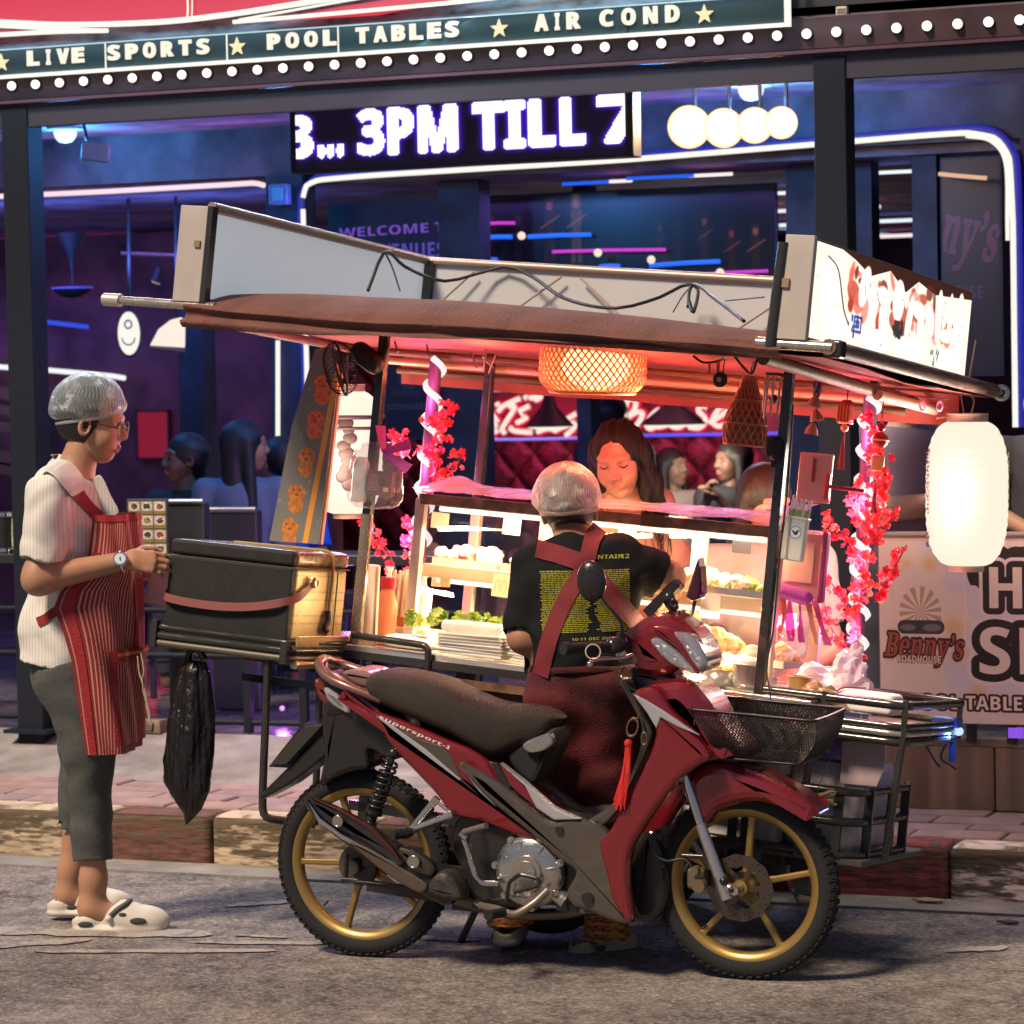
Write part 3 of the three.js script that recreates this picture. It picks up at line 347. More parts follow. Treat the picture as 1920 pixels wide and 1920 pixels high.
poster('band_poster','long dim glossy poster wall of stage musicians above the cart roof','poster',890,372,1455,560,-13.4,canvas(1024,340,(g,w,h)=>{g.fillStyle='#0c0a14';g.fillRect(0,0,w,h);let s=5;const R=()=>(s=(s*16807)%2147483647)/2147483647;const fig=(x,y,k,c,d)=>{g.save();g.translate(x,y);g.scale(k,k);g.fillStyle=c;g.globalAlpha=0.75;g.beginPath();g.ellipse(0,-50,9,13,0,0,7);g.fill();g.fillStyle=d;g.beginPath();g.ellipse(0,-57,13,18,0,PI,0);g.fill();g.fillRect(-13,-56,5,34);g.fillRect(8,-56,5,34);g.beginPath();g.moveTo(-16,-34);g.lineTo(16,-34);g.lineTo(11,20);g.lineTo(15,90);g.lineTo(2,90);g.lineTo(0,30);g.lineTo(-4,90);g.lineTo(-16,90);g.lineTo(-11,20);g.fill();g.strokeStyle=c;g.lineWidth=4;g.beginPath();g.moveTo(-26,6);g.lineTo(30,-26);g.stroke();g.restore();};[[60,110,0.9,'#5a2430','#241018'],[150,120,1,'#403040','#17141c'],[262,95,1.25,'#a85a44','#3a1c18'],[355,95,1.3,'#b07058','#6a4a3c'],[640,160,0.9,'#6a4038','#241a1c'],[700,140,0.8,'#443048','#1c1420'],[790,150,1,'#8a5040','#2c1a1a'],[880,190,1,'#a04a34','#34140f'],[960,190,1.1,'#b07058','#3a1a14']].forEach((a)=>fig(...a));for(let i=0;i<60;i++){g.globalAlpha=0.12;g.fillStyle=['#803040','#302060','#205080'][i%3];g.fillRect(R()*w,R()*h,4+R()*30,2+R()*60);}g.globalAlpha=1;}),0.55);  // poster print given a glow of its own, it is no lamp
[[902,420,965,418,0,'thin magenta neon reflection high on the poster wall'],[903,446,960,444,1,'blue neon reflection on the poster wall left of the two biggest musicians'],[990,444,1108,440,1,'blue neon reflection across the two biggest musicians on the poster wall'],[1036,472,1248,468,0,'magenta wavy neon reflection across the middle of the poster wall'],[1124,500,1162,499,1,'short blue neon reflection low in the middle of the poster wall'],[1218,498,1350,490,1,'blue neon reflection low on the poster wall near the cart sign'],[1290,516,1440,508,0,'magenta neon reflection lowest on the poster wall'],[903,488,932,487,1,'stub of blue neon reflection low at the left of the poster wall']].forEach(([u0,v0,u1,v1,b,l])=>neon('neon_tube',l,[wz(u0,v0,-13.36),wz((u0+u1)/2,(v0+v1)/2-1,-13.36),wz(u1,v1,-13.36)],b?0.011:0.008,b?glow(0.01,0.16,0.95):glow(0.62,0.04,0.6)));  // glowing tubes standing in for neon reflected on the glossy posters
[[978,442],[1121,474],[1221,487],[1350,511]].forEach(([u,v],i)=>single('globe_bulb',['warm globe bulb beside the two biggest musicians','warm globe bulb by the bright upright of the poster wall','warm globe bulb right of centre on the poster wall','warm globe bulb lowest on the poster wall'][i],'bulb',ball(0.02,0,0,0,14).applyMatrix4(new THREE.Matrix4().setPosition(wz(u,v,-13.3))),glow(1,0.8,0.6),'warm globe bulbs on the poster wall'));
poster('dark_poster','tall dark poster with a faint round emblem and script behind the flowered pole','poster',722,672,800,820,-12.7,canvas(256,512,(g,w,h)=>{g.fillStyle='#0b1022';g.fillRect(0,0,w,h);g.strokeStyle='#3a3a46';g.lineWidth=6;for(const r of[26,40,54,66]){g.beginPath();g.arc(150,130,r,0,7);g.stroke();}g.lineWidth=4;for(let i=0;i<9;i++){g.beginPath();g.arc(60+i*20,215+(i%2)*12,14,0,5);g.stroke();}g.fillStyle='#4a4a58';g.font='italic 62px serif';g.fillText('Continental',-90,330);}));
poster('side_poster','dark poster with faint red script letters beyond the porch post','poster',1766,300,1878,700,-12.7,canvas(256,768,(g,w,h)=>{g.fillStyle='#0e0b1a';g.fillRect(0,0,w,h);g.strokeStyle='#4a3a58';g.fillStyle='#571f33';g.lineWidth=5;g.font='italic bold 210px serif';g.save();g.translate(20,330);g.rotate(0.2);g.scale(0.62,1.15);g.fillText('ny’s',-80,0);g.strokeText('ny’s',-80,0);g.restore();g.fillStyle='#3a3450';g.font='bold 64px sans-serif';g.fillText('OUSE',20,500);}));
single('poster_lamp','thin warm picture light over the dark side poster','picture light',tube([wz(1760,326,-12.6),wz(1800,330,-12.6),wz(1850,334,-12.6)],0.009,12),glow(0.8,0.45,0.28));
{const p=wz(243,625,-13),t=thing('round_sign','white lit oval sign with a simple smile','sign',null,p);part(t,'sign_face',cyl(0.062,0.062,0.02,40).rotateX(PI/2).scale(1,1.75,1),glow(1,0.95,0.84));part(t,'sign_rim',new THREE.TorusGeometry(0.064,0.006,8,40).scale(1,1.75,1),mat([0.03,0.03,0.05],0.5));part(t,'sign_mark',[new THREE.TorusGeometry(0.02,0.005,6,24).translate(0,0.045,0.012),new THREE.TorusGeometry(0.036,0.004,6,24,PI).rotateZ(PI).translate(0,-0.022,0.012)],mat([0.3,0.28,0.3],0.6));part(t,'bracket',rod(V(0,0.1,-0.01),V(0,ICEIL-p.y,-0.02),0.01),black);}
{const p=wz(322,628,-13),t=thing('slice_sign','white lit wedge-shaped hanging sign next to the smiling oval','sign',null,p);part(t,'sign_face',plate([V(-0.11,-0.05,0),V(-0.06,0.03,0),V(0.01,0.075,0),V(0.065,0.085,0),V(0.08,0.04,0),V(0.075,-0.065,0)],0,0.03,0.005),glow(1,0.86,0.74));part(t,'fringe',mg([...Array(12).keys()].map((i)=>ball(0.011,-0.1+i*0.016,-0.062-0.002*i,0.02,8))),mat([0.2,0.08,0.09],0.6));part(t,'bracket',rod(V(0.03,0.06,0),V(0.03,ICEIL-p.y,-0.02),0.008),black);}
{const p=wz(295,500,-14.2),t=thing('track_light','black ceiling track with one small spot head','track light',null,p);part(t,'track',rod(V(-0.22,0.08,0),V(0.2,0.05,0.05),0.012),mat([0.12,0.07,0.07],0.5));part(t,'spot_head',cyl(0.022,0.026,0.08,16).rotateZ(-0.4).translate(0.005,-0.045,0),black);part(t,'lamp_face',cyl(0.024,0.024,0.006,16).rotateZ(-0.4).translate(-0.012,-0.085,0),glow(0.5,0.3,0.24));part(t,'stem',rod(V(0.0,0.065,0.02),V(0.012,-0.01,0),0.007),black);}
{const p=wz(136,545,-13.4),t=thing('bowl_pendant','dark hanging bowl with a faint blue rim, left inside the bar','pendant',null,p);part(t,'bowl',lathe([[0.001,-0.04],[0.06,-0.03],[0.1,0.0],[0.105,0.012]],30),black);part(t,'rim',new THREE.TorusGeometry(0.105,0.006,8,40).rotateX(PI/2).translate(0,0.012,0),mat([0.2,0.12,0.35],0.3));part(t,'funnel',lathe([[0.08,0.3],[0.02,0.18],[0.006,0.1],[0.004,0]],20),black);}
{const p=wz(525,365,ZW+0.05),t=thing('wall_box','blue-lit square junction box on the dark pier','box',null,p);part(t,'case',box(0.1,0.1,0.05,0,0,0,0.008),mat([0.12,0.16,0.3],0.4));part(t,'cover',box(0.055,0.065,0.01,0,0,0.028,0.004),mat([0.1,0.3,0.42],0.4));}
{const p=wz(288,815,-15.5),t=thing('red_wall_light','softly glowing red wall panel behind the man in the hairnet','lit panel',null,p);part(t,'panel_light',box(0.2,0.27,0.02),glow(0.22,0.006,0.016));part(t,'frame',mg([box(0.22,0.014,0.03,0,0.142),box(0.22,0.014,0.03,0,-0.142),box(0.014,0.3,0.03,0.107),box(0.014,0.3,0.03,-0.107)]),mat([0.06,0.015,0.02],0.6));area([1,0.02,0.06],4,0.2,0.27,p.clone().add(V(0,0,0.05)),p.clone().add(V(0,-0.1,1)));}
area([0.3,0.18,1],16,3,0.06,V(-5,ICEIL-0.06,-13.2),V(-5,0,-13));area([0.24,0.2,1],20,3,0.06,V(-8.2,ICEIL-0.06,-14),V(-8.2,0,-14.2));area([0.8,0.12,0.3],16,4,0.06,V(-6,ICEIL-0.06,-16.8),V(-6,0,-17.4));area([0.12,0.2,1],26,3,0.06,V(-8,2.3,-12.9),V(-8,ICEIL+0.6,-14.5));  // fill lights added for the violet ambient inside, without fittings of their own
area([0.45,0.16,1],4,3.5,0.05,V(-5.5,2.8,-12.4),V(-5.5,3.2,-11));area([0.5,0.18,1],2.2,3.5,0.05,V(-6,2.86,-12.2),V(-6,0,-11));
{const t=thing('bottle_shelf','dim wooden shelves at the left edge behind the dark post','shelf');[[758,0.5],[848,0.3],[870,0.3],[730,0.4],[790,0.3]].forEach(([v,k],i)=>{const a=wz(-60,v-6,-14.4),b=wz(38,v+12,-14.4);part(t,'shelf_board',bar(a,b,0.05,0.2),mat([0.36,0.16,0.09],0.5,{map:rep(N1,2)}));});area([1,0.5,0.25],1.6,0.4,0.1,wz(10,690,-13.9),wz(10,850,-14.4));}
const cnt=thing('bar_counter','narrow dark veranda counter with slim rails, left behind the man','counter');const ca=wz(-70,1042,-10.25),cb=wz(900,1010,-10.25);
part(cnt,'counter_top',ubox(cb.x-ca.x,0.04,0.3,(ca.x+cb.x)/2,0.985,-10.36,0.006),mat([0.03,0.03,0.035],0.3));
for(const y of[0.34,0.6,0.78])part(cnt,'rail',rod(V(ca.x,y,-10.27),V(cb.x,y,-10.27),0.012),darkPost);
for(let i=0;i<9;i++)part(cnt,'upright',bar(V(ca.x+0.3+i*0.245,FLOOR,-10.27),V(ca.x+0.3+i*0.245,0.965,-10.27),0.03),darkPost);
{const p=wz(10,1036,-10.3),t=thing('steel_tumbler','black tumbler with steel rims at the left edge of the counter','tumbler',null,V(p.x,1.006,-10.3));part(t,'body',cyl(0.036,0.036,0.165,24).translate(0,0.0825,0),black);for(const y of[0.01,0.155])part(t,'steel_band',cyl(0.0375,0.0375,0.016,24).translate(0,y,0),chromeM);}
{const p=wz(36,1036,-10.3),t=thing('sauce_bottle','green and white labelled bottle beside the black tumbler','bottle',null,V(p.x,1.006,-10.3));part(t,'bottle',lathe([[0.001,0],[0.026,0.002],[0.028,0.02],[0.028,0.13],[0.018,0.165],[0.009,0.18],[0.009,0.22]],24),mat([0.4,0.42,0.3],0.3));part(t,'bottle_label',cyl(0.0287,0.0287,0.085,24,true).translate(0,0.07,0),mat([1,1,1],0.6,{map:rep(tex(128,128,(x,y)=>{const f=fbm(x,y,6,3,5);return f>0.52?[0.6,0.62,0.5]:[0.22,0.42,0.05];}),1)}));part(t,'cap',cyl(0.011,0.011,0.03,16).translate(0,0.232,0),mat([0.7,0.7,0.65],0.5));}
{const p=wz(276,992,-10.28),t=thing('menu_board','menu board of framed dish photos behind the striped apron','menu board',null,p,0.0);part(t,'frame',box(0.185,0.24,0.016,0,0,-0.009,0.003),mat([0.05,0.045,0.04],0.5));const D=canvas(384,480,(g,w,h)=>{g.fillStyle='#1c1813';g.fillRect(0,0,w,h);let s=3;const R=()=>(s=(s*16807)%2147483647)/2147483647;for(let r=0;r<4;r++)for(let c=0;c<3;c++){const x=8+c*126,y=8+r*118;g.fillStyle=['#9a9488','#a39a8a','#b0a89a'][(r+c)%3];g.fillRect(x,y,118,84);g.fillStyle='#d8d2c6';g.beginPath();g.ellipse(x+59,y+43,48,36,0,0,7);g.fill();for(let i=0;i<70;i++){g.fillStyle=[['#5a2e12','#8a5a24','#3a2410'],['#1e1a10','#36401a','#4a2a14'],['#7a2a16','#a85a30','#5c1c10'],['#8a6a30','#a8884a','#5c4a20']][(r*2+c)%4][i%3];g.beginPath();const a=R()*7,q=Math.sqrt(R());g.ellipse(x+59+cos(a)*q*34,y+43+sin(a)*q*24,5+R()*5,3+R()*4,R()*3,0,7);g.fill();}g.fillStyle='#8a6f34';g.fillRect(x,y+88,118,20);}});part(t,'menu_print',new THREE.PlaneGeometry(0.175,0.23),mat([1,1,1],0.55,{map:D}));part(t,'leg',bar(V(0,-0.12,-0.02),V(0,-0.68,-0.02),0.02),black);}
const stand=(u0,v0,u1,v1,z,l)=>{const a=wz(u0,v0,z),b=wz(u1,v1,z);const t=thing('booth_back',l,'booth');part(t,'back_panel',ubox(b.x-a.x,a.y-FLOOR,0.06,(a.x+b.x)/2,(a.y+FLOOR)/2,z,0.012),mat([0.03,0.03,0.035],0.35));part(t,'top_rail',rod(V(a.x,a.y,z+0.03),V(b.x,a.y,z+0.03),0.012),steel);};
stand(314,940,392,1100,-10.45,'black upholstered booth back behind the insulated box');stand(398,955,490,1100,-11.0,'dark booth back below the seated woman');
const stool=(u,v,z,l)=>{const p=wz(u,v,z);const t=thing('bar_stool',l,'stool','dark stools on the veranda floor',V(p.x,FLOOR,z));part(t,'seat',cyl(0.16,0.15,0.05,28).translate(0,0.45,0),black);for(let i=0;i<4;i++){const a=i*PI/2+0.6;part(t,'leg',rod(V(cos(a)*0.11,0.43,sin(a)*0.11),V(cos(a)*0.17,0,sin(a)*0.17),0.012),darkPost);}part(t,'ring',new THREE.TorusGeometry(0.15,0.008,6,30).rotateX(PI/2).translate(0,0.18,0),darkPost);};
stool(300,1340,-11.3,'dark stool behind the black rubbish bag');stool(455,1330,-11.6,'dark stool beneath the insulated box');stool(585,1325,-12.0,'dark stool above the motorbike tail');stool(700,1320,-11.4,'dark stool behind the counter left of the cook');
single('floor_light','tiny violet floor light below the insulated box','floor light',ball(0.011,0,0,0,12).applyMatrix4(new THREE.Matrix4().setPosition(wz(529,1328,-10.6))),glow(0.8,0.35,1));point([0.5,0.12,1],0.12,wz(529,1322,-10.55),1);point([0.55,0.22,1],0.7,V(-5.0,0.75,-10.75),4);
{const z=-9.78,a=wz(1647,1010,z),b=wz(2010,1358,z),w=b.x-a.x,h=a.y-b.y+0.012;const t=thing('sports_banner','large printed banner reading ROADHOUSE and POOL TABLE behind the lantern','banner',null,V((a.x+b.x)/2,(a.y+b.y)/2,z));
const k=3.2,X=(u)=>(u-1647)*k,Y=(v)=>(v-1010)*k;const T=canvas(1162,1114,(g,W,H)=>{
g.fillStyle='#e2d8cc';g.fillRect(0,0,W,H);g.filter='blur(18px)';const cl=(u,v,r,c)=>{g.fillStyle=c;g.beginPath();g.arc(X(u),Y(v),r*k,0,7);g.fill();};for(const[u,v,r]of[[1830,1040,40],[1800,1090,30],[1860,1120,45],[1760,1030,30],[1820,1260,50],[1880,1300,40]])cl(u,v,r,'#d4d2da');for(const[u,v,r]of[[1745,1060,14],[1790,1180,18],[1800,1230,16],[1700,1060,10],[1835,1300,14]])cl(u,v,r,'#dcc488');g.filter='none';
g.save();g.translate(X(1726),Y(1150));g.beginPath();g.ellipse(0,0,40*k,48*k,0,PI,2*PI);g.lineTo(40*k,20*k);g.lineTo(-40*k,20*k);g.clip();for(let i=0;i<28;i++){g.fillStyle=i%2?'#b0a08c':'#e2d6c2';g.beginPath();g.moveTo(0,0);g.arc(0,0,60*k,i*PI/14,(i+1)*PI/14);g.fill();}g.restore();
g.fillStyle='#3c3c42';g.beginPath();g.roundRect(X(1682),Y(1166),90*k,26*k,12*k);g.fill();g.fillStyle='#6f7078';g.beginPath();g.ellipse(X(1702),Y(1180),15*k,6*k,0,0,7);g.ellipse(X(1748),Y(1180),18*k,7*k,0,0,7);g.fill();
const O=(s,u,v,wpx,hpx,fnt,cap,cols,rot=0)=>{g.save();g.translate(X(u),Y(v));g.rotate(rot);g.font=fnt+' 100px '+(fnt.includes('italic')?'serif':'sans-serif');const m=g.measureText(s).width;g.scale(wpx*k/m,hpx*k/cap);g.lineJoin='round';for(const[c,lw]of cols){if(lw){g.strokeStyle=c;g.lineWidth=lw;g.strokeText(s,0,0);}else{g.fillStyle=c;g.fillText(s,0,0);}}g.restore();};
O('Benny’s',1654,1234,152,46,'italic bold',73,[['#d0c4b2',22],['#3a1a18',14],['#a8544a',0]],0.03);O('ROADHOUSE',1679,1246,86,14,'bold',73,[['#4a3a34',12],['#e6dac8',0]],0.01);
g.fillStyle='#241c20';g.beginPath();for(let i=0;i<12;i++)g.ellipse(X(1850+12*i),Y(1075+14*sin(i*2)),34*k,40*k,0,0,7);g.fill();g.fillStyle='#d4d2da';for(const[u,v,r]of[[1828,1112,12],[1850,1150,26],[1890,1168,24],[1930,1160,30]]){g.beginPath();g.arc(X(u),Y(v),r*k,0,7);g.fill();}
O('H',1848,1142,82,78,'bold',73,[['#e2dcd8',34],['#1d1618',22],['#e6dace',0]]);O('SP',1832,1264,150,88,'bold',73,[['#e2dcd8',36],['#1d1618',24],['#e6dace',0]]);O('POOL TABLE',1700,1332,220,26,'bold',73,[['#3c1c1c',24],['#eaded0',0]]);
});
part(t,'banner_print',new THREE.PlaneGeometry(w,h),mat([1,1,1],0.6,{map:T}));part(t,'backing_board',box(w+0.01,h+0.005,0.012,0,0,-0.0085),mat([0.12,0.11,0.1],0.6));part(t,'top_rail',rod(V(-w/2,h/2+0.008,0),V(w/2,h/2+0.008,0),0.011),mat([0.3,0.24,0.2],0.5));
for(const x of[-0.26,-0.02,0.12,0.2,0.3])part(t,'foot',box(0.03,0.07,0.03,x,-h/2-0.03,-0.03),black);}
{const p=wz(1680,1378,-9.85);const t=thing('strip_heater','dark rounded bar lying on the low wall under the banner','bar',null,V(p.x,wz(1800,1386,-9.8).y+0.03,-9.85));part(t,'body',new THREE.CapsuleGeometry(0.022,0.15,6,16).rotateZ(PI/2),mat([0.07,0.05,0.035],0.6));part(t,'foot',box(0.02,0.02,0.03,-0.05,-0.02,0),black);}
single('wall_lamp','violet lit panel at the end of the low wall under the banner','lamp',box(0.05,0.035,0.02).applyMatrix4(new THREE.Matrix4().setPosition(wz(1905,1374,-9.8))),glow(0.25,0.08,0.75));
{const p=wz(270,1358,-10.15);const t=thing('timber_block','small pale timber block on the ramp beside the apron strings','block',null,V(p.x,FLOOR+0.012,-10.2));for(let i=0;i<4;i++)part(t,'slat',boxUV(box(0.029,0.052,0.06,-0.045+i*0.03,0.012,0,0.003)),mat([0.36,0.27,0.16],0.8,{map:rep(N1,4)}));}
}
// ---------- the food cart: leaning with the camber of the road, so it has its own axes (x along, y up, z towards the street) ----------
const cartQ=new THREE.Quaternion().setFromEuler(new THREE.Euler(-0.08614,-0.07883,-0.08489,'YXZ')),cartT=V(-3.324,0,-8.2996),cartM=new THREE.Matrix4().compose(cartT,cartQ,V(1,1,1)),cartI=cartM.clone().invert();
const toWorld=(p)=>p.clone().applyMatrix4(cartM),eyeC=V(0,EYE,0).applyMatrix4(cartI),qI=cartQ.clone().invert();
const cz=(u,v,z)=>{const d=ray(u,v).applyQuaternion(qI);return d.multiplyScalar((z-eyeC.z)/d.z).add(eyeC);};
const cx=(u,v,x)=>{const d=ray(u,v).applyQuaternion(qI);return d.multiplyScalar((x-eyeC.x)/d.x).add(eyeC);};
const cthing=(name,label,cat,group,p=V(0,0,0),turn=0)=>{const o=thing(name,label,cat,group,toWorld(p));o.quaternion.copy(cartQ).multiply(new THREE.Quaternion().setFromAxisAngle(UP,turn));return o;};
const cpoint=(c,k,p,r)=>point(c,k,toWorld(p),r),carea=(c,k,w,h,p,at)=>area(c,k,w,h,toWorld(p),toWorld(at));
const frameM=mat([0.055,0.055,0.05],0.42,{metalness:0.4,roughnessMap:rep(N1,3)}),pipeM=mat([0.45,0.41,0.36],0.4,{metalness:0.6,roughnessMap:rep(N1,4)}),rustM=mat([0.30,0.15,0.08],0.6,{metalness:0.3,map:rep(N1,3)}),boardGrey=mat([0.52,0.47,0.42],0.6,{map:rep(tex(256,256,(x,y)=>{const k=0.75+0.3*fbm(x,y,5,5,7);return[k,k,k];}),2)});
const postTop=1.76;
{
const c=cthing('food_cart','street food cart with brown awning, sign boxes, one lit, and a bright glass display','food cart');
for(const[x,z,y0]of[[-0.53,0.3,0.42],[0.80,0.3,0.3],[-0.53,-0.42,0.3],[0.80,-0.42,0.3]])part(c,'post',ubox(0.028,postTop-y0,0.028,x,(postTop+y0)/2,z,0.003),frameM);
part(c,'post_sleeve',rod(V(-0.53,0.8,0.302),V(-0.53,1.2,0.302),0.019),mat([0.32,0.26,0.18],0.45,{metalness:0.5,roughnessMap:rep(N1,6)}));
part(c,'counter',ubox(1.9,0.03,0.86,0.02,0.785,-0.1,0.004),mat([0.62,0.6,0.55],0.28,{metalness:0.6,roughnessMap:rep(N1,3)}));
for(const y of[0.77,0.725,0.66])part(c,'rail',ubox(1.92,0.024,0.024,0.06,y,0.33),y>0.76?frameM:y>0.7?rustM:frameM);
part(c,'skirt_panel',ubox(1.3,0.07,0.01,0.12,0.69,0.31),mat([0.16,0.1,0.06],0.5,{map:rep(N1,3)}));
part(c,'hand_rail',tube([V(-0.52,0.83,0.34),V(-0.42,0.828,0.345),V(-0.275,0.825,0.345),V(-0.255,0.815,0.345),V(-0.25,0.76,0.345),V(-0.25,0.66,0.345)],0.011,40,8,false,0.1),frameM);
const tr=(y,r,m)=>part(c,'tray_rail',tube([V(0.8,y,0.3),V(1.2,y,0.3),V(1.24,y,0.28),V(1.245,y,0.1),V(1.24,y,-0.2),V(0.8,y,-0.22)],r,60,6,false,0.05),m);
tr(0.815,0.013,frameM);tr(0.755,0.011,frameM);tr(0.735,0.011,pipeM);tr(0.712,0.012,frameM);
part(c,'tray_floor',ubox(0.42,0.012,0.5,1.02,0.742,0.04),mat([0.28,0.16,0.13],0.5,{map:rep(N1,2)}));
for(const[x,z]of[[1.0,0.305],[1.235,0.29],[1.24,-0.19]])part(c,'stanchion',bar(V(x,0.7,z),V(x,0.83,z),0.014),frameM);
part(c,'leg',rod(V(1.235,0.71,0.29),V(1.215,0.38,0.29),0.011),frameM);part(c,'leg',rod(V(0.98,0.7,0.31),V(0.955,0.36,0.31),0.011),frameM);part(c,'leg',bar(V(0.84,0.7,-0.1),V(0.84,0.2,-0.1),0.04),frameM);
for(const y of[0.375,0.47,0.555])part(c,'cage_rail',tube([V(0.45,y,0.31),V(0.98,y,0.31),V(1.08,y,0.3),V(1.12,y,0.24),V(1.13,y,-0.1),V(1.1,y,-0.2)],0.013,40,6,false,0.1),frameM);
for(const[x,z]of[[0.55,0.31],[0.76,0.31],[0.98,0.31],[1.07,0.3],[1.125,0.2],[1.13,0.02],[1.13,-0.1]])part(c,'cage_bar',ubox(0.026,0.2,0.01,x,0.465,z),frameM);
part(c,'cage_floor',ubox(0.75,0.015,0.55,0.78,0.36,0.03),mat([0.1,0.09,0.08],0.7));
for(const x of[-0.5,0.35])for(const z of[0.2,-0.42])part(c,'under_post',bar(V(x,0.78,z),V(x,0.2,z),0.03),frameM);
for(const z of[0.2,-0.42])part(c,'under_rail',bar(V(-0.55,0.3,z),V(0.9,0.3,z),0.03),frameM);
for(const[x,z]of[[0.15,0.24],[0.15,-0.46]]){const w=part(c,'wheel',new THREE.TorusGeometry(0.22,0.03,10,40),mat([0.02,0.02,0.02],0.8));w.position.set(x,0.26,z);part(w,'rim',new THREE.TorusGeometry(0.185,0.012,8,40),steel);part(w,'hub',cyl(0.03,0.03,0.06,16).rotateX(PI/2),steel);}
const L0=cz(306,1190,0.62),lt=(y,m,r)=>part(c,'tray_rail',tube([V(-0.55,y,0.25),V(-0.57,y,0.6),V(-0.59,y,0.62),V(-0.8,y,0.62),V(-1.03,y,0.62),V(-1.05,y,0.6),V(-1.05,y,0.25)],r,60,6,false,0.05),m);
lt(0.80,frameM,0.008);lt(0.775,frameM,0.012);lt(0.752,mat([0.13,0.12,0.09],0.45,{metalness:0.4}),0.012);
part(c,'tray_floor',ubox(0.5,0.01,0.36,-0.81,0.785,0.43),mat([0.1,0.09,0.07],0.5));part(c,'tray_plate',ubox(0.012,0.035,0.34,-0.562,0.805,0.43,0.003),mat([0.55,0.42,0.2],0.35,{metalness:0.5,roughnessMap:rep(N1,4)}));part(c,'tray_pipe',rod(V(-0.565,0.735,0.6),V(-0.565,0.74,0.24),0.013),mat([0.6,0.48,0.25],0.35,{metalness:0.6}));
part(c,'leg',bar(V(-0.585,0.8,0.625),V(-0.585,0.735,0.625),0.022),frameM);part(c,'leg',bar(V(-1.05,0.82,0.62),V(-1.05,0.74,0.62),0.02),frameM);
part(c,'stand_leg',tube([V(-0.655,0.74,0.6),V(-0.64,0.5,0.6),V(-0.625,0.3,0.6),V(-0.6,0.27,0.59),V(-0.5,0.262,0.5)],0.0125,50,8,false,0.3),frameM);part(c,'stand_leg',rod(V(-0.53,0.74,0.5),V(-0.5,0.26,0.5),0.011),frameM);
part(c,'awning_pipe',rod(V(-1.28,1.777,0.69),V(-0.9,1.775,0.69),0.014),pipeM);part(c,'pipe_end',rod(V(-1.3,1.777,0.69),V(-1.24,1.777,0.69),0.02,0.02),mat([0.6,0.55,0.48],0.4,{metalness:0.5}));
part(c,'awning_pipe',rod(V(0.85,1.775,0.69),V(1.07,1.775,0.69),0.016),pipeM);part(c,'pipe_clamp',box(0.05,0.05,0.05,1.07,1.772,0.67,0.01),frameM);
part(c,'awning_pipe',rod(V(1.06,1.775,0.7),V(1.045,1.772,-0.84),0.022),mat([0.36,0.2,0.16],0.6,{map:rep(N1,4)}));part(c,'pipe_ring',[rod(V(1.045,1.772,-0.84),V(1.042,1.772,-0.92),0.009),new THREE.TorusGeometry(0.02,0.008,8,20).rotateY(0.3).translate(1.04,1.772,-0.94)],steel);
part(c,'awning_pipe',rod(V(0.86,1.735,0.66),V(0.87,1.705,-0.6),0.019),rustM);part(c,'awning_pipe',rod(V(0.89,1.7,-0.2),V(0.9,1.69,-0.8),0.016),mat([0.5,0.36,0.28],0.5));
for(const y of[1.735,1.71,1.685])part(c,'awning_pipe',rod(V(-0.95,y,-0.36-(1.735-y)*4),V(0.86,y-0.012,-0.36-(1.735-y)*4),0.012),y===1.71?mat([0.62,0.4,0.24],0.45,{metalness:0.4}):rustM);
part(c,'awning_pipe',rod(V(-1.05,1.745,0.6),V(-1.0,1.73,-0.66),0.014),rustM);
const sheet=(f,nu,nv)=>{const g=new THREE.PlaneGeometry(1,1,nu,nv),p=g.attributes.position,uv=g.attributes.uv;for(let i=0;i<p.count;i++){const a=p.getX(i)+0.5,b=p.getY(i)+0.5,q=f(a,b);p.setXYZ(i,q.x,q.y,q.z);uv.setXY(i,q.x,q.z+q.y);}g.computeVertexNormals();return g;};
const weave=tex(256,256,(x,y)=>{const a=0.5+0.5*sin(x*256*1.57),b=0.5+0.5*sin(y*256*1.57),f=fbm(x,y,6,5,91);const k=0.62+0.25*a*b+0.5*(f-0.4);return[k,k,k];});
const tarp=mat([0.22,0.088,0.066],0.85,{map:rep(weave,2.2),bumpMap:rep(N2,2),bumpScale:0.006});
const nz=(a,b,s)=>vn(a,b,64,s)-0.5;
part(c,'awning_cloth',sheet((a,b)=>{
const x=-1.0+1.93*a,k=Math.pow(sin(PI*Math.min(1,a*0.9+0.06)),0.6);let y,z;
if(b<0.16){const t=b/0.16;y=1.724+0.056*t-0.016*sin(a*5+1)*(1-t)+0.014*nz(a*9,b*30,3)*(1-t*0.4);z=0.70+0.012*sin(t*PI)+0.016*nz(a*16,b*9,4)+0.014*sin(t*9+a*4);}
else{const t=(b-0.16)/0.84;y=1.780+(0.03+0.058*k*(1-0.4*a))*sin(PI*Math.min(1,t*2.6))*(t<0.385?1:0)-0.012*t+0.01*nz(a*7,t*7,5)*k;z=0.70-1.4*t;}
return V(x,y,z);
},90,60),tarp);
const redCloth=phys([0.40,0.062,0.05],0.8,{map:rep(weave,2.2)});
part(c,'awning_lining',sheet((a,b)=>V(-1.02+2.06*a,1.752+0.008*nz(a*9,b*9,8)-0.025*Math.max(0,a-0.93)*10*sin(b*PI),0.66-1.5*b),40,30),redCloth);
part(c,'back_valance',sheet((a,b)=>V(-1.02+2.0*a,1.745-0.10*b+0.006*nz(a*12,b*3,9),-0.7-0.02*b+0.01*nz(a*20,b*3,10)),60,6),redCloth);
part(c,'front_hem',sheet((a,b)=>V(-1.0+1.88*a,1.768-0.03*b,0.62-0.02*b),30,3),tarp);
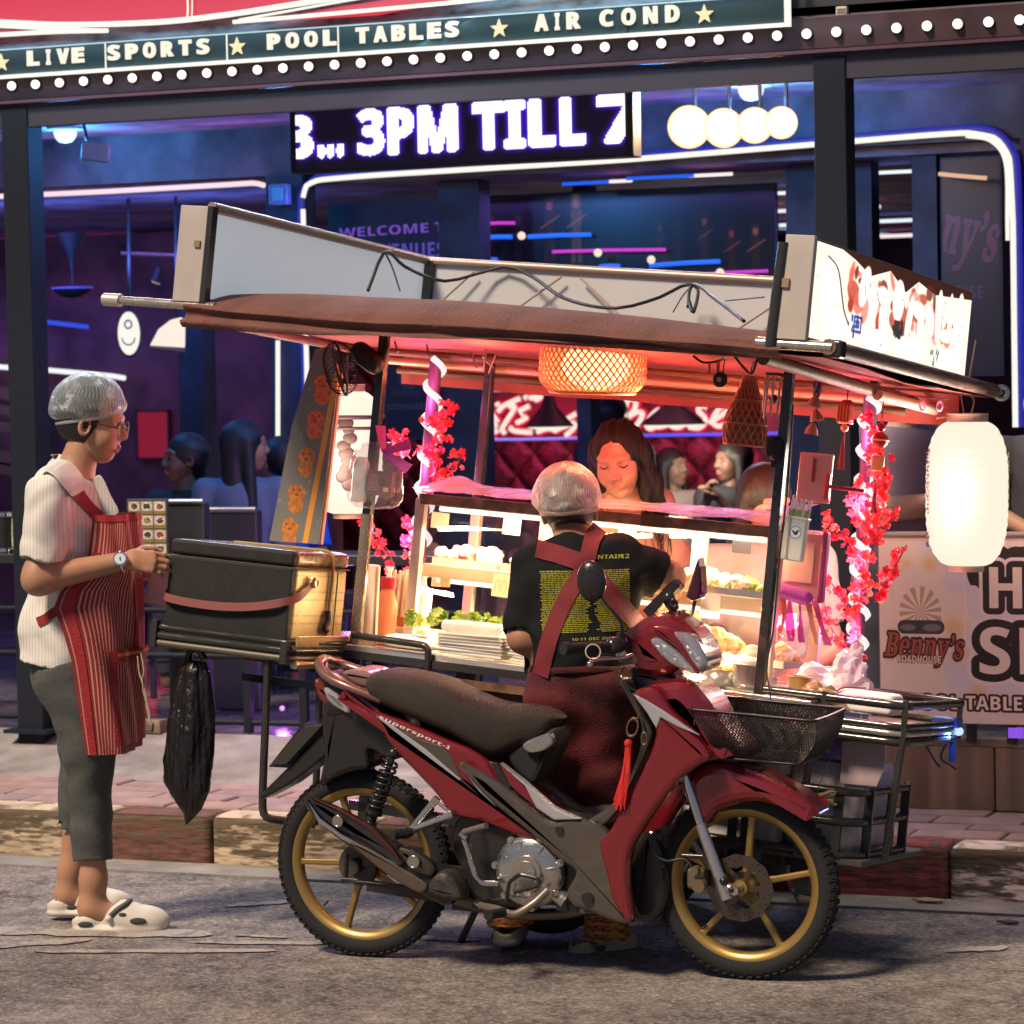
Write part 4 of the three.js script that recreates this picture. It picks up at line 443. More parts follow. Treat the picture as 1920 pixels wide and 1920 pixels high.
const whiteInside=mat([0.78,0.83,0.86],0.55,{map:rep(tex(256,256,(x,y)=>{const k=0.9+0.12*(fbm(x,y,3,5,17)-0.5);return[k,k,k];}),1)});
const sb=(name,cx0,cz0,w,d,l)=>{const t=part(c,name,ubox(w,0.275,d,cx0,1.93,cz0,0.004),whiteInside);return t;};
const left=sb('sign_box',-0.995,0.0,0.09,1.37);part(left,'added_panel_glow',new THREE.PlaneGeometry(1.34,0.255).rotateY(PI/2).translate(-0.9485,1.93,0),new THREE.MeshStandardMaterial({color:col([0.78,0.83,0.86]),roughness:0.5,emissive:col([0.23,0.265,0.28]),emissiveIntensity:1/EXPO}));part(left,'end_cap',ubox(0.1,0.29,0.02,-0.995,1.93,0.695,0.003),boardGrey);part(left,'edge_pipe',rod(V(-0.945,2.075,0.69),V(-0.945,2.072,-0.69),0.015),mat([0.33,0.26,0.22],0.4,{metalness:0.4}));part(left,'edge_strip',box(0.02,0.29,0.03,-0.94,1.93,0.69),frameM);part(left,'socket_plate',box(0.02,0.02,0.006,-0.972,1.96,0.708),mat([0.25,0.2,0.12],0.5));  // inner panel has a glow added to brighten the white face
const back=sb('sign_box',0,-0.73,1.9,0.08);part(back,'added_panel_glow',new THREE.PlaneGeometry(1.84,0.255).translate(0,1.93,-0.6885),new THREE.MeshStandardMaterial({color:col([0.5,0.51,0.51]),roughness:0.5,emissive:col([0.02,0.023,0.024]),emissiveIntensity:1/EXPO}));part(back,'edge_pipe',rod(V(-0.95,2.07,-0.685),V(0.95,2.066,-0.685),0.015),mat([0.36,0.28,0.24],0.4,{metalness:0.4}));part(back,'corner_strip',box(0.03,0.28,0.02,-0.93,1.93,-0.68),frameM);  // back panel keeps a faint added glow as well
for(const[x0,x1]of[[-0.75,-0.93],[-0.42,-0.65],[-0.35,-0.1],[0.42,0.18],[0.5,0.66]])part(back,'brace',rod(V(x0,2.04,-0.66),V(x1,1.86,-0.64),0.004),mat([0.4,0.3,0.24],0.6));
const right=part(c,'sign_box',ubox(0.075,0.275,1.385,0.955,1.93,-0.005,0.003),mat([0.2,0.12,0.1],0.6));part(right,'end_cap',ubox(0.085,0.285,0.02,0.953,1.93,0.698,0.003),boardGrey);part(right,'edge_strip',rod(V(0.905,2.05,0.705),V(0.895,1.76,0.705),0.016),frameM);part(right,'socket_plate',box(0.02,0.025,0.008,0.925,1.94,0.712),mat([0.3,0.2,0.12],0.5));
const T=canvas(1024,256,(g,w,h)=>{
g.fillStyle='#fff4dd';g.fillRect(0,0,w,h);let s=77;const R=()=>(s=(s*16807)%2147483647)/2147483647;
g.fillStyle='#3b2018';g.beginPath();g.moveTo(150,0);g.lineTo(w,0);g.lineTo(w,20);g.lineTo(760,40);g.lineTo(640,18);g.lineTo(560,60);g.lineTo(450,14);g.lineTo(330,46);g.lineTo(230,16);g.fill();
g.filter='blur(2px)';for(let i=0;i<60;i++){g.fillStyle=['#e86a5a','#b8402e','#6a2c20','#f2a090'][i%4];g.globalAlpha=0.8;g.beginPath();g.ellipse(210+R()*700,40+R()*130,8+R()*22,10+R()*34,R()*3,0,7);g.fill();}
g.globalAlpha=1;g.filter='none';g.globalAlpha=1;g.fillStyle='#fffaf0';g.strokeStyle='#f0a898';g.lineWidth=3;g.filter='blur(1.5px)';const blob=(x,y,rx,ry,a)=>{g.beginPath();g.ellipse(x,y,rx,ry,a,0,7);g.stroke();g.fill();};
[[95,120,60,90,0.1],[300,80,30,60,0.3],[360,100,36,40,0],[350,150,16,60,0],[420,90,40,26,0.2],[430,150,26,60,0],[520,90,38,60,0],[600,130,20,70,0.2],[660,100,50,26,0.2],[680,150,24,60,0],[740,120,30,50,-0.3],[800,100,22,80,0],[860,150,50,20,0],[880,90,18,70,0],[950,110,30,100,0],[150,200,70,46,0],[400,220,90,34,0],[620,215,110,34,0],[880,220,110,34,0]].forEach((a)=>blob(...a));
g.strokeStyle='#2c3a8c';g.lineWidth=7;g.strokeRect(255,168,42,40);g.strokeRect(268,180,16,14);g.fillStyle='#3c4c9c';for(let i=0;i<16;i++)g.fillRect(215+R()*60,160+R()*60,9,9);g.fillStyle='#3a3436';for(let i=0;i<26;i++){g.beginPath();g.ellipse(500+R()*60,150+R()*40,4+R()*9,3+R()*8,R()*3,0,7);g.fill();}g.fillStyle='#6a7470';for(let i=0;i<14;i++)g.fillRect(760+R()*60,190+R()*46,6,14);g.strokeStyle='#5a5048';g.lineWidth=3;for(let i=0;i<20;i++){const x=R()*w,y=R()*h;g.beginPath();g.moveTo(x,y);g.lineTo(x+10*R(),y+24*R());g.stroke();}});
const face=part(right,'lit_sign_face',new THREE.PlaneGeometry(1.37,0.262).rotateY(PI/2).translate(0.9935,1.93,-0.005),new THREE.MeshStandardMaterial({color:0x0a0a0a,emissive:0xffffff,emissiveMap:T,emissiveIntensity:1.25/EXPO,roughness:0.3}));void face;
carea([1,0.9,0.75],0.8,1.3,0.25,V(1.01,1.93,0),V(2,1.9,0));
part(right,'loose_wire',tube([V(0.998,2.03,0.6),V(1.0,2.0,0.52),V(1.0,1.9,0.45),V(1.0,1.86,0.4)],0.002,20,5),mat([0.2,0.15,0.06],0.6));
const cab=(r,...p)=>part(c,'cable',tube(p.map(([u,v,z])=>cz(u,v,z)),r,50,6),mat([0.02,0.02,0.022],0.5));
cab(0.006,[690,545,0.0],[722,472,-0.1],[760,500,-0.3],[830,527,-0.55],[900,512,-0.64],[950,500,-0.66],[1000,520,-0.62],[1060,560,-0.5],[1150,578,-0.4],[1230,560,-0.5],[1295,532,-0.6],[1340,560,-0.3],[1395,602,0.1]);
cab(0.006,[1290,575,-0.4],[1293,545,-0.55],[1300,535,-0.6],[1309,548,-0.55],[1300,585,-0.35],[1292,565,-0.4]);cab(0.003,[750,545,0],[735,500,-0.1],[722,474,-0.12]);cab(0.0025,[1262,585,-0.3],[1280,555,-0.5],[1296,537,-0.6]);cab(0.0025,[1360,564,-0.2],[1400,560,0.1],[1432,557,0.6]);
cab(0.004,[1300,668,0.3],[1320,680,0.3],[1350,676,0.3],[1370,664,0.35],[1395,690,0.35],[1410,700,0.32],[1420,672,0.32]);
cab(0.0028,[1487,760,0.316],[1478,900,0.318],[1462,1040,0.32],[1450,1180,0.32],[1437,1250,0.32],[1446,1320,0.33],[1430,1360,0.33]);
for(const[u,v0,v1,du]of[[912,655,696,-6],[930,664,700,-14],[740,640,660,6],[884,660,690,10],[1330,672,700,0],[1344,672,706,2],[905,668,690,20],[800,646,668,5]])part(c,'hook',rod(cz(u,v0,0),cz(u+du,v1,0),0.003),frameM);
}
// ---------- glass display case ----------
{
const t=cthing('display_case','two-tier glass food display case glowing cream on the cart counter','display case'),x0=-0.455,x1=0.735,z0=-0.28,z1=0.1,y0=0.80,y1=1.262,ym=1.055;
const wood=mat([0.42,0.25,0.15],0.5,{map:rep(N1,3)}),aluF=mat([0.62,0.5,0.42],0.4,{metalness:0.3});
for(const[x,z]of[[x0,z1],[x1,z1],[x0,z0],[x1,z0]])part(t,'corner_post',ubox(0.034,y1-y0,0.026,x,(y0+y1)/2,z,0.003),aluF);
for(const z of[z0,z1])part(t,'top_rail',ubox(x1-x0,0.034,0.03,(x0+x1)/2,y1,z,0.003),wood);
for(const x of[x0,x1])part(t,'side_rail',ubox(0.028,0.03,z1-z0,x,y1,(z0+z1)/2,0.003),wood);
part(t,'joint_tape',box(0.075,0.037,0.034,0.335,y1,z1),mat([0.09,0.05,0.03],0.6));
const creamW=mat([0.8,0.72,0.58],0.5);
part(t,'floor_board',box(x1-x0,0.012,z1-z0,(x0+x1)/2,y0+0.004,(z0+z1)/2),mat([0.7,0.68,0.62],0.35));
part(t,'shelf',ubox(x1-x0-0.05,0.014,0.3,(x0+x1)/2,ym,-0.1),creamW);part(t,'shelf_edge',ubox(x1-x0-0.03,0.042,0.014,(x0+x1)/2,ym-0.012,0.075,0.003),mat([0.62,0.45,0.28],0.5));part(t,'shelf_edge',ubox(x1-x0-0.03,0.03,0.014,(x0+x1)/2,ym-0.012,-0.26,0.003),creamW);
const glass=phys([1,1,1],0.04,{transmission:1,thickness:0,ior:1.45});
part(t,'glass_pane',new THREE.PlaneGeometry(x1-x0-0.03,0.19).translate((x0+x1)/2,1.15,z1+0.002),glass);part(t,'glass_pane',new THREE.PlaneGeometry(0.36,y1-y0-0.04).rotateY(PI/2).translate(x0,(y0+y1)/2,(z0+z1)/2),glass);part(t,'glass_pane',new THREE.PlaneGeometry(0.36,y1-y0-0.04).rotateY(PI/2).translate(x1,(y0+y1)/2,(z0+z1)/2),glass);
for(const x of[-0.2,0.33])part(t,'back_mullion',ubox(0.05,y1-y0-0.02,0.016,x,(y0+y1)/2,z0,0.002),creamW);
const amber=phys([0.9,0.62,0.42],0.25,{transmission:0.75,thickness:0,ior:1.4});part(t,'back_pane',new THREE.PlaneGeometry(x1-x0-0.03,y1-y0-0.03).translate((x0+x1)/2,(y0+y1)/2,z0-0.01),glass);void amber;
const tubeM=glow(1,0.95,0.78,1.3);
part(t,'lamp_tube',rod(V(x0+0.05,y1-0.026,z1-0.03),V(x1-0.05,y1-0.026,z1-0.03),0.008),tubeM);part(t,'lamp_tube',rod(V(x0+0.05,ym-0.04,0.045),V(x1-0.05,ym-0.04,0.045),0.008),tubeM);part(t,'lamp_tube',rod(V(x0+0.05,ym-0.04,-0.235),V(x1-0.05,ym-0.04,-0.235),0.008),tubeM);
carea([1,0.76,0.44],110,x1-x0-0.1,0.02,V((x0+x1)/2,y1-0.038,z1-0.03),V((x0+x1)/2,1.0,-0.16));carea([1,0.74,0.42],120,x1-x0-0.1,0.02,V((x0+x1)/2,ym-0.052,0.045),V((x0+x1)/2,0.8,0.1));carea([1,0.74,0.44],60,x1-x0-0.1,0.02,V((x0+x1)/2,ym-0.052,-0.235),V((x0+x1)/2,0.85,-0.05));
const paper=mat([0.85,0.80,0.68],0.7),cardY=phys([0.9,0.8,0.5],0.8,{transmission:0.3,thickness:0}),doodle=mat([1,1,1],0.7,{map:canvas(128,128,(g)=>{g.fillStyle='#f2e6b8';g.fillRect(0,0,128,128);g.strokeStyle='#c2a868';g.lineWidth=4;for(const x of[38,84]){g.beginPath();g.ellipse(x,62,14,26,0,PI,0);g.moveTo(x-14,62);g.lineTo(x-14,96);g.moveTo(x+14,62);g.lineTo(x+14,96);g.stroke();}})});
const card=(u,v,w,h,z,m,r=0)=>{const p=cz(u,v,z);const o=part(t,'price_card',box(w,h,0.002),m);o.position.copy(p);o.rotation.z=r;};
card(825,976,0.062,0.05,-0.1,cardY,-0.02);card(960,985,0.062,0.06,-0.15,paper,-0.02);card(1392,1018,0.062,0.062,0.05,paper,0);card(1332,1136,0.062,0.072,0.085,paper,0);card(940,1098,0.062,0.07,0.085,doodle,-0.02);card(835,1082,0.036,0.062,0.06,cardY,0.03);card(818,1082,0.03,0.06,-0.1,cardY,0);card(1175,1010,0.06,0.06,-0.16,paper,0);card(1270,985,0.06,0.055,-0.22,paper,0);
const lump=[0,1,2].map((k)=>{const g=new THREE.IcosahedronGeometry(1,2),p=g.attributes.position;for(let i=0;i<p.count;i++){const d=0.82+0.36*vn(p.getX(i)*2+5+k*7,p.getY(i)*2+p.getZ(i)*1.7+9,64,40+k);p.setXYZ(i,p.getX(i)*d,p.getY(i)*d*0.75,p.getZ(i)*d);}g.computeVertexNormals();return g;});
const heap=(name,l,cat,x,y,z,w,d,n,size,m,trayM,nm='piece')=>{const o=cthing(name,l,cat,'trays of food in the display case',V(x,y,z));part(o,'tray',[box(w,0.006,d,0,0.003,0),box(w,0.022,0.005,0,0.011,d/2),box(w,0.022,0.005,0,0.011,-d/2),box(0.005,0.022,d,w/2,0.011,0),box(0.005,0.022,d,-w/2,0.011,0)],trayM);for(let i=0;i<n;i++){const q=part(o,nm,lump[i%3],Array.isArray(m)?m[i%m.length]:m);const a=rr(-0.46,0.46),b=rr(-0.42,0.42);q.position.set(a*w,0.014+size*0.5+0.035*(1-3*a*a)*(1-3*b*b)*rnd(),b*d);q.rotation.set(rr(0,3),rr(0,6),rr(0,3));q.scale.setScalar(size*rr(0.7,1.2));}};
const bun=[mat([0.82,0.7,0.5],0.6),mat([0.75,0.55,0.32],0.6),mat([0.85,0.76,0.6],0.6)],pinkF=[mat([0.8,0.42,0.34],0.5),mat([0.85,0.6,0.5],0.5)],leafF=[mat([0.3,0.42,0.06],0.6),mat([0.42,0.5,0.14],0.6)],brownF=[mat([0.5,0.24,0.08],0.5),mat([0.6,0.34,0.14],0.5)],foil=mat([0.7,0.66,0.58],0.3,{metalness:0.7});
heap('food_tray','tray of pink pieces on the upper shelf, left end of the display','food tray',-0.32,ym+0.008,-0.04,0.22,0.16,22,0.024,pinkF,foil);heap('food_tray','tray of pale buns on the upper shelf next to the pink pieces','food tray',-0.07,ym+0.008,-0.04,0.24,0.16,24,0.026,bun,foil);heap('food_tray','tray of pale buns on the upper shelf behind the hairnet','food tray',0.19,ym+0.008,-0.04,0.24,0.16,24,0.026,bun,foil);heap('food_tray','tray of cream heaps on the upper shelf in front of the woman','food tray',0.43,ym+0.008,-0.03,0.2,0.16,22,0.027,bun,foil);heap('food_tray','tray with green garnish on the upper shelf, right end of the display','food tray',0.62,ym+0.008,0.0,0.16,0.14,22,0.018,[bun[2],leafF[0],bun[0],leafF[1]],foil);
heap('food_tray','tray of brown fried pieces on the lower tier at the right','food tray',0.5,y0+0.012,-0.02,0.24,0.18,26,0.026,brownF,foil);heap('food_tray','tray of orange pieces on the lower tier, right corner','food tray',0.655,y0+0.06,-0.14,0.14,0.16,18,0.024,[brownF[1],bun[1],pinkF[1]],foil);heap('food_tray','tray of cream pieces on the lower tier behind the cook','food tray',0.2,y0+0.012,-0.06,0.26,0.2,20,0.026,bun,foil);
heap('food_tray','tray of golden dumplings on the lower tier beneath the brown pieces','food tray',0.42,y0+0.07,-0.14,0.24,0.16,26,0.028,[bun[1],bun[0],brownF[1]],foil);heap('food_tray','tray of cream rolls at the lower right front of the display','food tray',0.63,y0+0.012,0.03,0.18,0.12,24,0.028,bun,foil);heap('food_tray','small tray of cream rolls on the lower tier at the left end','food tray',-0.3,y0+0.012,-0.12,0.24,0.14,20,0.024,[bun[0],bun[2],pinkF[1]],foil);
const filmM=phys([0.95,0.9,0.97],0.22,{transmission:0.6,thickness:0,ior:1.4});
const gl=new THREE.PlaneGeometry(1,1,90,14),p=gl.attributes.position;for(let i=0;i<p.count;i++){const a=p.getX(i)+0.5,b=p.getY(i)+0.5;const lift=0.028+0.05*st(0.78,1,a)+0.03*st(0.12,0,a)+0.02*fbm(a*1.3,0.2,9,2,5);p.setXYZ(i,x0-0.03+(x1-x0+0.04)*a,y1+0.021+0.012*fbm(a*2,b*0.6,10,3,15)+lift*b*0.8-0.0*b,z1+0.018-0.3*b);}gl.computeVertexNormals();
part(t,'plastic_film',gl,filmM);
}
// ---------- things on and around the cart ----------
const black2=mat([0.012,0.012,0.013],0.6),clear=(c=[1,1,1],r=0.15,t=0.75)=>phys(c,r,{transmission:t,thickness:0,ior:1.4});
const crumple=(w,h,d,n,amp,s,fn)=>{
const g=new THREE.IcosahedronGeometry(1,n),p=g.attributes.position;for(let i=0;i<p.count;i++){let x=p.getX(i),y=p.getY(i),z=p.getZ(i);const f=1+amp*(fbm(x*0.35+0.5,y*0.35+z*0.21+0.5,7,4,s)-0.5)*2+amp*0.4*Math.abs(sin(x*7+z*5+3*y));let q=V(x*w*f,y*h*f,z*d*f);if(fn)q=fn(q,x,y,z);p.setXYZ(i,q.x,q.y,q.z);}g.deleteAttribute('normal');g.deleteAttribute('uv');const m=mergeGeometries([g]);m.computeVertexNormals();return m;};
{
const W=0.44,H=0.275,D=0.335,o=cthing('insulated_box','black-fronted insulated box with golden metal side and carrying strap, on the left tray','cool box',null,V(-0.818,0.795,0.43));
const gold=tex(512,512,(x,y)=>{const dx=(x*26)%1-0.5,row=Math.floor(y*13),dy=(y*13)%1-0.5,on=hash(Math.floor(x*26),row,5)>0.12&&row%3!==1;const hole=on?1-st(0.10,0.16,Math.hypot(dx*0.5,dy)):0,g=hash(Math.floor(x*512),Math.floor(y*512),8),f=fbm(x,y,5,5,9);const k=(0.75+0.3*(f-0.5)+0.3*(g-0.5))*(1-0.6*hole);return[0.62*k,0.5*k,0.24*k];});
const gm=mat([1,1,1],0.45,{map:rep(gold,3.2),metalness:0.35});
part(o,'body',boxUV(box(W,H-0.045,D-0.02,0,(H-0.045)/2,-0.006,0.018)),gm);part(o,'lid',boxUV(box(W+0.006,0.05,D-0.012,0,H-0.022,-0.006,0.02)),mat([0.5,0.4,0.2],0.42,{metalness:0.3,roughnessMap:rep(N1,5),map:rep(N2,3)}));
const front=mat([0.024,0.023,0.02],0.72,{bumpMap:rep(N2,6),bumpScale:0.0015,map:rep(N2,4)}),fp=[V(-W/2,0,0),V(W/2-0.004,0,0),V(W/2-0.004,H-0.05,0),V(-W/2,H-0.05,0)];
part(o,'front_panel',plate(fp,D/2-0.02,D/2,0.006),front);part(o,'front_lid',boxUV(box(W,0.046,0.03,-0.002,H-0.022,D/2-0.014,0.012)),front);
part(o,'lid_seam',box(W+0.008,0.003,D-0.008,0,H-0.049,-0.004),mat([0.12,0.09,0.04],0.7));part(o,'corner_seam',box(0.002,H-0.06,0.003,W/2+0.001,0.11,-0.1),mat([0.25,0.18,0.08],0.7));
const sp=new THREE.CatmullRomCurve3([V(-W/2-0.003,0.12,0.1),V(-W/2+0.002,0.1,D/2+0.012),V(-0.08,0.088,D/2+0.022),V(0.08,0.096,D/2+0.02),V(W/2-0.02,0.122,D/2+0.014),V(W/2+0.012,0.14,D/2-0.03),V(W/2+0.012,0.185,0.06)]);
const P=sp.getPoints(60),pos=[];for(let i=0;i<60;i++){const a=P[i],b=P[i+1],h=0.0125;for(const[q,s]of[[a,-1],[b,-1],[b,1],[a,-1],[b,1],[a,1]])pos.push(q.x,q.y+s*h,q.z);}const sg=new THREE.BufferGeometry();sg.setAttribute('position',new THREE.BufferAttribute(new Float32Array(pos),3));sg.computeVertexNormals();
part(o,'strap',sg,mat([0.26,0.085,0.075],0.6));part(o,'rivet',[cyl(0.017,0.017,0.006,24).rotateZ(PI/2).translate(W/2+0.016,0.185,0.06),new THREE.TorusGeometry(0.012,0.003,8,24).rotateY(PI/2).translate(W/2+0.02,0.185,0.06)],mat([0.6,0.5,0.3],0.4,{metalness:0.5}));
part(o,'elastic_cord',tube([V(-0.1,H+0.004,0.0),V(0.15,H+0.006,-0.04),V(W/2-0.008,H+0.002,-0.05),V(W/2+0.008,H-0.03,-0.052),V(W/2+0.009,0.12,-0.05),V(W/2+0.009,0.02,-0.045)],0.0055,60,8),mat([0.32,0.24,0.1],0.7));part(o,'cord_hook',tube([V(W/2+0.012,0.1,-0.04),V(W/2+0.018,0.07,-0.035),V(W/2+0.016,0.05,-0.02),V(W/2+0.014,0.04,-0.04)],0.009,24,8),black2);
const r=cthing('paper_roll','tall white roll standing between the insulated box and the bottles','roll',null,V(-0.55,0.8,0.2));part(r,'roll',lathe([[0.001,0],[0.035,0],[0.033,0.02],[0.022,0.24],[0.018,0.245],[0.001,0.245]],24),mat([0.7,0.66,0.5],0.6));part(r,'tape_edge',rod(V(0.034,0.01,0.012),V(0.021,0.24,0.01),0.003),mat([0.4,0.25,0.2],0.6));
}
{
const p=cz(368,1240,0.55),o=cthing('rubbish_bag','black plastic rubbish bag hanging under the insulated box','rubbish bag',null,p);
const prof=[[0,0.03],[0.03,0.045],[0.1,0.056],[0.2,0.068],[0.3,0.072],[0.38,0.066],[0.43,0.045],[0.465,0.012]];
const g=new THREE.CylinderGeometry(1,1,1,90,110,true),q=g.attributes.position;for(let i=0;i<q.count;i++){const t=0.5-q.getY(i),yy=t*0.47,a=Math.atan2(q.getZ(i),q.getX(i));let r=0.03;for(let k=0;k<prof.length-1;k++)if(yy>=prof[k][0])r=prof[k][1]+(prof[k+1][1]-prof[k][1])*(yy-prof[k][0])/(prof[k+1][0]-prof[k][0]);const fold=1+0.12*sin(a*5+2*sin(t*4))*(1-t*0.6)+0.1*(fbm(a/6.283+0.5,t,9,4,77)-0.5)*2+0.05*Math.abs(sin(a*11+t*6));const low=0.04*st(0.7,1,t)*cos(a);q.setXYZ(i,r*fold*cos(a)*1.05+0.012*t,-yy-low*0.7*(cos(a)>0?1:0.6),r*fold*sin(a)*0.85);}g.computeVertexNormals();
part(o,'bag',g,mat([0.012,0.010,0.011],0.24,{bumpMap:rep(N1,3,2),bumpScale:0.008}));part(o,'knot',tube([V(-0.03,0.0,0),V(-0.01,0.03,0.02),V(0.02,0.04,0.03),V(0.04,0.01,0.02)],0.012,20,8),mat([0.028,0.025,0.024],0.26));
const sl=cthing('drawstring','pale doubled cord with a toggle hanging below the box, beside the apron','cord',null,cz(258,1230,0.62));part(sl,'cord',[tube([V(0,0,0),V(0.012,-0.05,0),V(0.03,-0.08,0.004),V(0.035,-0.11,0),V(0.06,-0.16,0),V(0.068,-0.2,0)],0.0025,40,6),tube([V(0.012,0.01,0),V(0.028,-0.045,0),V(0.025,-0.07,0),V(0.045,-0.12,0),V(0.05,-0.15,0),V(0.068,-0.2,0)],0.0025,40,6)],mat([0.4,0.32,0.22],0.8));part(sl,'toggle',box(0.024,0.028,0.014,0.07,-0.21,0,0.006),mat([0.12,0.12,0.1],0.5));
}
{
const at=(u,v,z)=>{const p=cz(u,v,z);p.y=0.801;return p;};
const b1=cthing('sauce_bottle','squat sauce bottle with red cap and orange sauce beside the cart post','bottle',null,V(-0.535,0.801,0.12));part(b1,'bottle',lathe([[0.001,0],[0.034,0.002],[0.036,0.02],[0.036,0.12],[0.022,0.16],[0.02,0.175]],28),mat([0.7,0.22,0.1],0.3));part(b1,'cap',cyl(0.024,0.025,0.035,24).translate(0,0.19,0),mat([0.45,0.01,0.02],0.4));part(b1,'nozzle',lathe([[0.009,0.205],[0.008,0.225],[0.013,0.24],[0.001,0.241]],16),mat([0.8,0.7,0.6],0.4));
const b2=cthing('squeeze_bottle','white squeeze bottle with pointed nozzle left of the display case','bottle',null,V(-0.475,0.83,0.0));part(b2,'bottle',lathe([[0.001,0],[0.03,0.002],[0.031,0.02],[0.031,0.13],[0.022,0.15]],28),mat([0.8,0.72,0.68],0.35));part(b2,'nozzle',lathe([[0.02,0.15],[0.01,0.162],[0.004,0.205],[0.001,0.206]],16),mat([0.85,0.75,0.68],0.4));part(b2,'sauce_band',cyl(0.0315,0.0315,0.03,28,true).translate(0,0.05,0),mat([0.8,0.5,0.14],0.4));
const st1=cthing('skewer_bundle','bundle of pale wooden skewers standing in a white tub','skewers',null,V(-0.53,0.801,0.02));const wd=mat([0.72,0.56,0.34],0.6);for(let i=0;i<16;i++)part(st1,'skewer',rod(V(-0.03+(i%4)*0.02,0.02,-0.02+Math.floor(i/4)*0.014),V(-0.026+(i%4)*0.021+rr(-0.004,0.004),0.225+rr(-0.01,0.012),-0.02+Math.floor(i/4)*0.016),0.0055),wd);part(st1,'label_patch',box(0.028,0.03,0.002,0.012,0.07,0.033),mat([0.3,0.1,0.02],0.6));
const tub=cthing('white_tub','low white tub that holds skewers and bottle left of the display','tub',null,V(-0.5,0.801,0.01));part(tub,'tub',[box(0.17,0.05,0.004,0,0.025,0.055),box(0.17,0.05,0.004,0,0.025,-0.055),box(0.004,0.05,0.11,0.085,0.025,0),box(0.004,0.05,0.11,-0.085,0.025,0),box(0.17,0.003,0.11,0,0.002,0)],mat([0.82,0.78,0.68],0.45));part(tub,'rim',[box(0.18,0.006,0.01,0,0.052,0.058),box(0.18,0.006,0.01,0,0.052,-0.058)],mat([0.8,0.76,0.66],0.45));
const tw=cthing('napkin_pack','flat white packet lying on the counter behind the hand rail','packet',null,V(-0.39,0.801,0.2));part(tw,'packet',crumple(0.11,0.022,0.055,4,0.18,5).translate(0,0.02,0),mat([0.82,0.78,0.68],0.5));part(tw,'fold',box(0.05,0.004,0.05,0.03,0.043,0,0.002),mat([0.72,0.66,0.55],0.5));
const lids=cthing('lid_stack','stack of clear plastic box lids leaning on the counter left of the cook','lids',null,V(-0.135,0.801,0.235));const lidM=phys([0.95,0.92,0.84],0.15,{transmission:0.35,thickness:0});part(lids,'dome_lid',new RoundedBoxGeometry(0.205,0.035,0.14,3,0.015).translate(-0.008,0.088,0),lidM);const lg=mg([new RoundedBoxGeometry(0.215,0.011,0.15,2,0.005),box(0.225,0.003,0.16)]);for(let i=0;i<7;i++){const m=part(lids,'lid',lg,lidM);m.position.set(rr(-0.004,0.004)-0.0012*i,0.01+i*0.0095,rr(-0.003,0.003));m.rotation.set(0,rr(-0.03,0.03),0.006*i);}
const lids2=cthing('lid_stack','small toppling stack of clear lids next to the cook’s left arm','lids',null,V(0.03,0.801,0.24));for(let i=0;i<8;i++){const m=part(lids2,'lid',lg,lidM);m.scale.set(0.5,0.8,0.7);m.position.set(0.007*(8-i)*(i%2?1:0.7)-0.02,0.008+i*0.0085,0);m.rotation.z=-0.05;}
const lt=cthing('lettuce_row','row of frilly green lettuce along the foot of the display case','lettuce',null,V(-0.2,0.872,0.125));const gm=[phys([0.30,0.42,0.04],0.6,{transmission:0.25,thickness:0}),phys([0.45,0.52,0.12],0.6,{transmission:0.25,thickness:0}),phys([0.16,0.26,0.03],0.6,{transmission:0.2,thickness:0})];
const lf=[0,1,2].map((k)=>{const g=new THREE.CircleGeometry(1,26),p=g.attributes.position;const gg=new THREE.RingGeometry(0.02,1,30,6),q=gg.attributes.position;for(let i=0;i<q.count;i++){const r=Math.hypot(q.getX(i),q.getY(i)),a=Math.atan2(q.getY(i),q.getX(i));q.setZ(i,0.35*r*r+r*r*0.28*sin(a*(7+k)+k)+0.1*r*sin(a*17));}gg.computeVertexNormals();void p;return gg;});
for(let i=0;i<64;i++){const m=part(lt,'lettuce_leaf',lf[i%3],gm[i%3]);m.scale.setScalar(rr(0.016,0.027));m.position.set(rr(-0.24,0.24),rr(0.005,0.045),rr(-0.02,0.035));m.rotation.set(rr(-1.4,0.3),rr(-0.8,0.8),rr(0,6));}
const pan=cthing('food_pan','shallow steel pan of orange food on the counter beyond the handlebar','pan',null,V(0.64,0.801,0.21));part(pan,'pan',[lathe([[0.001,0.002],[0.055,0.003],[0.06,0.05],[0.063,0.052]],32)],foilM());for(let i=0;i<26;i++){const m=part(pan,'piece',new THREE.IcosahedronGeometry(0.011,1),mat([0.75,0.22+0.2*rnd(),0.03],0.45));m.position.set(rr(-0.038,0.038),0.044+rr(0,0.012),rr(-0.038,0.038));}
function foilM(){return mat([0.72,0.68,0.6],0.28,{metalness:0.75});}
const tubs=cthing('steel_bucket','ribbed steel tub beside the right cart post','tub',null,V(0.735,0.801,0.23));part(tubs,'tub',lathe([[0.001,0.002],[0.043,0.002],[0.044,0.02],[0.047,0.03],[0.046,0.045],[0.05,0.06],[0.051,0.075]],36),foilM());part(tubs,'rim',new THREE.TorusGeometry(0.051,0.003,8,36).rotateX(PI/2).translate(0,0.075,0),foilM());part(tubs,'rice',crumple(0.045,0.02,0.045,3,0.15,8).translate(0,0.075,0),mat([0.85,0.78,0.64],0.6));
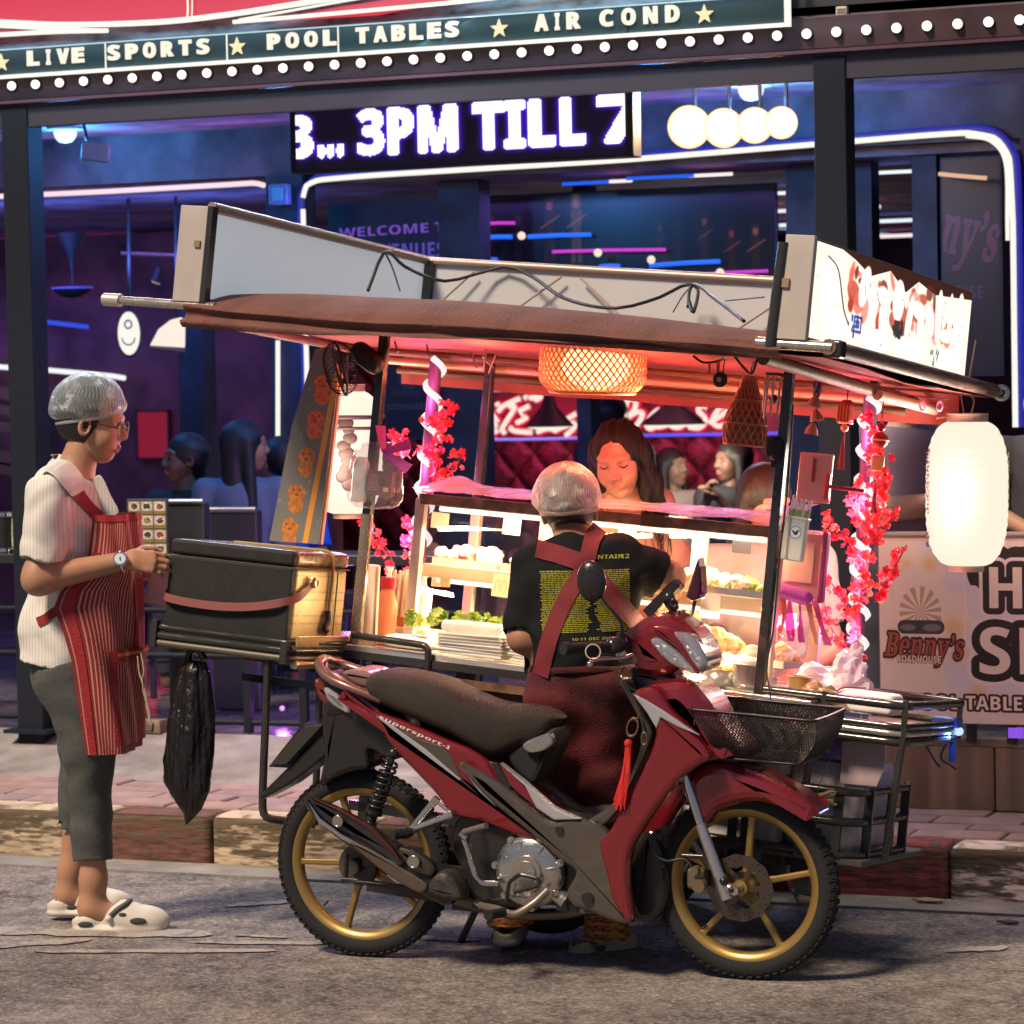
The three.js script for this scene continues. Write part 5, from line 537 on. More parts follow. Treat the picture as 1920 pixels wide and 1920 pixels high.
const bagw=cthing('plastic_bag','crumpled clear bag of white buns on the counter right of the handlebar','plastic bag',null,V(0.55,0.83,0.19));part(bagw,'bag',crumple(0.11,0.05,0.07,4,0.3,31),phys([0.95,0.9,0.8],0.25,{transmission:0.4,thickness:0}));for(let i=0;i<7;i++)part(bagw,'bun',crumple(0.034,0.026,0.034,3,0.1,60+i).translate(-0.07+i*0.024,(i%2)*0.012,rr(-0.02,0.02)),mat([0.82,0.75,0.62],0.6));
const tong=cthing('tongs','wooden-handled tongs leaning on the white buns behind the mirror stem','tongs',null,V(0.49,0.87,0.22));part(tong,'handle',bar(V(-0.03,0.05,0),V(0.02,0.0,0),0.02,0.008),mat([0.45,0.2,0.1],0.5));part(tong,'blade',[bar(V(0.02,0.0,0),V(0.07,-0.035,0.01),0.012,0.002),bar(V(-0.02,0.062,0),V(0.03,0.055,0),0.012,0.002)],foilM());
const cup=cthing('paper_cup','golden paper cup standing right of the cart post','cup',null,V(0.88,0.77,0.2));part(cup,'cup',lathe([[0.001,0.002],[0.024,0.002],[0.034,0.085],[0.035,0.087]],28),mat([0.5,0.3,0.1],0.5));part(cup,'rim',new THREE.TorusGeometry(0.035,0.002,6,28).rotateX(PI/2).translate(0,0.087,0),mat([0.55,0.36,0.14],0.5));
const pb=cthing('plastic_bag','heap of pink-lit clear plastic bags behind the golden cup','plastic bag',null,V(0.94,0.81,0.06));part(pb,'bag',[crumple(0.11,0.075,0.07,5,0.42,11),crumple(0.05,0.06,0.05,4,0.5,12).translate(0.035,0.06,0)],phys([0.9,0.72,0.8],0.18,{transmission:0.35,thickness:0}));part(pb,'knot',crumple(0.02,0.03,0.02,3,0.5,13).translate(0.05,0.12,0),phys([0.9,0.7,0.8],0.2,{transmission:0.3,thickness:0}));
const bp=cthing('crumpled_bag','crumpled brown paper and foil bag on the right tray rail','paper bag',null,V(0.955,0.795,0.24));part(bp,'bag',crumple(0.055,0.045,0.035,5,0.55,21),mat([0.4,0.24,0.12],0.35,{metalness:0.2}));part(bp,'flap',crumple(0.04,0.02,0.03,4,0.6,22).translate(0.05,-0.02,0.0),mat([0.3,0.2,0.12],0.4));
const fo=cthing('foam_box','long white foam box lying on the right tray','foam box',null,V(1.08,0.775,0.17));part(fo,'base',box(0.18,0.034,0.1,0,0.018,0,0.014),mat([0.85,0.8,0.78],0.5));part(fo,'lid',box(0.185,0.032,0.104,0,0.046,0,0.015),mat([0.85,0.8,0.78],0.5));part(fo,'band',tube([V(-0.1,0.03,0.055),V(-0.06,0.066,0.052),V(-0.01,0.07,0)],0.003,16,6),mat([0.25,0.08,0.1],0.6));
const bx=cthing('carton','small blue and white carton under the foam box on the tray','carton',null,V(1.06,0.748,0.25));part(bx,'carton',box(0.09,0.03,0.05,0,0.015,0,0.002),mat([0.5,0.5,0.55],0.6));part(bx,'print',box(0.05,0.022,0.001,0.015,0.015,0.0256),mat([0.06,0.09,0.2],0.6));
const mt=cthing('meat_slices','dark red slices laid on the tray floor under the rail','meat',null,V(0.87,0.748,0.22));for(let i=0;i<6;i++)part(mt,'slice',crumple(0.03,0.006,0.022,3,0.3,41+i).translate(-0.04+(i%3)*0.035,0.008+(i>2?0.01:0),-0.01+(i>2?0.02:0)),mat([0.26,0.06,0.05],0.4));
const bl=cthing('tray_light','small blue light unit at the far corner of the right tray','light',null,V(1.245,0.735,-0.13));part(bl,'lamp_lens',new THREE.CapsuleGeometry(0.013,0.035,6,14).rotateZ(PI/2).rotateY(0.6),glow(0.6,0.85,1));part(bl,'housing',box(0.08,0.03,0.05,-0.02,0.024,0,0.006),mat([0.02,0.06,0.3],0.4));part(bl,'bracket',rod(V(0,-0.01,0),V(0.005,-0.09,0),0.01),mat([0.02,0.07,0.25],0.5));part(bl,'wire',[tube([V(-0.03,0.01,0),V(-0.08,-0.03,0.01),V(-0.05,-0.09,0),V(-0.03,-0.11,0)],0.003,24,6),tube([V(-0.01,-0.02,0),V(-0.03,-0.08,0),V(0,-0.1,0),V(0.02,-0.11,0)],0.003,24,6)],black2);cpoint([0.1,0.25,1],0.05,V(1.245,0.72,-0.09),1);
}
{
const foamM=mat([0.62,0.58,0.55],0.65,{map:rep(tex(256,256,(x,y)=>{const k=0.75+0.5*(fbm(x,y,5,5,71)-0.4);return[k,k,k];}),2)});
const a=cthing('foam_cooler','grubby white foam cooler in the lower cage behind the front wheel','cooler',null,V(0.66,0.37,0.1));part(a,'body',ubox(0.42,0.2,0.32,0,0.1,0,0.015),foamM);part(a,'lid',ubox(0.44,0.045,0.34,0,0.222,0,0.015),foamM);
const b=cthing('foam_cooler','clear plastic wrapped cooler at the right end of the lower cage','cooler',null,V(0.985,0.375,0.05));part(b,'body',ubox(0.2,0.25,0.3,0,0.125,0,0.012),foamM);part(b,'wrap',ubox(0.215,0.24,0.315,0,0.125,0,0.02),phys([0.85,0.82,0.85],0.12,{transmission:0.7,thickness:0,bumpMap:rep(N2,4),bumpScale:0.01}));
const c=cthing('tray_sheet','grey curved plastic sheet standing at the corner of the lower cage','tray',null,V(1.1,0.57,0.22));part(c,'sheet',plate([V(-0.06,0,0),V(0.05,0.005,0),V(0.065,0.05,0),V(0.062,0.12,0),V(0.05,0.14,0),V(-0.065,0.115,0)],0,0.006,0.002),mat([0.42,0.33,0.33],0.35));part(c,'rim',tube([V(-0.065,0.115,0.003),V(0,0.13,0.003),V(0.05,0.14,0.003),V(0.065,0.1,0.003),V(0.065,0.05,0.003)],0.004,24,6),mat([0.5,0.4,0.4],0.3));
const d=cthing('plastic_bag','violet and clear plastic bag on top of the cooler below the basket','plastic bag',null,V(0.98,0.66,0.12));part(d,'bag',crumple(0.09,0.055,0.07,5,0.45,91),phys([0.42,0.3,0.7],0.2,{transmission:0.35,thickness:0}));part(d,'clear_bag',crumple(0.08,0.07,0.06,5,0.4,92).translate(0.0,0.05,-0.03),phys([0.85,0.75,0.75],0.15,{transmission:0.65,thickness:0}));part(d,'striped_bag',crumple(0.04,0.05,0.03,4,0.4,93).translate(-0.075,0.03,0.02),mat([0.05,0.06,0.16],0.4));
const e=cthing('broom_head','small tied bunch of dry twigs at the corner of the cage','broom',null,V(1.0,0.53,0.335));for(let i=0;i<18;i++)part(e,'twig',rod(V(0,rr(-0.01,0.01),0),V(0.06+rr(-0.01,0.015),rr(-0.02,0.022)+0.008,rr(-0.015,0.015)),0.002),mat([0.5,0.38,0.2],0.8));part(e,'tie',new THREE.TorusGeometry(0.012,0.004,6,16).rotateY(PI/2).translate(0.016,0,0),mat([0.1,0.08,0.06],0.7));part(e,'long_twig',tube([V(0.01,0.0,0),V(0.03,0.06,0.01),V(0.05,0.12,0.01)],0.0015,12,5),mat([0.1,0.08,0.06],0.8));
}
// ---------- lamps and hanging things ----------
{
const lantern=(name,l,p,lit,marks)=>{const o=cthing(name,l,'paper lantern','white paper lanterns at the back corners of the awning',p);o.rotation.set(0,YAW,-0.02);const pr=[];const R=0.128,H=0.45;for(let i=0;i<=60;i++){const t=i/60,y=-H/2+H*t,e=Math.abs(t-0.5)*2;const r=0.062+(R-0.062)*Math.pow(Math.max(0,1-Math.pow(e,3.4)),0.62)+0.0012*sin(t*60*PI*0.5);pr.push([r,y]);}part(o,'lantern_paper',lathe(pr,56),lit);part(o,'top_ring',[cyl(0.064,0.064,0.026,40,true).translate(0,H/2+0.01,0),new THREE.TorusGeometry(0.064,0.003,8,40).rotateX(PI/2).translate(0,H/2+0.023,0)],mat([0.36,0.26,0.18],0.5));part(o,'bottom_ring',cyl(0.055,0.055,0.022,40,true).translate(0,-H/2-0.008,0),mat([0.40,0.29,0.18],0.5));for(const f of marks)f(o,R);
return o;};
const lit=glow(1,0.9,0.72),ink=mat([0.12,0.05,0.06],0.6);
const mark=(a,y0,n,s0,m)=>(o,R)=>{for(let i=0;i<n;i++){const y=y0-i*0.026,w=0.012+0.006*hash(i,3,s0);const c=cos(a),s=sin(a);part(o,'painted_sign_mark',new THREE.TorusGeometry(w*0.6,0.003,6,12,3.5+2.5*hash(i,5,s0)).rotateZ(6*hash(i,9,s0)).rotateY(a).translate(s*(R+0.0005),y,c*(R+0.0005)),m);}};
const pl=cz(1813,925,-0.72),lo=lantern('paper_lantern','large white glowing paper lantern at the right end of the awning',pl,lit,[mark(-1.36,0.13,8,3,ink),mark(1.4,0.12,7,4,mat([0.5,0.42,0.25],0.6)),mark(-1.36,-0.13,2,6,ink)]);
part(lo,'hanger',[tube([V(-0.012,0.25,0),V(-0.02,0.3,0),V(-0.03,0.35,0)],0.002,12,5),tube([V(0.012,0.25,0),V(0.02,0.29,0),V(0.01,0.31,0),V(0.025,0.34,0)],0.0025,16,5),rod(V(-0.1,0.235,0.02),V(0.0,0.25,0),0.003),rod(V(0.005,0.36,0),V(0.025,0.48,0),0.003),rod(V(0,-0.22,0),V(-0.004,-0.53,0.01),0.001)],mat([0.3,0.18,0.12],0.6));
point([1,0.88,0.7],0.9,toWorld(pl).add(V(-0.02,0,0.2)),5);
const p2=cz(652,848,-0.62),l2=lantern('paper_lantern','white glowing paper lantern behind the fan and the chick print banner',p2,glow(1,0.93,0.74),[]);l2.scale.setScalar(0.93);
for(let k=0;k<9;k++)part(l2,'painted_sign_mark',new THREE.SphereGeometry(0.02+0.014*hash(k,1,8),14,10).scale(1,0.8,0.2).translate(0.012*(k%3)-0.02+0.02*hash(k,3,8),0.11-k*0.028,0.127),mat([0.03,0.012,0.015],0.6));part(l2,'band',[new THREE.TorusGeometry(0.131,0.008,8,50).rotateX(PI/2).translate(0,0.13,0),new THREE.TorusGeometry(0.131,0.006,8,50).rotateX(PI/2).translate(0,0.09,0)],mat([0.04,0.02,0.03],0.6));part(l2,'hanger',rod(V(0,0.23,0),V(0,0.36,0),0.003),black2);
point([1,0.78,0.52],0.5,toWorld(p2).add(V(0.03,-0.05,0.22)),5);
const pw=cz(1112,686,0.08),wl=cthing('woven_lamp','round woven bamboo lampshade glowing warm under the awning','lamp',null,pw);wl.rotation.set(0,0,-0.04);const cane=phys([0.85,0.45,0.2],0.7,{transmission:0.35,thickness:0}),caneL=phys([0.9,0.45,0.2],0.8,{transmission:0.35,thickness:0});
const R=(y)=>0.155+0.006*sin((y+0.08)*20)-0.028*st(-0.045,-0.085,y),strands=[];
for(let s=-1;s<=1;s+=2)for(let i=0;i<46;i++){const P=[];for(let k=0;k<=10;k++){const y=0.075-0.155*k/10,a=i/46*2*PI+s*k*0.075,r=R(y)+(k%2?0.0015:-0.0015)*s;P.push(V(sin(a)*r,y,cos(a)*r));}strands.push(tube(P,0.0026,14,4));}
part(wl,'lamp_weave',strands,cane);{const pr=[];for(let k=0;k<=10;k++){const y=0.075-0.155*k/10;pr.push([R(y)-0.004,y]);}part(wl,'lamp_lining',lathe(pr,50),phys([1,0.72,0.45],0.55,{transmission:0.85,thickness:0}));}part(wl,'rim',[new THREE.TorusGeometry(R(-0.08),0.006,8,60).rotateX(PI/2).translate(0,-0.08,0),new THREE.TorusGeometry(R(0.075),0.005,8,60).rotateX(PI/2).translate(0,0.075,0)],mat([0.7,0.36,0.14],0.6));
part(wl,'bulb',ball(0.105,0.01,0.0,0,28).scale(1,0.68,1),glow(1,0.84,0.56,4));part(wl,'cord',rod(V(0,0.07,0),V(0,0.13,0),0.006),black2);point([1,0.30,0.14],1.05,toWorld(pw.clone().add(V(0,0,0))),4);cpoint([1,0.2,0.1],0.55,V(0.2,1.6,0.06),3);cpoint([1,0.18,0.1],0.3,V(-0.3,1.66,0.1),3);
const pf=cz(655,680,0.36),fn=cthing('wall_fan','dark clip-on cage fan under the left corner of the awning','fan',null,pf);const ring=[];for(let i=0;i<26;i++){const a=i/26*2*PI;ring.push(tube([V(0.012*cos(a),0.012*sin(a),0.045),V(0.05*cos(a),0.05*sin(a),0.042),V(0.078*cos(a+0.15),0.078*sin(a+0.15),0.02),V(0.082*cos(a+0.18),0.082*sin(a+0.18),0),V(0.07*cos(a),0.07*sin(a),-0.03),V(0.03*cos(a),0.03*sin(a),-0.05)],0.0012,18,4));}const cage=part(fn,'cage',[...ring,new THREE.TorusGeometry(0.083,0.004,8,48),new THREE.TorusGeometry(0.045,0.0015,6,40).translate(0,0,0.043),cyl(0.014,0.014,0.006,20).rotateX(PI/2).translate(0,0,0.046)],black2);cage.rotation.set(0.5,-0.85,0.2);cage.position.set(-0.03,-0.02,0);
for(let k=0;k<3;k++){const b=part(cage,'blade',plate([V(0.012,0,0),V(0.06,-0.02,0),V(0.07,0.02,0),V(0.04,0.035,0)],0,0.003),mat([0.05,0.045,0.05],0.4));b.rotation.z=k*2.1;}
part(fn,'motor',new THREE.CapsuleGeometry(0.034,0.06,6,18).rotateZ(PI/2-0.5).translate(0.045,0.02,-0.03),black2);part(fn,'arm',tube([V(0.06,0.02,-0.03),V(0.09,0.0,-0.03),V(0.1,0.05,-0.04),V(0.09,0.09,-0.05)],0.012,20,8),black2);
const cb=cthing('chick_banner','narrow tilted banner printed with five orange fluffy chicks','banner',null,cz(570,830,0.22));{const q=(u,v)=>cz(u,v,0.22).sub(cz(570,830,0.22));const A=q(506,1014),B=q(598,1020),C2=q(636,700),D=q(622,648),E2=q(592,655),F=q(548,800);const g=plate([A,B,C2,D,E2,F],-0.004,0.004);const p=g.attributes.position,uv=g.attributes.uv,w=C2.x-A.x,h=D.y-A.y;for(let i=0;i<p.count;i++)uv.setXY(i,(p.getX(i)-A.x)/w,(p.getY(i)-A.y)/h);
part(cb,'banner_print',g,mat([1,1,1],0.5,{map:canvas(256,736,(c,W,H)=>{c.fillStyle='#777a74';c.fillRect(0,0,W,H);let s=9;const R2=()=>(s=(s*16807)%2147483647)/2147483647;for(let i=0;i<26;i++){c.fillStyle='#a09a7a';c.beginPath();c.arc(R2()*W,R2()*H,2+R2()*4,0,7);c.fill();}[[0.36,0.95],[0.43,0.776],[0.55,0.593],[0.65,0.4],[0.73,0.224]].forEach(([x,y],k)=>{const X=x*W,Y=y*H;for(let i=0;i<170;i++){const a=R2()*7,r=Math.sqrt(R2());c.fillStyle=k>2?['#e06a3a','#d85030','#e88a4a'][i%3]:['#c07a34','#b8622a','#cc9040'][i%3];c.globalAlpha=0.6;c.beginPath();c.arc(X+cos(a)*r*38,Y-22+sin(a)*r*30,7,0,7);c.fill();c.beginPath();c.arc(X+cos(a)*r*32,Y+24+sin(a)*r*26,7,0,7);c.fill();}c.globalAlpha=1;c.fillStyle='#3a1c12';c.beginPath();c.arc(X-17,Y-32,4,0,7);c.arc(X+15,Y-33,4,0,7);c.fill();c.beginPath();c.ellipse(X,Y-14,9,2.5,0,0,7);c.fill();});c.fillStyle='#e8a23c';c.beginPath();c.moveTo(W,0);c.lineTo(W*0.9,H*0.2);c.lineTo(W*0.62,H);c.lineTo(W*0.72,H);c.lineTo(W,H*0.2);c.fill();})}));part(cb,'edge_strip',bar(B.clone().setZ(-0.01),C2.clone().setZ(-0.01),0.012),mat([0.75,0.5,0.25],0.5));part(cb,'stand',bar(A.clone().lerp(B,0.5).setZ(-0.01).add(V(0,-0.0,0)),A.clone().lerp(B,0.45).setZ(-0.012).add(V(-0.02,0.1,0)),0.01),steel);}
const bag=cthing('clear_bag','clear bag of printed packages hung on the left post with a violet ribbon','plastic bag',null,cz(706,890,0.33));part(bag,'bag',crumple(1,1,1,5,0.1,61,(q,x,y,z)=>{const e=(a,p)=>Math.sign(a)*Math.pow(Math.abs(a),p),f=q.length();return V(e(x,0.55)*0.088*f*(1-0.2*y),e(y,0.6)*0.1*f,e(z,0.8)*0.035*f);}),phys([1,0.94,0.94],0.08,{transmission:0.9,thickness:0,bumpMap:rep(N1,6),bumpScale:0.004}));part(bag,'bottle',lathe([[0.001,-0.09],[0.024,-0.086],[0.025,0.03],[0.015,0.05]],22).translate(-0.055,0,0),phys([0.75,0.8,0.75],0.1,{transmission:0.55,thickness:0}));part(bag,'pack',box(0.085,0.075,0.03,0.02,-0.025,0,0.003),mat([1,1,1],0.5,{map:canvas(160,140,(c)=>{c.fillStyle='#5a2c22';c.fillRect(0,0,160,140);c.fillStyle='#a87a5c';for(let i=0;i<9;i++)c.fillRect(10,20+i*11,50+(i*37)%34,3);c.fillStyle='#c89a70';c.fillRect(110,92,34,24);c.fillStyle='#40201a';c.beginPath();c.arc(100,60,26,0,7);c.fill();})}));
const rib=phys([0.72,0.1,0.5],0.5,{transmission:0.3,thickness:0});for(const[a,l]of[[0.4,0.09],[1.9,0.08],[-0.4,0.1]])part(bag,'ribbon',plate([V(0,-0.008,0),V(l,-0.022,0),V(l*1.05,0.012,0),V(0,0.008,0)],0,0.002).rotateX(0.5*a).rotateZ(a).translate(0.035,0.07,0.03),rib);
const fb=cthing('fish_basket','small conical woven basket hanging red-lit near the right post','basket',null,cz(1400,770,0.22));{const S=[],RR=(t)=>0.022+0.042*st(0,0.75,t)-0.006*st(0.8,1,t);for(let s=-1;s<=1;s+=2)for(let i=0;i<18;i++){const P=[];for(let k=0;k<=9;k++){const t=k/9,a=i/18*2*PI+s*t*1.6;P.push(V(sin(a)*RR(t),0.1-0.2*t,cos(a)*RR(t)));}S.push(tube(P,0.0024,16,4));}for(const t of[0,0.35,0.7,1])S.push(new THREE.TorusGeometry(RR(t),0.003,6,32).rotateX(PI/2).translate(0,0.1-0.2*t,0));part(fb,'weave',S,mat([0.5,0.18,0.1],0.7));const pr=[];for(let k=0;k<=8;k++)pr.push([RR(k/8)-0.004,0.1-0.2*k/8]);part(fb,'inner_liner',lathe(pr,26),mat([0.34,0.09,0.06],0.8));part(fb,'hanger',rod(V(0,0.1,0),V(0.01,0.17,0),0.002),black2);}
const wc=cthing('wind_chime','wind chime of thin metal tubes against the right post','wind chime',null,cz(1452,735,0.3));part(wc,'disc',cyl(0.032,0.032,0.008,24).translate(0,0.05,0),rustM);for(let i=0;i<9;i++){const a=i/9*2*PI;part(wc,'chime_tube',rod(V(cos(a)*0.028,0.045,sin(a)*0.028),V(cos(a)*0.028,-0.06-0.006*(i%4),sin(a)*0.028),0.003),mat([0.6,0.4,0.3],0.3,{metalness:0.8}));}part(wc,'clapper',ball(0.012,0,-0.02,0),rustM);
const ds=cthing('hanging_pulley','black disc hung on two cords under the front pipe','ornament',null,cz(1350,712,0.25));part(ds,'disc',[cyl(0.019,0.019,0.014,24).rotateX(PI/2),new THREE.TorusGeometry(0.019,0.004,8,26)],black2);part(ds,'eye',cyl(0.007,0.007,0.016,16).rotateX(PI/2),mat([0.4,0.3,0.26],0.4));part(ds,'cord',[rod(V(-0.008,0.016,0),V(-0.006,0.06,0),0.002),rod(V(0.008,0.016,0),V(0.008,0.06,0),0.002)],black2);
const cl=cthing('clamp_lamp','black clamp bracket on the right cart post','bracket',null,cz(1452,840,0.32));part(cl,'body',crumple(0.024,0.034,0.02,3,0.35,88),black2);part(cl,'stem',rod(V(0.0,-0.03,0),V(-0.002,-0.055,0),0.007),black2);
const sb=cthing('straw_bag','hanging clear bag of green-tipped straws with a round blue bird mark','straw bag',null,cz(1494,985,0.28));sb.rotateZ(-0.06);part(sb,'bag',[box(0.066,0.125,0.03,0,-0.04,0,0.006),box(0.072,0.01,0.032,0,0.02,0,0.004)],phys([0.72,0.74,0.66],0.25,{transmission:0.25,thickness:0}));for(let i=0;i<9;i++){part(sb,'straw',rod(V(-0.027+i*0.0067,-0.04,rr(-0.008,0.008)),V(-0.026+i*0.0072,0.075+rr(-0.01,0.01),rr(-0.01,0.01)),0.0029),mat([0.8,0.72,0.72],0.4));part(sb,'straw_stripe',rod(V(-0.0265+i*0.0069,0.01,0.003),V(-0.026+i*0.007,0.045,0.003),0.0033),mat([0.3,0.42,0.16],0.5));}
part(sb,'logo',new THREE.CircleGeometry(0.0205,36).translate(0.005,-0.02,0.0158),mat([1,1,1],0.5,{map:canvas(128,128,(c)=>{c.fillStyle='#cfd6da';c.fillRect(0,0,128,128);c.strokeStyle='#5b7f9c';c.lineWidth=9;c.beginPath();c.arc(64,64,54,0,7);c.stroke();c.fillStyle='#16222c';c.beginPath();c.moveTo(24,48);c.quadraticCurveTo(52,50,62,66);c.quadraticCurveTo(74,36,108,40);c.quadraticCurveTo(84,56,86,78);c.quadraticCurveTo(72,92,54,84);c.quadraticCurveTo(40,66,24,48);c.fill();})}));
const ch=cthing('card_holder','pink plastic card holder with red clip beside the straw bag','card holder',null,cz(1528,896,0.0));part(ch,'card',box(0.1,0.14,0.004,0,0,0,0.002),mat([0.8,0.36,0.3],0.4));part(ch,'clear_sleeve',box(0.105,0.146,0.008,0,0,0,0.003),phys([0.95,0.75,0.72],0.1,{transmission:0.7,thickness:0}));part(ch,'slot_mark',box(0.01,0.07,0.002,-0.004,0.022,0.005),mat([0.2,0.03,0.03],0.6));part(ch,'clip',[box(0.014,0.08,0.02,0.045,-0.022,0.004,0.003),rod(V(0.05,-0.022,0.004),V(0.15,-0.026,-0.02),0.006)],mat([0.55,0.02,0.03],0.35));
const pp=cthing('pink_panel','pink-lit framed panel with drooping strips of violet wrap below it','panel',null,cz(1500,1060,-0.02));part(pp,'board',ubox(0.14,0.19,0.02,0,0.0,0,0.004),mat([0.75,0.3,0.3],0.5));part(pp,'frame',box(0.016,0.21,0.03,0.075,0,0,0.004),mat([0.4,0.05,0.2],0.4));part(pp,'print',box(0.09,0.12,0.002,0.0,0.01,0.012),mat([0.85,0.42,0.36],0.6));const wrapM=phys([0.55,0.12,0.4],0.3,{transmission:0.3,thickness:0});part(pp,'wrap_roll',new THREE.CapsuleGeometry(0.022,0.1,6,16).rotateZ(PI/2-0.2).translate(-0.01,-0.085,0.03),phys([0.6,0.1,0.6],0.2,{transmission:0.3,thickness:0}));for(let i=0;i<6;i++){const x=-0.06+i*0.026,g=new THREE.PlaneGeometry(0.024,0.13,4,10),p=g.attributes.position;for(let k=0;k<p.count;k++){const y=p.getY(k);p.setXYZ(k,p.getX(k)*(0.7+0.3*sin(y*40+i))+x+(i-1)*0.012*(0.065-y)*8,y-0.16,0.03+0.014*sin(p.getX(k)*200+i*2+y*20));}g.computeVertexNormals();part(pp,'wrap_strip',g,i%3===1?mat([0.62,0.28,0.14],0.35):wrapM);}
const orn=(u,v,z,l,kind)=>{const o=cthing('hanging_ornament',l,'ornament','ornaments hanging at the right end of the cart',cz(u,v,z));if(kind==='lantern'){part(o,'body',[box(0.042,0.052,0.042,0,0,0,0.008),cyl(0.014,0.024,0.014,8).translate(0,0.034,0)],phys([0.4,0.03,0.03],0.4));part(o,'gold_trim',[new THREE.TorusGeometry(0.022,0.003,6,20).rotateX(PI/2).translate(0,-0.028,0),ball(0.012,0,-0.045,0)],mat([0.7,0.4,0.15],0.35,{metalness:0.6}));part(o,'lattice',[...Array(5).keys()].map((i)=>rod(V(-0.02+i*0.01,-0.026,0.022),V(-0.02+i*0.01,0.026,0.022),0.0012)),mat([0.7,0.4,0.15],0.35));part(o,'tassel',[...Array(12).keys()].map((i)=>rod(V(0,-0.06,0),V(sin(i)*0.009,-0.17,cos(i)*0.009),0.0018)),mat([0.3,0.03,0.03],0.7));part(o,'cord',rod(V(0,0.04,0),V(0,0.08,0),0.0018),black2);}
else if(kind==='gourd'){part(o,'bead',[ball(0.014,0,0.04,0),ball(0.026,0,0,0)],phys([0.5,0.015,0.02],0.25));part(o,'gold_trim',new THREE.TorusGeometry(0.026,0.003,6,24).rotateX(PI/2),mat([0.75,0.42,0.18],0.35,{metalness:0.5}));part(o,'medallion',box(0.04,0.05,0.012,0,-0.07,0,0.008),mat([0.75,0.42,0.18],0.35,{metalness:0.5}));part(o,'tassel',[...Array(12).keys()].map((i)=>rod(V(0,-0.11,0),V(sin(i)*0.008,-0.22,cos(i)*0.008),0.0018)),mat([0.4,0.03,0.05],0.7));part(o,'cord',rod(V(0,0.05,0),V(0,0.12,0),0.0018),mat([0.4,0.04,0.04],0.6));}
else{for(let i=0;i<3;i++)part(o,'shell_bell',lathe([[0.022,-0.02],[0.018,-0.005],[0.006,0.014],[0.001,0.016]],20).rotateZ(rr(-0.3,0.3)).translate(rr(-0.008,0.008),0.04-i*0.042,0),mat([0.3,0.2,0.13],0.6));part(o,'cord',rod(V(0,0.1,0),V(0,-0.06,0),0.0016),black2);part(o,'bow',crumple(0.012,0.025,0.01,3,0.4,7).translate(-0.004,0.075,0),mat([0.05,0.06,0.14],0.5));}};
orn(1530,775,-0.1,'string of three small brown shell bells right of the post','bells');orn(1586,775,-0.2,'square dark red lantern ornament with long tassel','lantern');orn(1650,825,-0.25,'red gourd ornament with gold medallion and tassel','gourd');
const hooks=cthing('hook_loops','small pink plastic loops hanging from the awning edge near the lantern','hooks',null,cz(1730,762,-0.5));for(const[x,y]of[[-0.085,0.03],[0,0],[0.055,0.005]])part(hooks,'loop',new THREE.TorusGeometry(0.011,0.004,8,18).scale(0.8,1.2,1).translate(x,y,0),mat([0.6,0.35,0.5],0.4));part(hooks,'line',tube([V(-0.12,0.045,0),V(-0.04,0.03,0),V(0.09,0.028,0)],0.002,16,5),black2);
}
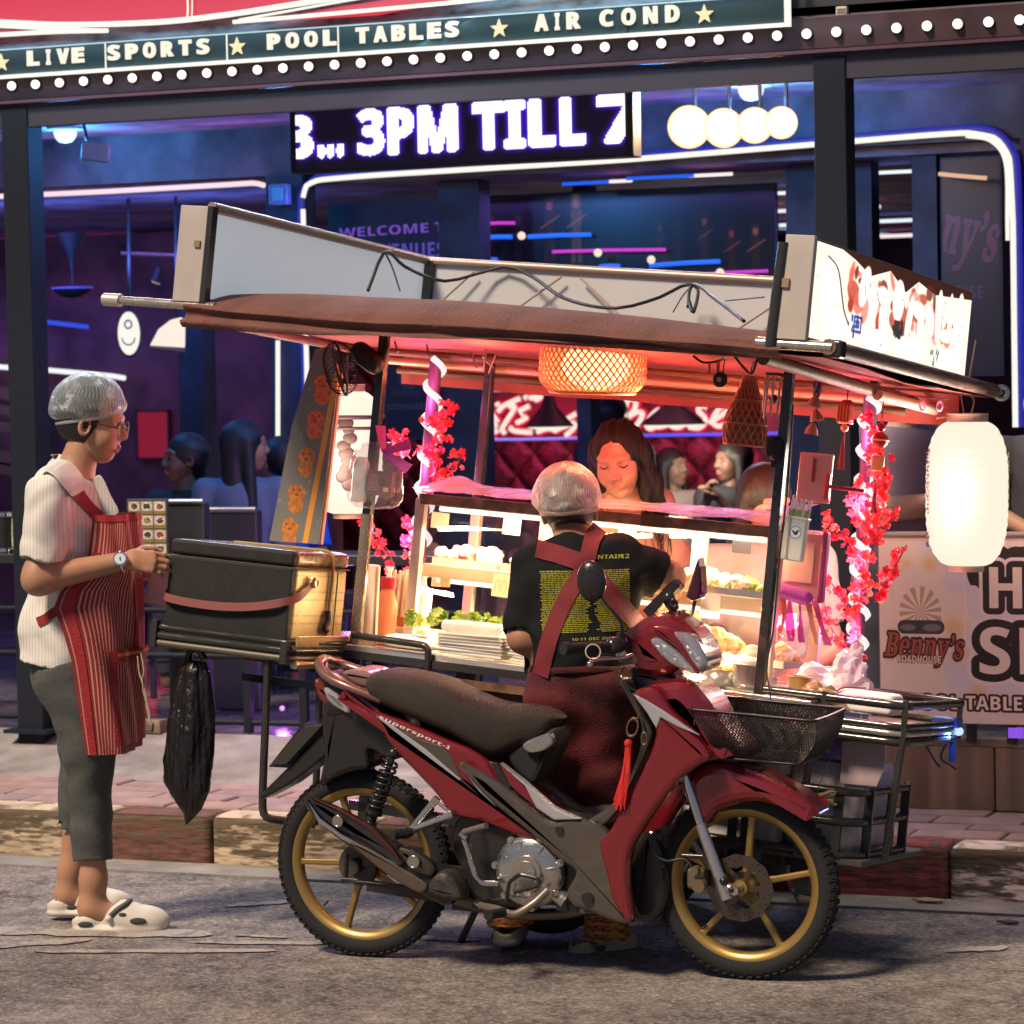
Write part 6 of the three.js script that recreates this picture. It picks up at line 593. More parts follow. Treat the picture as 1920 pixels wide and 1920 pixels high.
// ---------- spiral lit poles with paper blossom ----------
{
const blossom=[0,1].map((k)=>{const L=[];for(let i=0;i<5;i++){const g=new THREE.CircleGeometry(0.55,9).scale(1,1.15,1).translate(0,0.62,0),p=g.attributes.position;for(let j=0;j<p.count;j++){const x=p.getX(j),y=p.getY(j);p.setZ(j,(0.42+0.2*k)*y*y-0.5*x*x+0.1*sin(y*5));}g.computeVertexNormals();L.push(g.rotateZ(i*2*PI/5));}return mg(L);});
const petal=[phys([0.82,0.07,0.08],0.6,{transmission:0.35,thickness:0}),phys([0.9,0.2,0.2],0.6,{transmission:0.35,thickness:0}),phys([0.75,0.03,0.07],0.6,{transmission:0.35,thickness:0})],twigM=mat([0.12,0.05,0.06],0.7);
const pole=(name,l,b,t,led,ledGlow,turns,hand)=>{const o=cthing(name,l,'lit pole','poles wound with light strip at the back of the cart',b);const d=t.clone().sub(b),L=d.length();part(o,'pole',rod(V(0,0,0),d,0.021,0.021,20),mat([0.10,0.035,0.075],0.4));const P=[];for(let i=0;i<=turns*16;i++){const s=i/(turns*16),a=hand*s*turns*2*PI;P.push(V(d.x*s+0.026*sin(a),d.y*s,d.z*s+0.026*cos(a)));}part(o,'led_strip',tube(P,0.0115,turns*26,6),ledGlow);for(const s of[0.12,0.35,0.6,0.85])cpoint(led,0.14,b.clone().add(d.clone().multiplyScalar(s)).add(V(0.0,0,0.075)),2);void L;return o;};
const lb=cz(775,1180,-0.33),ltp=cz(818,672,-0.33);pole('lit_pole','pole wound with a bright pink light strip at the left of the display case',lb,ltp,[1,0.2,0.6],glow(1,0.86,0.82),8,-1);
const rb=cz(1605,1245,-0.38),rt=cz(1632,745,-0.38);pole('lit_pole','pole wound with a bright pink light strip at the right end of the cart',rb,rt,[1,0.22,0.5],glow(1,0.86,0.82),9,-1);
const branch=(name,l,z,stems,seedN)=>{const o=cthing(name,l,'paper blossom','red paper blossom twined round the lit poles',cz(...stems[0][0],z));const o0=cz(...stems[0][0],z);seed=seedN;let n=0;for(const s of stems){const P=s.map(([u,v])=>cz(u,v,z+rr(-0.02,0.03)).sub(o0));part(o,'twig',tube(P,0.0026,24,5),twigM);const c=new THREE.CatmullRomCurve3(P),len=c.getLength();const k=Math.round(len/0.0085);for(let i=0;i<k&&n<300;i++,n++){const q=c.getPoint((i+rnd())/k);const m=part(o,'blossom',blossom[i%2],petal[Math.floor(rnd()*3)]);m.position.set(q.x+rr(-0.022,0.022),q.y+rr(-0.018,0.018),q.z+rr(-0.01,0.035));m.rotation.set(rr(-0.9,0.9),rr(-0.9,0.9),rr(0,6));m.scale.setScalar(rr(0.008,0.0145));}}};
branch('paper_blossom','red paper blossom around the left lit pole',-0.28,[[[790,1140],[775,1040],[770,980]],[[760,1115],[730,1040],[708,1010],[690,975]],[[800,930],[830,900],[850,880],[870,848]],[[815,905],[830,830],[840,790]],[[800,800],[830,780],[848,760]],[[770,860],[745,830],[760,810]],[[825,905],[812,870],[800,830]]],11);
branch('paper_blossom','red paper blossom around the right lit pole',-0.3,[[[1612,1230],[1606,1150],[1625,1080],[1640,1000],[1645,930],[1640,850],[1628,770]],[[1600,1160],[1575,1120],[1555,1090],[1540,1110]],[[1610,1060],[1590,1010],[1560,985],[1548,968]],[[1640,1130],[1665,1090],[1680,1060],[1700,1022]],[[1650,1010],[1670,980],[1685,950]],[[1598,1230],[1560,1180],[1545,1130]],[[1630,1000],[1605,950],[1615,900]],[[1655,960],[1660,900],[1650,840]]],12);
}
// ---------- motorbike in front of the cart ----------
{
const ZB=-7.67,org=V(-3.0,0,ZB),B=(u,v,dz=0)=>wz(u,v,ZB+dz).sub(org);
const o=thing('motorbike','dark red step-through motorbike with gold wheels and a black mesh front basket','motorbike',null,org);
const red=phys([0.2,0.011,0.018],0.26,{metalness:0.25,clearcoat:1,clearcoatRoughness:0.08,bumpMap:rep(N1,2),bumpScale:0.0006}),grey=phys([0.13,0.115,0.10],0.4,{metalness:0.5,clearcoat:0.4,clearcoatRoughness:0.3,roughnessMap:rep(N1,3),map:rep(tex(256,256,(x,y)=>{const s=st(0.62,0.7,fbm(x*0.3,y,12,4,33))*0.5,k=0.75+0.3*fbm(x,y,6,5,34)+s;return[k,k*0.97,k*0.92];}),1.2)}),silver=phys([0.55,0.55,0.56],0.3,{metalness:0.55,clearcoat:0.6}),gold=phys([0.36,0.24,0.07],0.38,{metalness:0.6,clearcoat:0.3}),rubber=mat([0.012,0.0125,0.013],0.85,{bumpMap:rep(N2,6),bumpScale:0.001}),blk=mat([0.022,0.021,0.021],0.5,{roughnessMap:rep(N1,4)}),blkG=phys([0.018,0.018,0.018],0.3,{clearcoat:0.5}),alu=mat([0.5,0.49,0.46],0.4,{metalness:0.85,roughnessMap:rep(N1,4)}),chrome=mat([0.65,0.62,0.58],0.16,{metalness:1});
const Z=(pts,dz)=>pts.map(([u,v])=>{const p=B(u,v,dz);return V(p.x,p.y,0);});
const pan=(name,pts,z0,z1,b,m,smooth=true,par=o)=>part(par,name,plate(Z(pts,(z0+z1)/2+Math.abs(z1-z0)/2),z0,z1,b,smooth),m);
const wheel=(u,v,ro,label,disc)=>{
const c=B(u,v),w=part(o,disc?'front_wheel':'rear_wheel',lathe([],3),rubber);w.geometry=new THREE.TorusGeometry(0.001,0.0005,3,4);w.position.copy(c);w.position.y=ro;
const pr=[];for(let i=0;i<=24;i++){const a=i/24*2*PI;pr.push([ro-0.031+0.029*cos(a)*(cos(a)>0?1:1.05),0.029*sin(a)]);}
part(w,'tyre',lathe(pr,96).rotateX(PI/2),rubber);
const tb=[];const N=disc?64:72;for(let i=0;i<N;i++){const a=i/N*2*PI;for(const s of[-1,1]){tb.push(new THREE.BoxGeometry(0.0035,0.007,0.02).rotateX(s*0.95).translate(0,ro-0.0105,s*0.0205).rotateZ(a+(s>0?0:0.03)));tb.push(new THREE.BoxGeometry(0.011,0.004,0.015).rotateY(s*0.5).translate(0,ro-0.001,s*0.009).rotateZ(a+(s>0?0.02:0.055)));tb.push(new THREE.BoxGeometry(0.013,0.005,0.011).rotateX(s*0.6).translate(0,ro-0.0062,s*0.0185).rotateZ(a+0.045));}}
const tr=part(w,'tread_blocks',tb,rubber);tr.userData.kind='stuff';
const rr0=ro-0.055;part(w,'rim',lathe([[rr0+0.004,-0.022],[rr0-0.004,-0.022],[rr0-0.012,-0.016],[rr0-0.019,-0.011],[rr0-0.021,0],[rr0-0.019,0.011],[rr0-0.012,0.016],[rr0-0.004,0.022],[rr0+0.004,0.022]],90).rotateX(PI/2),gold);
const a0=disc?1.47:1.9;for(let i=0;i<5;i++){const a=a0+i*2*PI/5,g=plate([V(0.03,-0.013,0),V(0.09,-0.009,0),V(rr0-0.025,-0.0085,0),V(rr0-0.012,-0.016,0),V(rr0-0.012,0.016,0),V(rr0-0.025,0.0085,0),V(0.09,0.009,0),V(0.03,0.013,0)],-0.011,0.011,0.005);part(w,'spoke',g.rotateZ(a),gold);}
part(w,'hub',[cyl(0.04,0.04,0.06,32).rotateX(PI/2),cyl(0.022,0.022,0.13,20).rotateX(PI/2)],disc?gold:blk);
part(w,'valve',rod(V(-0.13,-0.13,0.005),V(-0.11,-0.115,0.02),0.003),blk);
if(disc){const holes=[];for(let i=0;i<36;i++){const a=i/36*2*PI,r=i%2?0.084:0.075;holes.push([...Array(8).keys()].map((k)=>V(cos(a)*r+0.0024*cos(k*PI/4),sin(a)*r+0.0024*sin(k*PI/4),0)));}const ctr=[];for(let k=0;k<40;k++){const a=k/40*2*PI,r=0.058+0.004*sin(a*10);ctr.push(V(r*cos(a),r*sin(a),0));}const out=[];for(let k=0;k<120;k++){const a=k/120*2*PI,r=0.092+0.0015*sin(a*12);out.push(V(r*cos(a),r*sin(a),0));}const s=shapeOf(out);s.holes.push(shapeOf(ctr));for(const h of holes)s.holes.push(shapeOf(h));const dm=mat([0.12,0.10,0.085],0.38,{metalness:0.8,roughnessMap:rep(N1,3)});part(w,'brake_disc',new THREE.ExtrudeGeometry(s,{depth:0.004,bevelEnabled:false}).translate(0,0,0.058),dm);part(w,'disc_carrier',[...Array(6).keys()].map((i)=>plate([V(0.02,-0.012,0),V(0.06,-0.004,0),V(0.062,0.008,0),V(0.02,0.004,0)],0.055,0.061,0.001).rotateZ(i*PI/3)),dm);part(w,'axle_nut',cyl(0.013,0.013,0.05,6).rotateX(PI/2).translate(0,0,0.09),alu);}
else{part(w,'drum_cover',[cyl(0.058,0.062,0.02,36).rotateX(PI/2).translate(0,0,0.04),cyl(0.02,0.02,0.05,16).rotateX(PI/2).translate(0,0,0.06)],mat([0.09,0.08,0.07],0.5,{metalness:0.5}));}
return w;
};
wheel(683,1612,0.272,'',false);wheel(1400,1668,0.262,'',true);
// ---- rear end
part(o,'swing_arm',[bar(B(683,1612,0.075),B(905,1640,0.075),0.03,0.022),bar(B(683,1612,-0.075),B(905,1640,-0.075),0.03,0.022)],blk);
part(o,'brake_arm',[rod(B(640,1648,0.09),B(672,1650,0.09),0.005),rod(B(650,1600,0.085),B(648,1650,0.085),0.007),rod(B(640,1650,0.09),B(860,1672,0.1),0.004),bar(B(690,1660,0.08),B(850,1685,0.08),0.03,0.02)],blk);
pan('inner_fender',[[606,1330],[690,1325],[745,1395],[738,1425],[715,1418],[690,1408],[690,1440],[660,1447],[620,1462],[600,1475],[606,1420]],-0.07,0.07,0.015,blk);
pan('mud_flap',[[607,1372],[616,1412],[580,1442],[537,1474],[488,1500],[483,1494],[530,1447],[575,1404]],-0.055,0.055,0.008,blk,false);
const plateM=mat([0.12,0.115,0.10],0.5,{map:rep(canvas(256,160,(g)=>{g.fillStyle='#8f8d86';g.fillRect(0,0,256,160);g.fillStyle='#3c3b38';g.font='bold 60px sans-serif';g.fillText('1 8 3',40,70);}),1)});
pan('number_plate',[[572,1361],[604,1360],[536,1434],[507,1434]],-0.07,0.07,0.002,plateM,false);pan('plate_backing',[[566,1358],[610,1357],[540,1440],[503,1438]],-0.05,0.05,0.002,blk,false);
pan('tail_unit',[[600,1262],[640,1290],[690,1312],[735,1345],[760,1380],[745,1398],[690,1340],[610,1345],[603,1320],[620,1300]],-0.075,0.075,0.02,blk);
pan('tail_light',[[588,1274],[606,1282],[634,1300],[652,1322],[655,1340],[628,1336],[600,1318],[590,1300]],-0.06,0.07,0.018,phys([0.25,0.05,0.05],0.12,{transmission:0.4,thickness:0,clearcoat:1}));pan('indicator_lens',[[606,1290],[630,1300],[650,1322],[654,1338],[632,1330],[612,1312]],0.05,0.088,0.012,phys([0.7,0.7,0.72],0.1,{transmission:0.55,thickness:0,clearcoat:1}));
part(o,'grab_rail',[tube([B(715,1312,0.1),B(650,1287,0.11),B(612,1268,0.09),B(598,1246,0.05),B(606,1236,0),B(612,1236,-0.05),B(640,1245,-0.1),B(690,1262,-0.1)],0.0135,60,10),tube([B(690,1300,0.085),B(640,1272,0.09),B(614,1256,0.07),B(612,1244,0.0)],0.006,40,8)],phys([0.22,0.11,0.09],0.35,{metalness:0.4,clearcoat:0.6}));
pan('rear_rack',[[640,1262],[655,1256],[690,1262],[705,1272],[690,1290],[650,1276]],-0.08,0.08,0.012,phys([0.2,0.11,0.09],0.4,{clearcoat:0.4}));
{const top=[[680,1272],[700,1260],[730,1259],[770,1266],[815,1278],[860,1300],[903,1317],[943,1325],[993,1329],[1027,1341],[1044,1352]],bot=[[684,1296],[713,1322],[740,1336],[777,1352],[810,1366],[843,1380],[903,1417],[927,1427],[960,1408],[1000,1387],[1030,1370]];
const nS=40,nA=28,P=[],I=[];const cu=(a)=>new THREE.CatmullRomCurve3(a.map(([u,v])=>{const p=B(u,v,0.08);return V(p.x,p.y,0);}));const ct=cu(top),cb=cu(bot);for(let i=0;i<=nS;i++){const t=i/nS,a=ct.getPoint(t),b=cb.getPoint(t),wv=0.118*(1-0.5*st(0.45,1,t))*Math.sqrt(Math.min(1,(t+0.004)*14))*Math.sqrt(Math.min(1,(1.004-t)*9));for(let k=0;k<=nA;k++){const q=k/nA*2*PI,cx=Math.sign(cos(q))*Math.pow(Math.abs(cos(q)),0.6),sy=Math.sign(sin(q))*Math.pow(Math.abs(sin(q)),0.7);P.push((a.x+b.x)/2+(a.x-b.x)/2*sy,(a.y+b.y)/2+(a.y-b.y)/2*sy,wv*cx);}}for(let i=0;i<nS;i++)for(let k=0;k<nA;k++){const a=i*(nA+1)+k;I.push(a,a+1,a+nA+1,a+1,a+nA+2,a+nA+1);}const g=new THREE.BufferGeometry();g.setAttribute('position',new THREE.BufferAttribute(new Float32Array(P),3));g.setAttribute('uv',new THREE.BufferAttribute(new Float32Array(P.length/3*2).map((_,i)=>P[Math.floor(i/2)*3+(i%2)]),2));g.setIndex(I);g.computeVertexNormals();
part(o,'seat',g,mat([0.062,0.042,0.026],0.66,{bumpMap:rep(tex(128,128,(x,y)=>0.5+0.25*sin((x+y)*2*PI*16)+0.25*sin((x-y)*2*PI*16)),8),bumpScale:0.003,map:rep(N2,3)}));}
pan('battery_box',[[950,1415],[1010,1380],[1040,1366],[1042,1392],[1018,1440],[1000,1470],[975,1455]],-0.07,0.06,0.015,mat([0.012,0.012,0.012],0.8));pan('latch_box',[[978,1398],[1010,1380],[1030,1376],[1036,1392],[1020,1408],[990,1412]],0.05,0.085,0.008,alu);
for(const s of[1,-1]){const d=(a,b)=>s>0?[a,b]:[-b,-a],near=s>0;const pn=(n,pts,a,b,bv,m,sm)=>{const z=near?(a+b)/2:(a+b)/2;const q=plate(Z(pts,z),...d(a,b),bv,sm??true);part(o,n,q,m);};
pn('side_panel',[[641,1299],[675,1321],[760,1352],[840,1386],[885,1405],[920,1430],[950,1475],[1010,1530],[1030,1580],[1010,1579],[960,1562],[905,1541],[850,1526],[822,1490],[780,1445],[735,1397],[708,1354]],0.085,0.125,0.018,red);
if(near){pn('stripe',[[708,1345],[735,1358],[790,1386],[828,1398],[848,1418],[868,1462],[900,1492],[860,1458],[793,1408],[745,1372]],0.118,0.129,0.004,grey,false);pn('stripe_edge',[[706,1342],[740,1362],[800,1405],[866,1462],[862,1463],[793,1411],[738,1369]],0.121,0.1315,0.002,silver,false);pn('stripe_edge',[[868,1430],[890,1458],[910,1485],[933,1512],[928,1510],[900,1484],[880,1458]],0.12,0.131,0.002,silver,false);pn('side_vent',[[917,1426],[934,1430],[960,1474],[955,1484],[940,1466]],0.118,0.132,0.004,blk,false);}
pn('leg_cowl',[[866,1428],[893,1440],[942,1468],[985,1500],[1033,1535],[1080,1532],[1128,1548],[1150,1570],[1172,1640],[1187,1728],[1166,1729],[1110,1708],[1078,1696],[1066,1674],[1083,1633],[1053,1610],[1010,1570],[940,1515],[895,1470]],0.10,0.15,0.016,grey);
if(near){pn('vent_cover',[[938,1431],[962,1448],[983,1470],[1008,1512],[985,1496],[960,1474]],0.13,0.158,0.008,red,false);pn('flash_panel',[[940,1430],[990,1468],[1040,1512],[1090,1535],[1042,1537],[1008,1514],[985,1470]],0.125,0.155,0.006,silver,false);for(const[u,v,r]of[[1050,1556,0.011],[1103,1684,0.017]])part(o,'cowl_bolt',cyl(r,r,0.02,20).rotateX(PI/2).translate(...B(u,v,0.148).toArray()),blk);}
pn('leg_shield',[[1199,1291],[1232,1290],[1262,1330],[1310,1378],[1335,1420],[1320,1430],[1287,1453],[1253,1491],[1220,1537],[1187,1595],[1182,1645],[1187,1729],[1157,1695],[1141,1637],[1128,1578],[1145,1557],[1162,1528],[1195,1470],[1228,1395],[1232,1366],[1216,1337],[1190,1305]],0.115,0.165,0.018,red);
if(near)pn('shield_stripe',[[1187,1300],[1212,1312],[1245,1332],[1285,1360],[1312,1378],[1270,1362],[1240,1345],[1232,1366],[1214,1336]],0.155,0.169,0.004,silver,false);
if(near)pn('inner_lining',[[1170,1270],[1188,1290],[1214,1340],[1229,1372],[1222,1400],[1190,1470],[1160,1525],[1125,1552],[1095,1542],[1120,1528],[1165,1492],[1205,1400],[1206,1350]],0.06,0.12,0.01,grey);}
{const T=canvas(512,96,(g)=>{g.clearRect(0,0,512,96);g.fillStyle='#d8cfc4';g.font='italic bold 74px sans-serif';g.scale(512/g.measureText('supersport-I').width,1);g.fillText('supersport-I',0,74);});const a=B(707,1336,0.13),b=B(842,1396,0.13),q=B(707,1349,0.13),d=V(0,q.y-a.y,0),g=new THREE.BufferGeometry();g.setAttribute('position',new THREE.BufferAttribute(new Float32Array([a,a.clone().add(d),b.clone().add(d),a,b.clone().add(d),b].flatMap((p)=>[p.x,p.y,0.1265])),3));g.setAttribute('uv',new THREE.BufferAttribute(new Float32Array([0,1,0,0,1,0,0,1,1,0,1,1]),2));g.computeVertexNormals();part(o,'lettering',g,new THREE.MeshStandardMaterial({map:T,transparent:true,alphaTest:0.4,roughness:0.4,side:THREE.DoubleSide}));}
pan('nose_cowl',[[1203,1288],[1240,1278],[1280,1279],[1318,1314],[1348,1366],[1386,1418],[1350,1428],[1300,1440],[1262,1478],[1238,1440],[1240,1380],[1225,1330]],-0.105,0.13,0.05,red);
pan('nose_grille',[[1318,1352],[1340,1358],[1362,1390],[1350,1392],[1330,1374]],-0.04,0.10,0.01,mat([0.09,0.012,0.014],0.5,{bumpMap:rep(tex(64,64,(x,y)=>(0.5+0.5*sin((x+y)*2*PI*8))*(0.5+0.5*sin((x-y)*2*PI*8))),4),bumpScale:0.004}));
pan('steering_cover',[[1178,1255],[1245,1262],[1278,1285],[1235,1300],[1195,1300]],-0.055,0.07,0.02,blk);
// ---- handlebar, headlight, mirrors
pan('handlebar_cowl',[[1150,1203],[1182,1174],[1199,1162],[1228,1152],[1257,1158],[1287,1179],[1307,1204],[1318,1240],[1308,1262],[1270,1256],[1245,1270],[1207,1270],[1187,1262],[1174,1228]],-0.1,0.095,0.045,red);
const lensM=phys([0.85,0.86,0.88],0.05,{transmission:0.8,thickness:0,clearcoat:1});const pL=[[1218,1200],[1232,1196],[1262,1216],[1288,1240],[1305,1263],[1285,1258],[1255,1244],[1232,1222]],pR=[[1254,1188],[1276,1186],[1294,1192],[1313,1216],[1323,1246],[1312,1262],[1297,1250],[1276,1224],[1262,1208]];
pan('headlight_bowl',pL,0.06,0.098,0.008,chrome);pan('headlight_bowl',pR,-0.07,0.09,0.016,chrome);
{const fac=[];seed=5;for(let i=0;i<60;i++){const L=i%2,u=L?rr(1232,1285):rr(1262,1312),v=L?1208+(u-1232)*0.75+rr(-4,10):1198+(u-1262)*0.9+rr(-8,14);fac.push(new THREE.OctahedronGeometry(rr(0.005,0.011)).scale(1,1,0.5).rotateZ(rr(0,3)).translate(...B(u,v,L?0.1:0.092).toArray()));}part(o,'reflector_facets',fac,mat([0.85,0.87,0.9],0.12,{metalness:1})).userData.kind='stuff';}
pan('headlight_lens',pL,0.07,0.112,0.012,lensM);pan('headlight_lens',pR,-0.075,0.108,0.02,lensM);
pan('lens_visor',[[1222,1176],[1250,1180],[1276,1206],[1300,1245],[1312,1264],[1292,1244],[1262,1210],[1240,1196]],0.075,0.116,0.008,red);
part(o,'grip',[rod(B(1062,1216,0.34),B(1142,1212,0.17),0.0155,0.0155,20),rod(B(1056,1216,0.35),B(1066,1216,0.335),0.018,0.018,18)],rubber);part(o,'throttle_housing',[ball(0.024,...B(1150,1210,0.16).toArray()),rod(B(1142,1212,0.17),B(1180,1212,0.08),0.019)],blk);part(o,'brake_lever',tube([B(1105,1244,0.32),B(1112,1238,0.3),B(1135,1235,0.25),B(1165,1234,0.19),B(1186,1228,0.15)],0.006,30,8),chrome);part(o,'lever_tip',ball(0.009,...B(1106,1245,0.32).toArray()),chrome);part(o,'lever_band',new THREE.TorusGeometry(0.02,0.002,6,24).rotateY(0.5).rotateZ(0.5).translate(...B(1112,1222,0.3).toArray()),mat([0.5,0.42,0.3],0.6));
part(o,'grip',rod(B(1230,1185,-0.17),B(1200,1180,-0.34),0.0155,0.0155,20),rubber);pan('lever_guard',[[1148,1202],[1160,1190],[1170,1200],[1168,1232],[1160,1240]],0.1,0.13,0.008,phys([0.6,0.66,0.72],0.3,{clearcoat:0.5}));
const mirror=(u,v,dz,w,h,ry,rz,st0)=>{const p=B(u,v,dz),m=part(o,'mirror',new THREE.SphereGeometry(1,30,20).scale(w,h,0.022),blk);m.position.copy(p);m.rotation.set(0,ry,rz);const gl=part(m,'mirror_glass',new THREE.CircleGeometry(1,30).scale(w*0.88,h*0.88,1).translate(0,0,-0.0225).rotateY(0),mat([0.3,0.3,0.32],0.06,{metalness:1}));void gl;part(o,'mirror_stem',tube(st0,0.0052,24,8),blkG);};
mirror(1109,1090,0.2,0.041,0.057,0.15,0.08,[B(1128,1120,0.2),B(1146,1142,0.19),B(1163,1164,0.17),B(1166,1180,0.16),B(1164,1204,0.14)]);part(o,'mirror_mount',[cyl(0.012,0.014,0.03,16).translate(...B(1164,1196,0.14).toArray()),ball(0.014,...B(1164,1208,0.14).toArray())],blk);
{const p=B(1303,1088,-0.2),m=part(o,'mirror',plate([V(0.0,-0.058,0),V(0.022,-0.05,0),V(0.026,0.02,0),V(0.02,0.064,0),V(0.012,0.05,0),V(-0.02,-0.045,0)],-0.03,0.03,0.009),phys([0.05,0.012,0.025],0.3,{clearcoat:0.6}));m.position.copy(p);part(m,'mirror_glass',box(0.002,0.08,0.05,0.026,0,0),mat([0.25,0.22,0.25],0.08,{metalness:1}));part(o,'mirror_stem',tube([B(1306,1115,-0.2),B(1300,1140,-0.19),B(1293,1165,-0.17),B(1290,1182,-0.16)],0.0055,20,8),blkG);part(o,'mirror_mount',cyl(0.012,0.012,0.035,14).translate(...B(1290,1176,-0.15).toArray()),blk);}
part(o,'phone_holder',[bar(B(1218,1150,-0.04),B(1272,1094,-0.04),0.028,0.06),rod(B(1262,1090,-0.02),B(1276,1098,-0.02),0.007)],blk);part(o,'holder_joint',[ball(0.018,...B(1254,1120,-0.02).toArray()),ball(0.015,...B(1262,1132,-0.02).toArray()),rod(B(1250,1130,-0.02),B(1283,1172,-0.05),0.009),...[0,1,2,3].map((i)=>ball(0.009,...B(1262+i*5,1126+i*12,-0.01).toArray()))],blk);
part(o,'brake_hose',[tube([B(1170,1250,0.06),B(1162,1268,0.1),B(1185,1292,0.12),B(1210,1298,0.1)],0.004,24,6),tube([B(1266,1545,0.07),B(1230,1570,0.1),B(1228,1600,0.1),B(1250,1614,0.1),B(1285,1612,0.09),B(1305,1640,0.1)],0.0045,40,6)],blk);
part(o,'key_ring',[new THREE.TorusGeometry(0.022,0.0042,8,30).scale(0.7,1.15,1).rotateZ(-0.3).translate(...B(1186,1364,0.155).toArray()),new THREE.TorusGeometry(0.014,0.003,8,24).scale(0.6,1.2,1).translate(...B(1208,1385,0.15).toArray()),rod(B(1200,1340,0.13),B(1192,1352,0.15),0.003)],mat([0.28,0.2,0.1],0.4,{metalness:0.6}));
{const S=[];seed=9;for(let i=0;i<60;i++){const a=B(1178+rr(-5,5),1390,0.16+rr(-0.008,0.008)),b=B(1160+rr(-9,12),1512+rr(-14,8),0.165+rr(-0.016,0.016));const m=a.clone().lerp(b,0.5).add(V(0.008,0.01,0));S.push(tube([a,m,b],0.0019,8,4));}part(o,'tassel',[...S,ball(0.012,...B(1178,1394,0.16).toArray())],mat([0.62,0.025,0.02],0.75));}
// ---- front fork, fender, caliper
const fork=(dz)=>{part(o,'fork_leg',[rod(B(1313,1545,dz),B(1364,1686,dz),0.0155,0.017,20),rod(B(1362,1660,dz+0.004),B(1378,1672,dz+0.012),0.012)],mat([0.55,0.54,0.53],0.3,{metalness:0.85}));part(o,'fork_tube',rod(B(1265,1400,dz),B(1315,1550,dz),0.014),chrome);};fork(0.085);fork(-0.085);
part(o,'fork_bolt',[ball(0.012,...B(1357,1652,0.1).toArray()),ball(0.01,...B(1372,1668,0.11).toArray())],blk);
pan('front_fender',[[1287,1462],[1310,1437],[1353,1431],[1382,1440],[1437,1461],[1487,1487],[1524,1522],[1530,1532],[1510,1534],[1462,1517],[1416,1506],[1374,1511],[1341,1525],[1320,1549],[1303,1537],[1291,1512]],-0.075,0.085,0.032,red);
part(o,'caliper',[box(0.05,0.06,0.05,...B(1308,1646,0.085).toArray(),0.012),cyl(0.018,0.018,0.03,18).rotateX(PI/2).translate(...B(1312,1660,0.115).toArray()),cyl(0.012,0.012,0.03,16).rotateX(PI/2).translate(...B(1304,1632,0.115).toArray())],mat([0.22,0.17,0.1],0.45,{metalness:0.6}));part(o,'caliper_pin',[rod(B(1280,1604,0.09),B(1318,1606,0.09),0.007),rod(B(1300,1580,0.085),B(1330,1625,0.085),0.01)],blk);
part(o,'fork_stem',rod(B(1232,1300,0),B(1275,1440,0),0.03),blk);
// ---- basket of black wire mesh
{const t0=B(1325,1318,0),t1=B(1556,1340,0),b0=B(1376,1412,0),b1=B(1520,1424,0),W1=0.15,W0=0.105,P=(s,t,side)=>{const x0=b0.x+(t0.x-b0.x)*t,x1=b1.x+(t1.x-b1.x)*t,y0=b0.y+(t0.y-b0.y)*t,y1=b1.y+(t1.y-b1.y)*t,w=W0+(W1-W0)*t,bow=0.02*sin(PI*t);return side<2?V(x0+(x1-x0)*s,y0+(y1-y0)*s,(side?-1:1)*(w+bow)):side===2?V(x0-bow,y0,-w+2*w*s):V(x1+bow,y1,-w+2*w*s);};
const S=[];for(let side=0;side<4;side++){const n=side<2?34:22;for(const d of[-1,1])for(let i=-9;i<=n+9;i++){const L=[];for(let k=0;k<=6;k++){const t=k/6,s=(i+d*t*9)/n;if(s>=0&&s<=1)L.push(P(s,t,side));}for(let k=0;k<L.length-1;k++)S.push(rod(L[k],L[k+1],0.0017,0.0017,4));}}
for(let i=0;i<=16;i++){const s=i/16;S.push(rod(P(s,0,0),P(s,0,1),0.0018,0.0018,4));}for(let i=0;i<=12;i++)S.push(rod(P(i/12,0,2),P(i/12,0,3),0.0018,0.0018,4));
const wire=mat([0.010,0.010,0.010],0.5);part(o,'basket_mesh',S,wire).userData.kind='stuff';const rim=(t,r)=>tube([P(0,t,0),P(0.5,t,0),P(1,t,0),P(1,t,1),P(0.5,t,1),P(0,t,1)],r,90,6,true,0.15);part(o,'basket_rim',[rim(1,0.005),rim(0,0.004)],mat([0.035,0.028,0.03],0.35,{metalness:0.6}));part(o,'basket_bracket',[bar(B(1340,1400,0),B(1390,1425,0),0.03,0.08),bar(B(1370,1428,0),B(1430,1440,0),0.012,0.06)],blk);}
// ---- engine and running gear
pan('crankcase',[[880,1560],[960,1545],[1050,1590],[1100,1640],[1090,1690],[1010,1700],[920,1700],[880,1680]],-0.1,0.09,0.02,blk);
part(o,'cylinder',[bar(B(1060,1660,0),B(1180,1670,0),0.12,0.14),...[0,1,2,3,4].map((i)=>bar(B(1080+i*18,1635,0),B(1080+i*18,1700,0),0.006,0.16))],mat([0.12,0.115,0.11],0.5,{metalness:0.5}));
